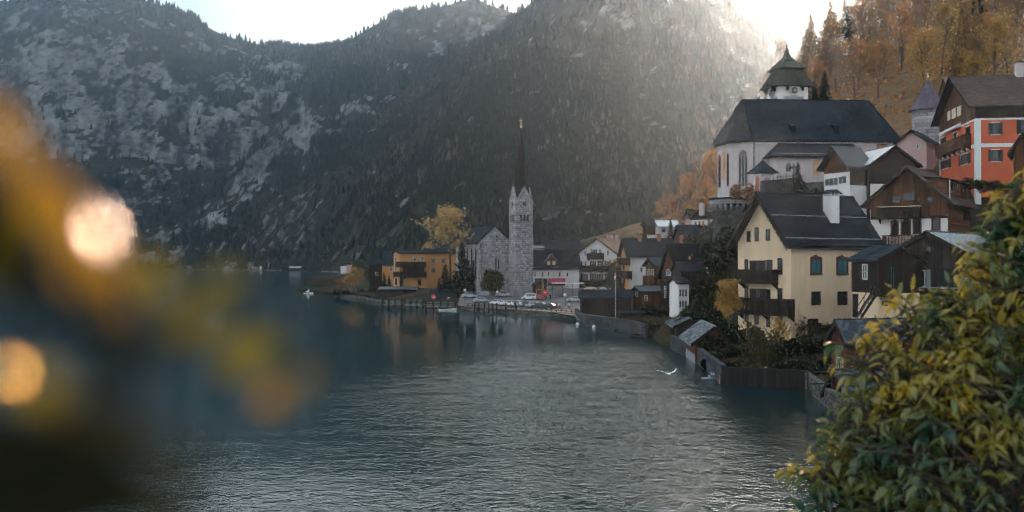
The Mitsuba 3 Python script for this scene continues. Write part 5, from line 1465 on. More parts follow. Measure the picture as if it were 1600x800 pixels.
BL = [plys(broadleaf_proto(40 + i, 10, 3.6, 0.17, 5, 0.32, 0.17)) for i in range(3)]          # thinning autumn trees
BARE = [plys(broadleaf_proto(60 + i, 12, 3.0, 0.10, 2, 0.35, 0.14)) for i in range(3)]           # almost bare
CON = [plys(conifer_proto(70 + i, 10, 2.3)) for i in range(2)]
LAR = [plys(conifer_proto(80 + i, 12, 2.6, 30, 0.5, 0.12, 0.2)) for i in range(2)]
BU = [plys(scrub_proto(90 + i, 420)) for i in range(3)]
BW = [plys(scrub_proto(95 + i, 150, 0.10, 8, 1.1)) for i in range(2)]

# big golden tree left of the lake church, with the fir before it
big = plys(broadleaf_proto(7, 24, 7.2, 0.36, 3, 0.42, 0.42, 0.6, 3, (8, 4, 3)))
leafmix('leaf_pale_gold', [0.40, 0.24, 0.08], [0.85, 0.58, 0.26], 0.9)
b0 = P(703, 455, 336)
put('golden_tree', 'tall half bare golden autumn tree rising above the ochre hotel', 'tree', big, ('bark', 'leaf_pale_gold'), b0 - [0, 0, 0.5], (b0[2] * 0 + P(703, 322, 336)[2] - b0[2]) / 24.0, 0.4)
b0 = P(722, 457, 330)
put('dark_fir', 'broad dark fir between the golden tree and the stone church', 'tree', CON[0], ('bark', 'needle_dark'), b0, 1.75, 1.0, sz=1.55)
b0 = P(741, 457, 331)
put('dark_fir', 'smaller dark fir close to the left wall of the stone church', 'tree', CON[1], ('bark', 'needle_dark'), b0, 1.2, 2.0, sz=1.0)
b0 = P(696, 456, 333)
put('dark_fir', 'low dark fir at the left foot of the golden tree', 'tree', CON[1], ('bark', 'needle_dark'), b0, 1.1, 0.5, sz=0.85)
b0 = P(771, 461, 317)
put('round_bush', 'large rounded dark green bush with golden right side in front of the stone church', 'bush', plys(scrub_proto(33, 2600, 0.09, 14, 1.5)), ('bark', 'leaf_olive'), b0, 3.4, 0.3, sz=4.3)
# left point
for i, (px, py, Y, s, mt, lb) in enumerate(((548, 460, 405, 0.70, 'leaf_orange', 'flat topped bright orange tree at the left tip of the village shore'), (556, 455, 430, 0.9, 'leaf_gold', 'golden orange tree behind the bright orange one on the shore tip'), (533, 459, 415, 0.55, 'leaf_rust', 'rust brown small tree at the outermost shore tip'), (578, 456, 420, 0.9, 'leaf_olive', 'olive green tree beside the dark lakeside house'))):
    put('shore_tree', lb, 'tree', BL[i % 3], ('bark', mt), P(px, py, Y) - [0, 0, 0.3], s * 1.1, i, sz=s)
for i, (px, py, Y, s) in enumerate(((527, 461, 415, 2.2), (540, 461, 408, 2.0), (566, 461, 404, 2.2), (580, 459, 400, 2.0), (588, 461, 380, 1.6))):
    put('shore_bush', ['leftmost dark bush on the shore tip', 'second dark bush on the shore tip below the orange tree', 'dark bush right of the orange tree', 'dark bush before the dark lakeside house', 'small dark bush left of the long boathouse'][i], 'bush', BU[i % 3], ('bark', 'leaf_dark'), P(px, py, Y) - [0, 0, 0.3], s, i)
for i, (px, py, Y, s) in enumerate(((600, 449, 371, 0.55), (608, 449, 370, 0.45), (686, 458, 331, 0.5))):
    put('garden_fir', ['young fir before the small ochre house', 'second young fir before the small ochre house', 'young fir behind the small green boathouse'][i], 'tree', CON[i % 2], ('bark', 'needle_dark'), P(px, py, Y) - [0, 0, 0.3], s, i)

# yellow tree and garden plants by the yellow house
b0 = P(1140, 512, 134)
put('yellow_tree', 'slender tree full of yellow leaves against the left corner of the yellow house', 'tree', plys(broadleaf_proto(9, 8, 1.6, 0.15, 10, 0.3, 0.11, 0.28)), ('bark', 'leaf_gold'), b0 - [0, 0, 0.8], 0.83, 0.5)
for i, (px, py, Y, s, mt, lb) in enumerate((
        (1118, 545, 139, 2.6, 'leaf_dark', 'dark shrub directly behind the shingled boathouse'), (1125, 575, 131, 2.2, 'leaf_dark', 'dark shrub above the shore wall bend'), (1150, 560, 131, 2.4, 'leaf_dark', 'dark shrub below the yellow tree'),
        (1165, 530, 128, 2.4, 'leaf_dark', 'dark shrub at the foot of the lake gable'), (1176, 575, 124, 1.9, 'leaf_olive', 'olive shrub left of the bright autumn shrub'), (1245, 545, 122, 2.0, 'leaf_dark', 'dark shrub under the front wall of the yellow house'),
        (1278, 545, 120, 2.2, 'leaf_dark', 'dark shrub below the cellar door'), (1262, 580, 116, 2.2, 'leaf_dark', 'dark shrub halfway down the garden slope'), (1292, 575, 112, 2.0, 'leaf_dark', 'dark shrub left of the red shed'),
        (1230, 580, 119, 1.8, 'leaf_rust', 'rusty shrub in the middle of the garden'), (1290, 515, 131, 1.7, 'leaf_dark', 'leafy shrub right of the cellar door'), (1130, 520, 146, 2.6, 'leaf_dark', 'tall dark shrub behind the yellow tree'), (1105, 500, 170, 2.8, 'leaf_dark', 'dark shrub above the roof of the shingled boathouse'))):
    put('garden_shrub', lb, 'shrub', BU[i % 3], ('bark', mt), P(px, py, Y) - [0, 0, 0.7], s, i * 1.3, sz=s * 0.85)
for i, (px, py, Y, s, mt, lb) in enumerate(((1200, 592, 119, 1.9, 'leaf_orange', 'glowing orange brown shrub above the board garden wall'), (1186, 600, 119, 1.0, 'leaf_gold', 'small golden shrub hanging over the garden wall'), (1160, 592, 120, 1.0, 'leaf_orange', 'low orange tuft beside the end of the shore wall'), (1215, 545, 124, 2.2, 'leaf_gold', 'tall thin golden twiggy shrub before the lake gable'), (1262, 612, 113, 1.0, 'leaf_olive', 'pale green plant on the wall left of the red shed'))):
    put('autumn_shrub', lb, 'shrub', BW[i % 2] if i in (3,) else BU[i % 3], ('bark', mt), P(px, py, Y) - [0, 0, 0.3], s, i, sz=s * (1.5 if i == 3 else 0.8))
for i, (px, py, Y, s) in enumerate(((1180, 575, 122, 2.0), (1196, 560, 123, 2.2), (1257, 527, 130, 1.7), (1170, 548, 126, 2.2))):
    put('twiggy_shrub', ['thin twiggy shrub left of the orange brown shrub', 'thin twiggy shrub behind the orange brown shrub', 'small sapling left of the cellar door', 'thin pale shrub against the foot of the lake gable'][i], 'shrub', BW[i % 2], ('bark', 'leaf_olive'), P(px, py, Y) - [0, 0, 0.3], s, i, sz=s * 1.4)
for i, (px, py, s, mt) in enumerate(((1140, 597, 1.0, 'leaf_dark'), (1170, 601, 1.2, 'leaf_olive'), (1215, 602, 1.3, 'leaf_dark'), (1240, 604, 1.1, 'leaf_dark'), (1270, 607, 1.0, 'leaf_dark'), (1098, 568, 1.3, 'leaf_dark'), (1112, 583, 1.1, 'leaf_dark'), (1020, 527, 1.2, 'leaf_dark'), (1000, 520, 1.1, 'leaf_dark'))):
    q = Pz(px, py, 0)
    put('wall_plant', ['dark plant by the bend of the shore wall', 'olive plant hanging over the board wall', 'dark plant on the middle of the board wall', 'dark plant on the right part of the board wall', 'dark plant at the corner before the rubble wall', 'dark plant on the seawall right of the shingled boathouse', 'dark plant halfway along the right seawall', 'dark plant on the seawall left of the smaller boathouse', 'dark plant at the left end of the seawall'][i], 'plant', BU[i % 3], ('bark', mt), (q[0] + 0.5, q[1] + 0.6, 1.2), s, i, sz=s * 0.9)
# between houses
sp = [(1045, 528, 196, 2.4), (1072, 535, 181, 2.0), (1108, 535, 165, 2.6), (1090, 548, 160, 2.2), (1080, 525, 178, 2.6), (1098, 520, 172, 2.6), (1116, 508, 176, 3.0), (1130, 488, 172, 3.0), (1062, 520, 186, 2.2), (1010, 490, 232, 2.6), (1030, 495, 228, 2.8), (1045, 498, 222, 2.6), (1090, 495, 200, 3.0), (1110, 480, 205, 3.5), (1085, 470, 218, 3.0), (1125, 455, 190, 3.6), (1135, 430, 182, 4.0), (1120, 400, 200, 3.6), (1140, 400, 176, 3.4), (1100, 385, 255, 3.0), (1085, 385, 262, 3.0), (990, 456, 297, 0.9), (1300, 305, 174, 2.4), (1275, 312, 172, 2.4), (1265, 318, 170, 2.2), (1148, 378, 174, 3.0)]
lbs = ['dark shrub left of the smaller boathouse roof', 'dark shrub close behind the smaller boathouse roof', 'dark shrub behind the big shingled roof', 'dark shrub in the gap between both shingled roofs', 'dark shrub right above the smaller boathouse', 'dark shrub behind the boathouse roofs', 'dark shrub between boathouses and yellow tree', 'dark shrub left above the yellow tree', 'dark shrub at the foot of the tall white wall', 'low dark shrub right of the boat shed', 'dark shrub below the dark gable house', 'dark shrub left of the tall white wall', 'dark shrub right of the tall white wall', 'big dark shrub under the pale house end', 'dark shrub at the foot of the plain dark roofed house', 'dark shrub left of the upper balcony', 'dark shrub filling the gap left of the yellow house roof', 'dark shrub below the stone bastion', 'dark climbing shrub on the slope right of the bastion', 'olive shrub left of the bastion foot', 'olive shrub above the mottled roof', 'small shrub at the ochre side of the inn', 'dark shrub under the white slope house', 'dark shrub behind the yellow house ridge', 'dark shrub just right of the churchyard fir', 'dark shrub behind the left verge of the yellow house']
for i, ((px, py, Y, s), lb) in enumerate(zip(sp, lbs)):
    put('slope_shrub', lb, 'shrub', BU[i % 3], ('bark', 'leaf_olive' if 'olive' in lb else 'leaf_dark'), P(px, py, Y) - [0, 0, 0.9], s, i * 1.7)
b0 = P(1160, 305, 182)
put('autumn_shrub', 'round red brown shrub on the churchyard edge left of the small chapel', 'shrub', BU[0], ('bark', 'leaf_rust'), b0 - [0, 0, 0.8], 2.3, 1, sz=2.5)
b0 = P(1247, 305, 181)
put('churchyard_fir', 'dark pointed fir standing by the churchyard wall under the church', 'tree', CON[0], ('bark', 'needle_dark'), b0 - [0, 0, 0.6], 0.62, 1, sz=0.62)
b0 = P(1048, 374, 326)
put('slope_fir', 'slim black fir standing before the pale pink house with the tin roof', 'tree', CON[1], ('bark', 'needle_dark'), b0, 0.55, 1, sz=0.62)
b0 = P(1262, 150, 330)
put('tall_larch', 'tall sunlit golden larch rising right beside the church tower', 'tree', plys(conifer_proto(88, 12, 2.8, 34, 0.5, 0.1, 0.25)), ('bark', 'leaf_larch'), [b0[0], b0[1], gz(b0[0], b0[1]) - 0.5], 2.0, 1.0, sz=max(1.2, (P(1262, 40, 330)[2] - gz(b0[0], b0[1])) / 12))

# the wooded slope: single trees in front, undergrowth as one mass
r = np.random.default_rng(77)
cand = np.stack([r.uniform(20, 330, 9000), r.uniform(225, 520, 9000)], 1)
cand = cand[shapely.contains_xy(land, cand[:, 0], cand[:, 1])]
zc_ = gz(cand[:, 0], cand[:, 1])
d_ = cand[:, 1]
pxc, pyc = 800 + F * cand[:, 0] / d_, 410 - F * (zc_ - H) / d_
ok = (pxc > 1005) & (pxc < 1680) & (zc_ > 26) & (pyc < 345) & ~((pxc > 1120) & (pyc > 190) & ~((pxc > 1395) & (pxc < 1425) & (pyc < 212))) & (pyc > -260)
ok |= (pxc > 1005) & (pxc < 1125) & (zc_ > 24) & (d_ > 300) & (pyc < 355)
cand, pxc, pyc = cand[ok], pxc[ok], pyc[ok]
keep = []
for i in range(len(cand)):
    if all(np.hypot(*(cand[i] - cand[j])) > 5.4 for j in keep[-900:]):
        keep.append(i)
keep = [i for i in keep if not (1232 < pxc[i] < 1395 and pyc[i] < 12)][:298]
wh = ['slope at its left end', 'slope over the dark chalet', 'slope left of the church', 'slope behind the church', 'slope right of the church tower', 'slope above the turret', 'slope above the orange house', 'slope at the right edge']
kinds = [('bare', BARE, 'leaf_rust', 'bare russet'), ('gold', BL, 'leaf_gold', 'thin golden'), ('orange', BL, 'leaf_orange', 'orange brown'), ('larch', LAR, 'leaf_larch', 'golden larch'), ('dark', CON, 'needle_dark', 'dark fir')]
ordw = 'first second third fourth fifth sixth seventh eighth ninth tenth eleventh twelfth thirteenth fourteenth fifteenth sixteenth seventeenth eighteenth nineteenth twentieth'.split()
seen = {}
for n_, i in enumerate(sorted(keep, key=lambda q: pxc[q])):
    x, y = cand[i]
    left = pxc[i] < 1140
    w_ = r.choice(5, p=[0.42, 0.08, 0.38, 0.06, 0.06] if left else [0.46, 0.20, 0.12, 0.16, 0.06])
    s = r.uniform(0.8, 1.2) if not left else r.uniform(0.7, 1.0)
    z = float(gz(x, y))
    b_ = int(np.clip((pxc[i] - 1005) / 85, 0, 7))
    row = 'high up' if pyc[i] < (40 if b_ > 3 else 120) + (60 if b_ < 3 else 0) else 'midway' if pyc[i] < (120 if b_ > 3 else 220) + (60 if b_ < 2 else 0) else 'low down'
    q = (w_, b_, row)
    seen[q] = seen.get(q, 0) + 1
    o_ = ordw[seen[q] - 1] if seen[q] <= 20 else 'rightmost'
    put('slope_tree', f'{o_} {kinds[w_][3]} tree from left, {row} the {wh[b_]}', 'tree', kinds[w_][1][n_ % len(kinds[w_][1])], ('bark', kinds[w_][2]), (x, y, z - 0.4), s, r.random() * 6, group='autumn trees on the wooded slope', sz=s * r.uniform(1.15, 1.6))
for i, (px, py, Y, s) in enumerate(((1475, 288, 158, 1.8), (1500, 287, 157, 2.0), (1522, 286, 156, 1.8), (1545, 290, 155, 2.0), (1568, 292, 154, 2.0), (1590, 296, 152, 2.2))):
    put('hedge_shrub', ['first', 'second', 'third', 'fourth', 'fifth', 'last'][i] + ' dark hedge shrub from the left at the foot of the orange house', 'shrub', BU[i % 3], ('bark', 'leaf_dark' if i % 2 else 'leaf_olive'), P(px, py, Y) - [0, 0, 0.8], s, i, sz=s * 0.7)
def on_ground(px, py):
    d = ray(px, py)
    for Y in np.arange(100, 420, 0.5):
        q = np.array([0, 0, H]) + d * (Y / d[1])
        if q[2] < gz(q[0], q[1]):
            return q
    return q


for i, (px, py, s) in enumerate(((1062, 522, 1.6), (1074, 512, 2.0), (1085, 500, 2.2), (1094, 488, 2.3), (1104, 475, 2.4), (1113, 462, 2.5), (1122, 448, 2.6), (1098, 510, 2.0), (1112, 495, 2.2), (1126, 475, 2.3))):
    q = on_ground(px, py)
    put('bank_shrub', ['first', 'second', 'third', 'fourth', 'fifth', 'sixth', 'seventh', 'eighth', 'ninth', 'topmost'][i] + ' dark shrub up the bank between the tall white wall and the yellow tree', 'shrub', BU[i % 3], ('bark', 'leaf_dark' if i % 3 else 'leaf_olive'), q - [0, 0, 0.5], s, i * 1.1)
# undergrowth
u = np.stack([r.uniform(20, 380, 26000), r.uniform(90, 540, 26000)], 1)
zu = gz(u[:, 0], u[:, 1])
pu = 800 + F * u[:, 0] / u[:, 1]
u = u[(zu > 10) & shapely.contains_xy(land, u[:, 0], u[:, 1]) & (pu < 1750)]
hs = [shapely.Polygon([tuple(q) for q in [(-1, -1)]] * 3)] if False else []
zu = gz(u[:, 0], u[:, 1])
dq = u[:, 1]
pu, yu = 800 + F * u[:, 0] / dq, 410 - F * (zu - H) / dq
ok = ((zu > 30) & ~((pu > 1120) & (yu > 215))) | ((dq > 190) & (pu < 1120) & (yu < 420) & (dq < 520))
u, zu = u[ok], zu[ok]
for mt, sl, lb in (('leaf_rust', slice(0, None, 2), 'russet undergrowth covering the wooded slope'), ('leaf_orange', slice(1, None, 2), 'orange brown undergrowth covering the wooded slope')):
    c = np.c_[u[sl], zu[sl]]
    c = np.repeat(c, 3, 0) + r.normal(size=(len(c) * 3, 3)) * [1.0, 1.0, 0.45] + [0, 0, 0.5]
    struct('undergrowth', quads(c, 0.55, r), mt, False, 'stuff', lb)
# garden grass and ivy near the water
u = np.stack([r.uniform(18, 60, 15000), r.uniform(98, 235, 15000)], 1)
u = u[shapely.contains_xy(land.buffer(-0.6), u[:, 0], u[:, 1])]
zu = gz(u[:, 0], u[:, 1])
u, zu = u[zu < 16], zu[zu < 16]
struct('grass', quads(np.c_[u, zu + 0.12] + r.normal(size=(len(u), 3)) * [0.1, 0.1, 0.1], 0.28, r, aspect=0.25), 'leaf_olive', False, 'stuff', 'rough grass and weeds on the garden slope by the water')


# ------------------------------------------------------------------ cars, boats, street furniture
def frame2(pos, rot):
    c, s = math.cos(rot), math.sin(rot)
    return lambda v: np.c_[pos[0] + np.asarray(v)[:, 0] * c - np.asarray(v)[:, 1] * s, pos[1] + np.asarray(v)[:, 0] * s + np.asarray(v)[:, 1] * c, pos[2] + np.asarray(v)[:, 2]]


def car(label, px, py, rot, paint, van=False, Y=None, group='cars parked on the square'):
    d = ray(px, py)
    lo_, hi_ = 282.0, 360.0
    for _ in range(40):
        yy = (lo_ + hi_) / 2
        q = P(px, py, yy)
        if q[2] > float(plaza_z(q[0], yy)) + 0.035:
            lo_ = yy
        else:
            hi_ = yy
    pos = P(px, py, yy)
    pos[2] = float(plaza_z(pos[0], pos[1])) + 0.035
    k = thing('parked_car', label, 'van' if van else 'car', group)
    fr = frame2(pos, rot)
    hw = 0.87
    lo = [(-2.1, 0.32), (2.1, 0.32), (2.15, 0.62), (1.95, 0.82), (1.0, 0.95), (-1.9, 0.98), (-2.12, 0.75)]
    cab = [(1.05, 0.95), (0.35, 1.48), (-1.1, 1.52), (-1.85, 0.98)] if not van else [(1.35, 0.95), (0.85, 1.75), (-1.95, 1.82), (-2.05, 0.98)]
    part(k, 'body', MB(fr).prism(lo, -hw, hw, 1), paint)
    v = []
    # cabin narrows towards the roof
    n = 4
    vv = [[x, s_ * (hw - 0.02 if z < 1.0 else hw - 0.17), z] for s_ in (-1, 1) for x, z in cab]
    cb = part(k, 'cabin', MB(fr).raw(vv, [[0, 1, 2], [0, 2, 3], [4, 5, 6], [4, 6, 7], [0, 1, 5], [0, 5, 4], [1, 2, 6], [1, 6, 5], [2, 3, 7], [2, 7, 6]]), paint)
    m = MB(fr)
    top, bot = 1.43 if not van else 1.68, 1.02
    for s_ in (-1, 1):
        def yy_(z):
            return s_ * (hw - 0.0 - 0.15 * (z - 0.95) / (0.55 if not van else 0.85))
        xs = ((0.62, -0.25), (-0.32, -1.25)) if not van else ((0.8, 0.0), (-0.1, -0.9), (-1.0, -1.8))
        for xa, xb in xs:
            sh = 0.32
            m.hexa([[x - (sh * 0.8 if z > 1.2 and x > 0.4 else 0), yy_(z) + s_ * o, z] for x in (xa, xb) for o in (0.0, 0.015) for z in (bot, top)])
    part(cb, 'side_window', m, 'glass')
    f0, f1 = np.array(cab[0]), np.array(cab[1])
    nn = np.array([f1[1] - f0[1], -(f1[0] - f0[0])]); nn /= np.linalg.norm(nn)
    a, b = f0 + (f1 - f0) * 0.1 + nn * 0.012, f0 + (f1 - f0) * 0.92 + nn * 0.012
    part(cb, 'windscreen', MB(fr).raw([[a[0], -0.74, a[1]], [a[0], 0.74, a[1]], [b[0], 0.64, b[1]], [b[0], -0.64, b[1]]], [[0, 1, 2], [0, 2, 3]]), 'glass')
    f0, f1 = np.array(cab[3]), np.array(cab[2])
    nn = np.array([-(f1[1] - f0[1]), f1[0] - f0[0]]); nn /= np.linalg.norm(nn)
    a, b = f0 + (f1 - f0) * 0.15 + nn * 0.012, f0 + (f1 - f0) * 0.88 + nn * 0.012
    part(cb, 'rear_window', MB(fr).raw([[a[0], -0.72, a[1]], [a[0], 0.72, a[1]], [b[0], 0.62, b[1]], [b[0], -0.62, b[1]]], [[0, 1, 2], [0, 2, 3]]), 'glass')
    for x in (1.3, -1.3):
        for s_ in (-1, 1):
            ring = [(x + 0.32 * math.cos(q), 0.32 + 0.32 * math.sin(q)) for q in np.arange(12) * math.pi / 6]
            hub = [(x + 0.19 * math.cos(q), 0.32 + 0.19 * math.sin(q)) for q in np.arange(10) * math.pi / 5]
            w = part(k, 'wheel', MB(fr).prism(ring, s_ * 0.7, s_ * 0.89, 1), 'rubber')
            part(w, 'rim', MB(fr).prism(hub, s_ * 0.891, s_ * 0.91, 1), 'metal_roof')
    for s_ in (-1, 1):
        part(k, 'headlight', MB(fr).box(2.0, 2.16, s_ * 0.62 - 0.17, s_ * 0.62 + 0.17, 0.62, 0.76), 'lamp_glass')
        part(k, 'taillight', MB(fr).box(-2.15, -2.0, s_ * 0.68 - 0.12, s_ * 0.68 + 0.12, 0.66, 0.88), 'red_paint')
    return k


for kk, c in (('paint_white', (0.75, 0.75, 0.75)), ('paint_silver', (0.45, 0.47, 0.49)), ('paint_red', (0.35, 0.03, 0.035)), ('paint_dark', (0.02, 0.024, 0.028)), ('paint_teal', (0.05, 0.10, 0.12)), ('paint_pale', (0.40, 0.50, 0.50))):
    M(kk, c, 0.28, 0.6, clearcoat=0.8, clearcoat_gloss=0.9)
for px, py, rot, pt, van, lb in (
        (733, 467, 0.3, 'paint_silver', 0, 'silver car at the left end of the square under the fir'), (786, 465, 2.9, 'paint_silver', 0, 'silver car just right of the round bush'), (826, 470, 3.1, 'paint_white', 1, 'white van standing alone behind the front row'),
        (840, 470, 3.0, 'paint_red', 0, 'dark red car right behind the white van'), (776, 478, 2.2, 'paint_white', 0, 'first white car in the front row left of the sunlit gap'), (786, 479, 2.2, 'paint_white', 0, 'second white car in the front row with tail towards the lake'),
        (798, 480, 2.2, 'paint_white', 0, 'third white car in the front row'), (810, 480, 2.3, 'paint_white', 0, 'white car before the white van'), (822, 481, 2.5, 'paint_teal', 0, 'blue grey car left of two dark cars'), (834, 482, 2.6, 'paint_silver', 0, 'silver car between two darker cars'),
        (843, 483, 2.7, 'paint_dark', 0, 'dark car with shining windscreen'), (856, 484, 2.75, 'paint_dark', 0, 'large black car at the right end of the front row'), (897, 473, 3.1, 'paint_pale', 0, 'pale mint car half hidden by the black boathouse'), (752, 474, 0.2, 'paint_silver', 0, 'grey car behind the sign board at the left')):
    car(lb, px, py - 1.5, rot, pt, bool(van))


def post_fence(name, label, pts, hgt=1.0, step=1.6, mat='wood_dark', rails=2):
    k = thing(name, label, 'fence')
    L = LineString([tuple(q) for q in pts])
    n = int(L.length / step)
    prev = None
    for i in range(n + 1):
        q = np.array(L.interpolate(i * L.length / n).coords[0])
        part(k, 'post', MB().box(q[0] - 0.08, q[0] + 0.08, q[1] - 0.08, q[1] + 0.08, 0.85, 0.95 + hgt), mat)
        if prev is not None:
            for r_ in range(rails):
                z = 0.95 + hgt * (0.5 + 0.45 * r_)
                part(k, 'rail', MB().bar([*prev, z], [*q, z], 0.06, 0.12), mat)
        prev = q
    return k


post_fence('quay_fence', 'dark post and rail fence along the edge of the quay', [q + np.array([0.1, 0.9]) for q in S[11:15]], 1.05, 2.0)


def pole_thing(name, label, cat, px, py_base, py_top, Y, rad=0.06, mat='metal_roof', **kw):
    q = P(px, py_base, Y)
    zt = P(px, py_top, Y)[2]
    k = thing(name, label, cat)
    part(k, 'pole', MB().tube([q - [0, 0, 0.5], [q[0], q[1], zt]], [rad, rad * 0.6], 6), mat)
    return k, q, zt


k, q, zt = pole_thing('street_lamp', 'dark street lamp with round white globe at the quay fence', 'street lamp', 883, 490, 463, 281, 0.07, 'iron')
part(k, 'globe', MB().ball((q[0], q[1], zt + 0.35), 0.42, 2), 'lamp_glass', 30)
k, q, zt = pole_thing('street_lamp', 'street lamp with white globe under the fir at the left end of the square', 'street lamp', 726.5, 472, 455, 300, 0.06, 'iron')
part(k, 'globe', MB().ball((q[0], q[1], zt + 0.3), 0.36, 2), 'lamp_glass', 30)
k, q, zt = pole_thing('street_lamp', 'street lamp with white globe beside the silver car near the round bush', 'street lamp', 777, 470, 458, 300, 0.06, 'iron')
part(k, 'globe', MB().ball((q[0], q[1], zt + 0.3), 0.36, 2), 'lamp_glass', 30)
for px, lb in ((848.5, 'left bare white flagpole before the low white house'), (855, 'right bare white flagpole before the low white house')):
    k, q, zt = pole_thing('flagpole', lb, 'flagpole', px, 464, 428, 312, 0.07, 'white_paint')
    part(k, 'knob', MB().ball((q[0], q[1], zt), 0.12, 1), 'white_paint')
k, q, zt = pole_thing('round_sign', 'large red round sign standing between the two flagpoles', 'sign', 851.8, 464, 458, 311.5, 0.06, 'iron')
part(k, 'disc', MB().prism([(q[0] + 0.85 * math.cos(s_), zt + 0.1 + 0.85 * math.sin(s_)) for s_ in np.arange(20) * math.pi / 10], q[1] - 0.12, q[1] - 0.07, 1), 'red_paint')
part(k, 'mark', MB().box(q[0] - 0.35, q[0] + 0.35, q[1] - 0.135, q[1] - 0.121, zt + 0.1, zt + 0.28), 'white_paint')
k, q, zt = pole_thing('sign_board', 'blank grey sign board on two posts at the quay', 'sign', 750, 476, 455, 296, 0.05, 'iron')
q2 = q + [2.3, 0, 0]
part(k, 'pole', MB().tube([q2 - [0, 0, 0.5], [q2[0], q2[1], zt]], 0.05, 6), 'iron')
part(k, 'board', MB().box(q[0] - 0.15, q2[0] + 0.15, q[1] - 0.09, q[1] - 0.052, zt - 1.1, zt), 'grey_paint')
# kiosk hut under the awning
h = House('kiosk', 'small dark kiosk with slate roof between the church tower and the flagpoles', 'kiosk', (836, 314), 8, 856, 4.0, 466, 447, 438, 'L', wall='wood_dark', roof='slate', ov=0.4, vg=0.4, gutter=False)
h.clad('R', -50, 'wood_red', name='front_boards')
h.win('R', (838, 452, 846, 463), 'cream_paint', None, 1, 1, pane='cream_paint')
for i, (px, x2, mt) in enumerate(((911, 935, 'tan_paint'), (936, 949, 'grey_paint'), (951, 968, 'grey_paint'))):
    a, b = P(px, 448, 318), P(x2, 448, 318)
    k = thing('parasol', ['tan rectangular parasol on the hotel terrace', 'grey parasol in the middle of the hotel terrace', 'grey parasol at the right end of the hotel terrace'][i], 'parasol', 'parasols before the hotel')
    c = (a + b) / 2
    w = (b[0] - a[0]) / 2 - 0.05
    part(k, 'canopy', MB().raw([[c[0] - w, c[1] - 1.5, c[2] - 0.7], [c[0] + w, c[1] - 1.5, c[2] - 0.7], [c[0] + w, c[1] + 1.5, c[2] - 0.7], [c[0] - w, c[1] + 1.5, c[2] - 0.7], [c[0] - w * 0.4, c[1], c[2]], [c[0] + w * 0.4, c[1], c[2]],
                                [c[0] - w, c[1] - 1.5, c[2] - 1.0], [c[0] + w, c[1] - 1.5, c[2] - 1.0]], [[0, 1, 5], [0, 5, 4], [1, 2, 5], [2, 3, 4], [2, 4, 5], [3, 0, 4], [0, 1, 7], [0, 7, 6]]), mt)
    part(k, 'pole', MB().tube([[c[0], c[1], c[2] - 4.2], [c[0], c[1], c[2] - 0.1]], 0.06, 6), 'metal_roof')
k = thing('terrace_roof', 'long thin flat terrace roof with white edge before the hotel', 'canopy')
a, b = P(862, 443, 322), P(912, 447, 322)
part(k, 'slab', MB().box(a[0], b[0], a[1], a[1] + 6, a[2], a[2] + 0.25), 'metal_dark'); part(k, 'edge', MB().box(a[0], b[0], a[1] - 0.08, a[1] - 0.003, a[2] - 0.05, a[2] + 0.3), 'white_paint')
for x in np.linspace(a[0] + 0.3, b[0] - 0.3, 4):
    part(k, 'post', MB().box(x - 0.08, x + 0.08, a[1] + 0.2, a[1] + 0.36, a[2] - 4.5, a[2] - 0.003), 'iron')


def body_mesh(j):
    """One continuous figure from joints."""
    import manifold3d as m3
    def ball(p, r):
        return m3.Manifold.sphere(r, 10).translate(list(map(float, p)))
    bones = [('pel', 'chest', .15, .17), ('chest', 'neck', .17, .06), ('neck', 'head', .055, .09), ('head', 'top', .1, .085), ('chest', 'ls', .13, .07), ('chest', 'rs', .13, .07), ('ls', 'le', .06, .045), ('le', 'lh', .045, .035), ('rs', 're', .06, .045), ('re', 'rh', .045, .035),
             ('pel', 'lk', .11, .07), ('lk', 'lf', .07, .05), ('pel', 'rk', .11, .07), ('rk', 'rf', .07, .05), ('lf', 'lt', .05, .04), ('rf', 'rt', .05, .04)]
    return m3.Manifold.batch_boolean([m3.Manifold.batch_hull([ball(j[a], ra), ball(j[b], rb)]) for a, b, ra, rb in bones], m3.OpType.Add)


def person(label, px, py, Y, rot, top, legs):
    q = P(px, py, Y)
    q[2] = float(plaza_z(q[0], q[1])) + 0.035
    k = thing('person', label, 'person', 'people on the square')
    j = dict(pel=(0, 0, .95), chest=(0, 0, 1.32), neck=(0, 0, 1.5), head=(0.01, 0, 1.6), top=(0, 0, 1.68), ls=(0, .2, 1.42), rs=(0, -.2, 1.42), le=(-.04, .27, 1.15), re=(.06, -.27, 1.15), lh=(.1, .27, .92), rh=(.2, -.25, .95), lk=(.12, .1, .5), rk=(-.06, -.1, .5), lf=(.1, .1, .06), rf=(-.2, -.1, .08), lt=(.25, .1, .04), rt=(-.06, -.1, .04))
    fr = frame2(q, rot)
    m = body_mesh(j).to_mesh()
    part(k, 'body', (fr(m.vert_properties[:, :3]), m.tri_verts), 'skin', 40)
    coat = {**j}
    part(k, 'coat', MB(fr).tube([(0, 0, .8), (0, 0, 1.0), (0, 0, 1.32), (0, 0, 1.48)], [.23, .21, .24, .1], 10).tube([j['ls'], j['le'], np.array(j['lh']) + [-.03, 0, .06]], [.09, .075, .06], 7).tube([j['rs'], j['re'], np.array(j['rh']) + [-.03, 0, .06]], [.09, .075, .06], 7), top, 40)
    part(k, 'trousers', MB(fr).tube([(0, .08, .9), j['lk'], (.1, .1, .12)], [.14, .1, .08], 8).tube([(0, -.08, .9), j['rk'], (-.19, -.1, .13)], [.14, .1, .08], 8), legs, 40)
    part(k, 'hair', MB(fr).ball((-.02, 0, 1.66), (.115, .11, .1), 2), 'black_paint', 40)


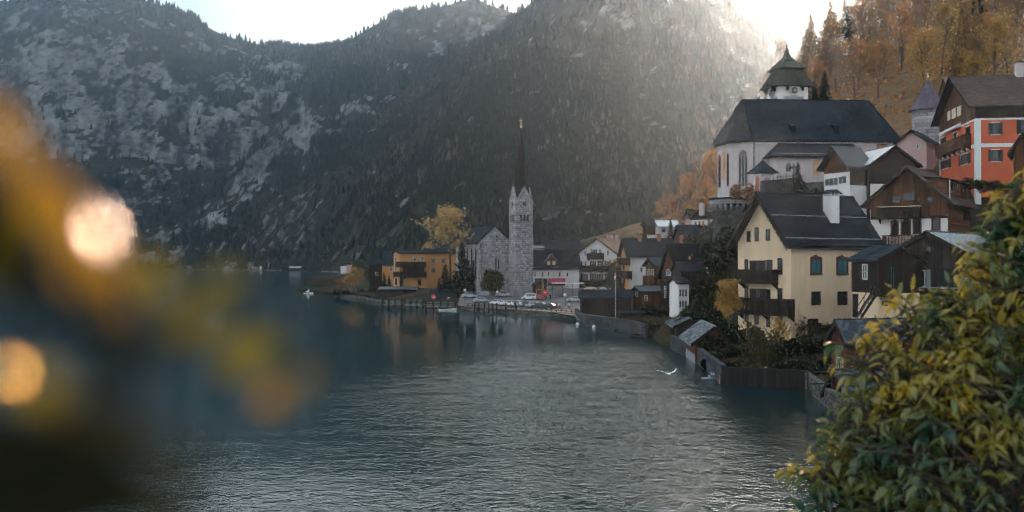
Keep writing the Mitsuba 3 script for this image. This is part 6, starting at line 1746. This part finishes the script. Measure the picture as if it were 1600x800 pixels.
person('person in dark red coat walking by the quay fence', 869.5, 488, 283, 2.0, 'cloth_red', 'cloth_dark')
person('person in pale jacket walking beside the red coat', 874, 487, 284, 2.0, 'cloth_white', 'cloth_dark')
person('person in white top standing near the lamp at the quay fence', 889, 488, 283, 0.5, 'cloth_white', 'cloth_dark')
person('person in dark jacket between the front row of cars and the fence', 805, 484, 292, 1.2, 'cloth_dark', 'cloth_dark')
person('person in red jacket at the left end of the square', 742, 482, 293, 2.5, 'cloth_red', 'cloth_dark')
person('person in dark clothes standing at the kiosk', 860, 467, 312, 4.5, 'cloth_dark', 'cloth_dark')


def hull_boat(name, label, px, py, rot, L=5.0, B=1.7, mat='white_paint', inside='wood_log', group=None, cover=None):
    q = Pz(px, py, 0)
    k = thing(name, label, 'boat', group)
    fr = frame2([q[0], q[1], 0], rot)
    n = 11
    t = np.linspace(0, 1, n)
    w = B / 2 * np.minimum(1, 1.9 * (1 - t)) ** 0.75 * (0.8 + 0.2 * np.sin(np.pi * np.minimum(1, t * 2)))
    w[-1] = 0.03
    x = (t - 0.5) * L
    sh = 0.42 + 0.32 * t ** 2
    rows = []
    for i in range(n):
        rows.append([[x[i], -w[i], sh[i]], [x[i], -w[i] * 0.75, 0.05], [x[i] * 0.96, 0, -0.2], [x[i], w[i] * 0.75, 0.05], [x[i], w[i], sh[i]]])
    v = np.array(rows).reshape(-1, 3)
    f = []
    for i in range(n - 1):
        for j_ in range(4):
            a = i * 5 + j_
            f += [[a, a + 5, a + 6], [a, a + 6, a + 1]]
    f += [[0, 1, 2], [0, 2, 3], [0, 3, 4]]
    part(k, 'hull', MB(fr).raw(v, f), mat)
    part(k, 'gunwale', MB(fr).tube([[x[i], -w[i], sh[i]] for i in range(n)], 0.05, 5).tube([[x[i], w[i], sh[i]] for i in range(n)], 0.05, 5), 'wood_dark')
    if cover:
        vv = np.array([[[x[i], -w[i] - 0.04, sh[i] + 0.03], [x[i], 0, sh[i] + 0.28], [x[i], w[i] + 0.04, sh[i] + 0.03]] for i in range(n)]).reshape(-1, 3)
        ff = []
        for i in range(n - 1):
            for j_ in range(2):
                a = i * 3 + j_
                ff += [[a, a + 3, a + 4], [a, a + 4, a + 1]]
        part(k, 'cover', MB(fr).raw(vv, ff), cover)
    else:
        for c in (-0.25, 0.05, 0.3):
            i = int((c + 0.5) * (n - 1))
            part(k, 'thwart', MB(fr).box(x[i] - 0.13, x[i] + 0.13, -w[i], w[i], 0.32, 0.36), inside)
    return k, fr


hull_boat('motor_boat', 'long white motor boat moored before the orange trees', 557, 462.5, 0.05, 7.5, 2.2, 'white_paint', cover='cloth_white')
k, fr = hull_boat('sailing_boat', 'white sailing boat with bare mast and flag moored before the dark boathouse', 960, 509, -0.5, 6.5, 2.2, 'white_paint', cover='cloth_white')
mast = part(k, 'mast', MB(fr).tube([[0.3, 0, 0.3], [0.3, 0, 10.9]], [0.06, 0.035], 6), 'white_paint')
part(k, 'boom', MB(fr).tube([[0.3, 0, 1.3], [-2.6, 0, 1.4]], 0.09, 6), 'cloth_white')
part(k, 'flag', MB(fr).box(0.02, 0.28, -0.014, 0.014, 9.3, 10.7), 'red_paint'); part(k, 'flag_stripe', MB(fr).box(0.01, 0.29, -0.02, 0.02, 9.75, 10.25), 'white_paint')
part(k, 'stay', MB(fr).tube([[0.3, 0, 10.8], [3.1, 0, 0.75]], 0.012, 3).tube([[0.3, 0, 10.8], [-3.2, 0, 0.5]], 0.012, 3), 'iron')
for i, (px, py, rot, L, mt, cv, lb) in enumerate(((944, 512, -0.4, 5.0, 'wood_grey', None, 'flat wooden rowing boat left of the sailing boat'), (642, 476, 0.0, 5.0, 'white_paint', None, 'white rowing boat under the left landing stage'), (612, 473, 0.1, 6.0, 'white_paint', 'cloth_white', 'covered white boat left of the landing stage'),
                                               (590, 467, 0.1, 5.0, 'wood_grey', None, 'grey rowing boat right of the long motor boat'), (658, 472, 0.4, 4.5, 'wood_log', None, 'brown rowing boat beside the green boathouse'), (700, 485, 0.2, 5.0, 'white_paint', 'cloth_dark', 'white boat with dark cover before the green boathouse'), (575, 466.5, 0.1, 4.5, 'wood_log', None, 'brown rowing boat just right of the motor boat'), (1005, 527, -0.6, 4.5, 'wood_grey', None, 'grey rowing boat tied along the seawall'), (1126, 592, 0.1, 2.6, 'grey_paint', 'grey_paint', 'small pale upturned boat by the shore wall end'))):
    hull_boat('rowing_boat', lb, px, py, rot, L, 1.5, mt, cover=cv)
k, fr = hull_boat('small_sailing_boat', 'tiny white sailing boat far out on the lake', 482, 459, 0.0, 4.0, 1.5, 'white_paint')
part(k, 'sail', MB(fr).raw([[0.3, 0, 0.6], [-1.4, 0.15, 0.7], [0.3, 0, 1.9], [0.3, 0.02, 0.6], [-1.4, 0.17, 0.7], [0.3, 0.02, 1.9]], [[0, 1, 2], [3, 4, 5], [0, 1, 4], [0, 4, 3]]), 'cloth_white')

# landing stages
def pier(label, px0, px1, py, dep, posts):
    a, b = Pz(px0, py, 0.9), Pz(px1, py, 0.9)
    k = thing('landing_stage', label, 'pier')
    n = int((b[0] - a[0]) / 0.8)
    m = MB()
    for i in range(n):
        x = a[0] + (b[0] - a[0]) * i / n
        m.box(x + 0.02, x + (b[0] - a[0]) / n - 0.02, a[1], a[1] + dep, 0.85, 0.93)
    part(k, 'deck_plank', m, 'grey_paint', stuff=True)
    part(k, 'beam', MB().box(a[0], b[0], a[1] - 0.12, a[1] - 0.003, 0.65, 0.9), 'wood_grey')
    for x in np.linspace(a[0] + 0.2, b[0] - 0.2, posts):
        for y in (a[1] - 0.25, a[1] + dep):
            part(k, 'pile', MB().tube([[x, y, -1], [x, y, 2.4]], 0.16, 6), 'wood_dark')
    part(k, 'handrail', MB().bar([a[0] + 0.2, a[1] + dep, 2.0], [b[0] - 0.2, a[1] + dep, 2.0], 0.07).bar([a[0] + 0.2, a[1] + dep, 1.5], [b[0] - 0.2, a[1] + dep, 1.5], 0.06), 'metal_roof')
pier('timber landing stage with tall piles before the long low boathouse', 630, 661, 477, 4.0, 4)
pier('low timber landing stage left of the tall piles', 596, 628, 476, 2.0, 4)
pier('short landing stage before the green boathouse', 664, 712, 479.5, 2.0, 5)
for i, (px, py) in enumerate(((902.5, 508), (915, 508), (928, 512), (601.5, 473.5), (607, 473.7))):
    q = Pz(px, py, 0)
    solo('mooring_buoy', ['white mooring buoy at the left corner of the black boathouse', 'white mooring buoy before the black boathouse wall', 'white mooring buoy just left of the rowing boat', 'left white buoy of the pair by the low landing stage', 'right white buoy of the pair by the low landing stage'][i], 'buoy', MB().ball((q[0], q[1], 0.18), 0.38 if i < 3 else 0.6, 2), 'white_paint', 30)
for i, px in enumerate((742, 748, 757, 764, 770, 776, 790, 806)):
    q = Pz(px, 489.5 if px > 730 else 486, 0)
    solo('mooring_pile', ['first', 'second', 'third', 'fourth', 'fifth', 'sixth', 'seventh', 'eighth'][i] + ' dark mooring pile from the left along the quay', 'pile', MB().tube([[q[0], q[1], -1], [q[0], q[1], 2.6]], [0.2, 0.17], 7), 'wood_dark')
k = thing('jetty', 'small pale floating jetty by the end of the shore wall', 'jetty')
q = Pz(1122, 594, 0)
part(k, 'deck', MB().box(q[0] - 1.6, q[0] + 1.4, q[1] + 0.4, q[1] + 1.6, 0.05, 0.16), 'grey_paint')
k = thing('shore_post', 'short leaning red brown post at the corner of the shore wall', 'post')
q = Pz(1127, 600, 0)
part(k, 'post', MB().tube([q + [0, 0.2, 0], q + [0.2, 0.3, 1.0], q + [0.45, 0.3, 1.9]], [0.28, 0.33, 0.2], 7), 'brick_red')
post_fence('garden_fence', 'thin wooden rail fence on the slope left of the red shed', [Pz(1262, 585, 3.0)[:2], Pz(1300, 567, 4.0)[:2]], 2.4, 1.4, 'wood_grey')


# the gull
def gull():
    q = P(1045, 584, 92)
    k = thing('gull', 'white gull flying low over the water with wings spread', 'bird')
    c, s = math.cos(0.5), math.sin(0.5)
    fr = lambda v: q + np.c_[np.asarray(v)[:, 0] * c - np.asarray(v)[:, 1] * s, np.asarray(v)[:, 0] * s + np.asarray(v)[:, 1] * c, np.asarray(v)[:, 2]]
    part(k, 'body', MB(fr).tube([[0, 0.28, -0.02], [0, 0.2, 0.02], [0, 0.05, 0.0], [0, -0.15, 0.0], [0, -0.24, 0.03], [0, -0.31, 0.03]], [0.02, 0.06, 0.09, 0.075, 0.055, 0.02], 9), 'feather', True)
    part(k, 'beak', MB(fr).tube([[0, -0.3, 0.03], [0, -0.38, 0.01]], [0.018, 0.006], 5), 'tan_paint')
    part(k, 'tail', MB(fr).raw([[-0.03, 0.24, 0.0], [0.03, 0.24, 0.0], [0.1, 0.42, 0.0], [-0.1, 0.42, 0.0], [0, 0.3, 0.02]], [[0, 1, 4], [1, 2, 4], [2, 3, 4], [3, 0, 4], [0, 1, 2], [0, 2, 3]]), 'feather')
    for s_, prof in ((-1, [(0.05, 0.03), (0.4, 0.14), (0.75, 0.24), (1.2, 0.36)]), (1, [(0.05, 0.03), (0.35, 0.10), (0.62, 0.2), (0.85, 0.42)])):
        up, lo = [], []
        for i, (x, z) in enumerate(prof):
            cw = [0.17, 0.17, 0.13, 0.02][i]
            fw = [0.0, -0.06, -0.03, 0.06][i]
            up += [[s_ * x, fw - cw * 0.5, z + 0.015], [s_ * x, fw + cw * 0.9, z + 0.008]]
            lo += [[s_ * x, fw - cw * 0.5, z - 0.01], [s_ * x, fw + cw * 0.9, z - 0.002]]
        f = []
        for i in range(3):
            a = i * 2
            f += [[a, a + 1, a + 3], [a, a + 3, a + 2], [a + 8, a + 9, a + 11], [a + 8, a + 11, a + 10], [a, a + 2, a + 10], [a, a + 10, a + 8], [a + 1, a + 3, a + 11], [a + 1, a + 11, a + 9]]
        part(k, 'wing', MB(fr).raw(up + lo, f), 'feather')


gull()


# ------------------------------------------------------------------ the near shrub on the right and the blurred leaves on the left
def leaf_mesh(L, w, droop, fold, r):
    n = 5
    t = np.linspace(0, 1, n)
    wid = w * np.array([0.12, 0.85, 1.0, 0.62, 0.02])
    z = -droop * t ** 2 * L
    x = t * L * (1 - 0.15 * droop)
    v = []
    for i in range(n):
        v += [[x[i], -wid[i] / 2, z[i] + fold * wid[i]], [x[i], 0, z[i]], [x[i], wid[i] / 2, z[i] + fold * wid[i]]]
    f = []
    for i in range(n - 1):
        a = i * 3
        f += [[a, a + 3, a + 4], [a, a + 4, a + 1], [a + 1, a + 4, a + 5], [a + 1, a + 5, a + 2]]
    return np.array(v), np.array(f)


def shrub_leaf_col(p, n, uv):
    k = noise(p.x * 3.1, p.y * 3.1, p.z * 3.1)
    top = smoothstep(11.3, 13.2, p.z + 0.9 * (k - 0.5))  # upper leaves yellower: the warm light on top is put into their colour
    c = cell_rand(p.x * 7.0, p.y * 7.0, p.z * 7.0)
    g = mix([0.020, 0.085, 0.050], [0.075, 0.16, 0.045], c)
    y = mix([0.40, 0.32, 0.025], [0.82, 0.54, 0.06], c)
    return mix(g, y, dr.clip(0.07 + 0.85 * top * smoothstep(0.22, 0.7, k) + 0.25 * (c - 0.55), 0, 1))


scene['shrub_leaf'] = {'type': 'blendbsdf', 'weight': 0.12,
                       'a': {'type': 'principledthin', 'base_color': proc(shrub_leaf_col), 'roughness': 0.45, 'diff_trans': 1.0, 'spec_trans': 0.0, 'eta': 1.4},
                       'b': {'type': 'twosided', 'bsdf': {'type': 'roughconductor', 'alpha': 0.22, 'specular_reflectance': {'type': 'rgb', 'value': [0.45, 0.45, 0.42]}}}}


def near_shrub():
    r = np.random.default_rng(31)
    k = thing('leafy_shrub', 'large leafy shrub with drooping green and golden leaves filling the right foreground', 'shrub')
    lumps = [(1690, 420, 7.4, .70), (1650, 390, 7.2, .36), (1640, 330, 7.2, .20), (1640, 300, 7.3, .16), (1660, 520, 7.0, .70), (1570, 530, 7.0, .30), (1600, 450, 7.1, .24), (1490, 505, 7.0, .20), (1415, 505, 6.9, .17), (1500, 610, 6.8, .48), (1400, 585, 6.8, .26), (1352, 565, 6.7, .14), (1580, 690, 6.6, .75),
             (1440, 700, 6.5, .46), (1352, 680, 6.5, .23), (1510, 800, 6.3, .8), (1390, 795, 6.3, .40), (1312, 790, 6.2, .24), (1282, 745, 6.2, .11), (1560, 420, 7.1, .10), (1590, 350, 7.2, .10), (1612, 400, 7.2, .22), (1605, 320, 7.2, .13), (1590, 290, 7.2, .07)]
    C = np.array([P(a, b, d) for a, b, d, _ in lumps])
    R = np.array([q[3] for q in lumps])
    root = P(1640, 900, 7.4)
    st = MB()
    for c in C:
        m = (root + c) / 2 + [0.15 * r.normal(), 0.1, 0.15 * r.normal()]
        st.tube([root, m, c], [0.05, 0.03, 0.012], 5, False)
    part(k, 'branch', st, 'bark', 40)
    items, tw = [], MB()
    while len(items) < 10500:
        i = r.choice(len(C), p=R ** 2 / (R ** 2).sum())
        d = r.normal(size=3)
        d /= np.linalg.norm(d)
        if d[1] > 0.55:
            continue
        rad = R[i] * (0.55 + 0.5 * r.random())
        o = C[i] + d * rad
        if any(np.linalg.norm(o - C[j]) < R[j] * 0.5 for j in range(len(C))) and r.random() < 0.8:
            continue
        out = d * [1, 1, 0.5] + np.array([-0.35, -0.1, 0.05]) + 0.3 * r.normal(size=3)
        # a twig end carrying a whorl of drooping leaves
        out /= np.linalg.norm(out)
        tip = o + out * 0.12
        tw.tube([o - out * 0.22 - [0, 0, 0.04], o - out * 0.05, tip], [0.008, 0.006, 0.003], 4, False)
        for q in range(r.integers(2, 8)):
            az = q * 2.4 + r.random()
            side = np.cross(out, [0.3, 0.2, 1]); side /= np.linalg.norm(side)
            up = np.cross(side, out)
            dd = 0.35 * r.normal(size=3) + out * (0.35 + 0.8 * r.random()) + (side * math.cos(az) + up * math.sin(az)) * 0.8 + [0, 0, -0.45]
            dd /= np.linalg.norm(dd)
            items.append((o + out * 0.10 * r.random(), dd, 0.05 + 0.095 * r.random() ** 1.3))
    V, D = [], []
    for o, d, L in items:
        v, f = leaf_mesh(L, L * (0.22 + 0.24 * r.random() ** 1.5), 0.05 + 0.95 * r.random() ** 1.3, 0.02 + 0.42 * r.random(), r)
        s = np.cross([0, 0, 1], d); s /= np.linalg.norm(s) + 1e-9
        n_ = np.cross(d, s)
        ro = r.normal() * 0.5
        s2, n2 = s * math.cos(ro) + n_ * math.sin(ro), n_ * math.cos(ro) - s * math.sin(ro)
        V.append(o + v[:, :1] * d + v[:, 1:2] * s2 + v[:, 2:3] * n2)
        c = V[-1].mean(0)
        u = (c - [0, 0, H])
        vis = abs(u[0] / u[1]) < 0.47 and abs(u[2] / u[1]) < 0.235
        D.append(L / u[1] * (1.0 if vis else 0.01) - 0.02 * u[1])
    order = np.argsort(-np.array(D))
    F_ = f
    for i in order[:300]:
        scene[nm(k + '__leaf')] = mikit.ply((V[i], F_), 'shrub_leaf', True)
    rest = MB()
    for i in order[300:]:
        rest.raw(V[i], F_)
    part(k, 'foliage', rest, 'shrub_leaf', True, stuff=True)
    part(k, 'twig', tw, 'bark', stuff=True)


near_shrub()
leafy('near_gold', (0.85, 0.50, 0.03), 1.5, 0.8); leafy('near_amber', (0.60, 0.31, 0.025), 1.0, 0.9); leafy('near_olive', (0.26, 0.20, 0.008), 0.9, 0.9); leafy('near_dark', (0.022, 0.022, 0.012), 0.4, 0.7); leafy('near_shade', (0.05, 0.042, 0.02), 0.5, 0.7); leafy('near_pale', (0.97, 0.88, 0.70), 1.75, 0.6); leafy('near_brown', (0.30, 0.19, 0.04), 0.9, 0.9)


M('near_gloss', (0.6, 0.5, 0.3), 0.30, 0.9); M('near_gloss_gold', (0.85, 0.55, 0.12), 0.36, 0.5, metallic=1.0); M('near_gloss_amber', (0.5, 0.33, 0.12), 0.4, 0.4, metallic=1.0)  # gloss for the added sun reflectors among the near leaves


def near_twig():
    r = np.random.default_rng(4)
    k = thing('near_branch', 'strongly blurred autumn branch with dark and amber leaves close to the lens at the left', 'branch')
    spots = [  # pixel x, y, distance, length, width, angle in degrees, material
        (20, 230, .30, .030, .010, -60, 'near_amber'), (90, 330, .30, .034, .012, -58, 'near_amber'), (150, 430, .29, .028, .014, -65, 'near_amber'), (-30, 340, .29, .05, .018, -60, 'near_dark'), (40, 440, .28, .030, .014, -65, 'near_dark'),
        (0, 420, .28, .022, .013, -80, 'near_olive'), (30, 360, .31, .018, .012, -70, 'near_olive'), (165, 455, .28, .014, .010, 20, 'near_brown'), (60, 600, .275, .010, .009, 30, 'near_gold'), (85, 620, .28, .012, .008, 10, 'near_brown'),
        (185, 590, .28, .022, .010, -85, 'near_dark'), (60, 720, .28, .050, .022, -30, 'near_dark'), (190, 770, .28, .045, .018, -40, 'near_dark'), (270, 790, .28, .020, .012, -45, 'near_shade'), (-60, 740, .28, .05, .025, -40, 'near_dark'), (40, 810, .28, .07, .02, 0, 'near_dark'), (165, 520, .28, .030, .012, -75, 'near_dark'),
        (110, 660, .30, .022, .012, 20, 'near_shade'), (240, 690, .30, .018, .010, -30, 'near_shade'), (310, 720, .31, .014, .008, -50, 'near_shade'), (170, 680, .29, .02, .012, 60, 'near_shade'),
        (390, 550, .34, .020, .013, 20, 'near_olive'), (310, 500, .34, .018, .009, 30, 'near_olive'), (245, 440, .34, .018, .010, -60, 'near_olive'), (430, 620, .38, .012, .008, 25, 'near_amber'), (480, 590, .40, .008, .007, 10, 'near_brown'), (250, 540, .32, .018, .009, -60, 'near_shade'), (350, 440, .36, .012, .008, 10, 'near_olive')]
    for px, py, d, L, w, a, mt in spots:
        c = P(px, py, d)
        v, f = leaf_mesh(L, w, 0.2, 0.15, r)
        v = v - [L / 2, 0, 0]
        a = math.radians(a)
        d1, d2 = np.array([math.cos(a), 0.25, math.sin(a)]), np.array([-math.sin(a), 0.15, math.cos(a)])
        part(k, 'leaf', (c + v[:, :1] * d1 + v[:, 1:2] * d2 + v[:, 2:3] * [0, -1, 0], f), mt, True)
    for px, py, d, L, w, mt in ((161, 360, .28, .0095, .008, 'near_gloss'), (22, 582, .30, .0062, .0052, 'near_gloss_gold'), (170, 452, .28, .0045, .004, 'near_gloss_amber')):  # small reflectors added, tilted to throw the sun into the lens
        c = P(px, py, d)
        to = (np.array([0, 0, H]) - c) / np.linalg.norm(c - [0, 0, H])
        n_ = to + SUN
        n_ /= np.linalg.norm(n_)
        a1 = np.cross(n_, [0, 0, 1]); a1 /= np.linalg.norm(a1)
        a2 = np.cross(n_, a1)
        v = [c] + [c + a1 * L / 2 * math.cos(q) * (1 + 0.25 * math.cos(q)) + a2 * w / 2 * math.sin(q) - n_ * 0.0001 for q in np.arange(14) * math.pi / 7]
        part(k, 'glint_reflector', (np.array(v), np.array([[0, i + 1, (i + 1) % 14 + 1] for i in range(14)])), mt, True)
    part(k, 'stem', MB().tube([P(-80, 850, .29), P(100, 640, .285), P(190, 540, .285), P(120, 400, .29), P(30, 200, .30)], [.002, .0018, .0015, .0012, .0006], 5), 'bark', True)


near_twig()
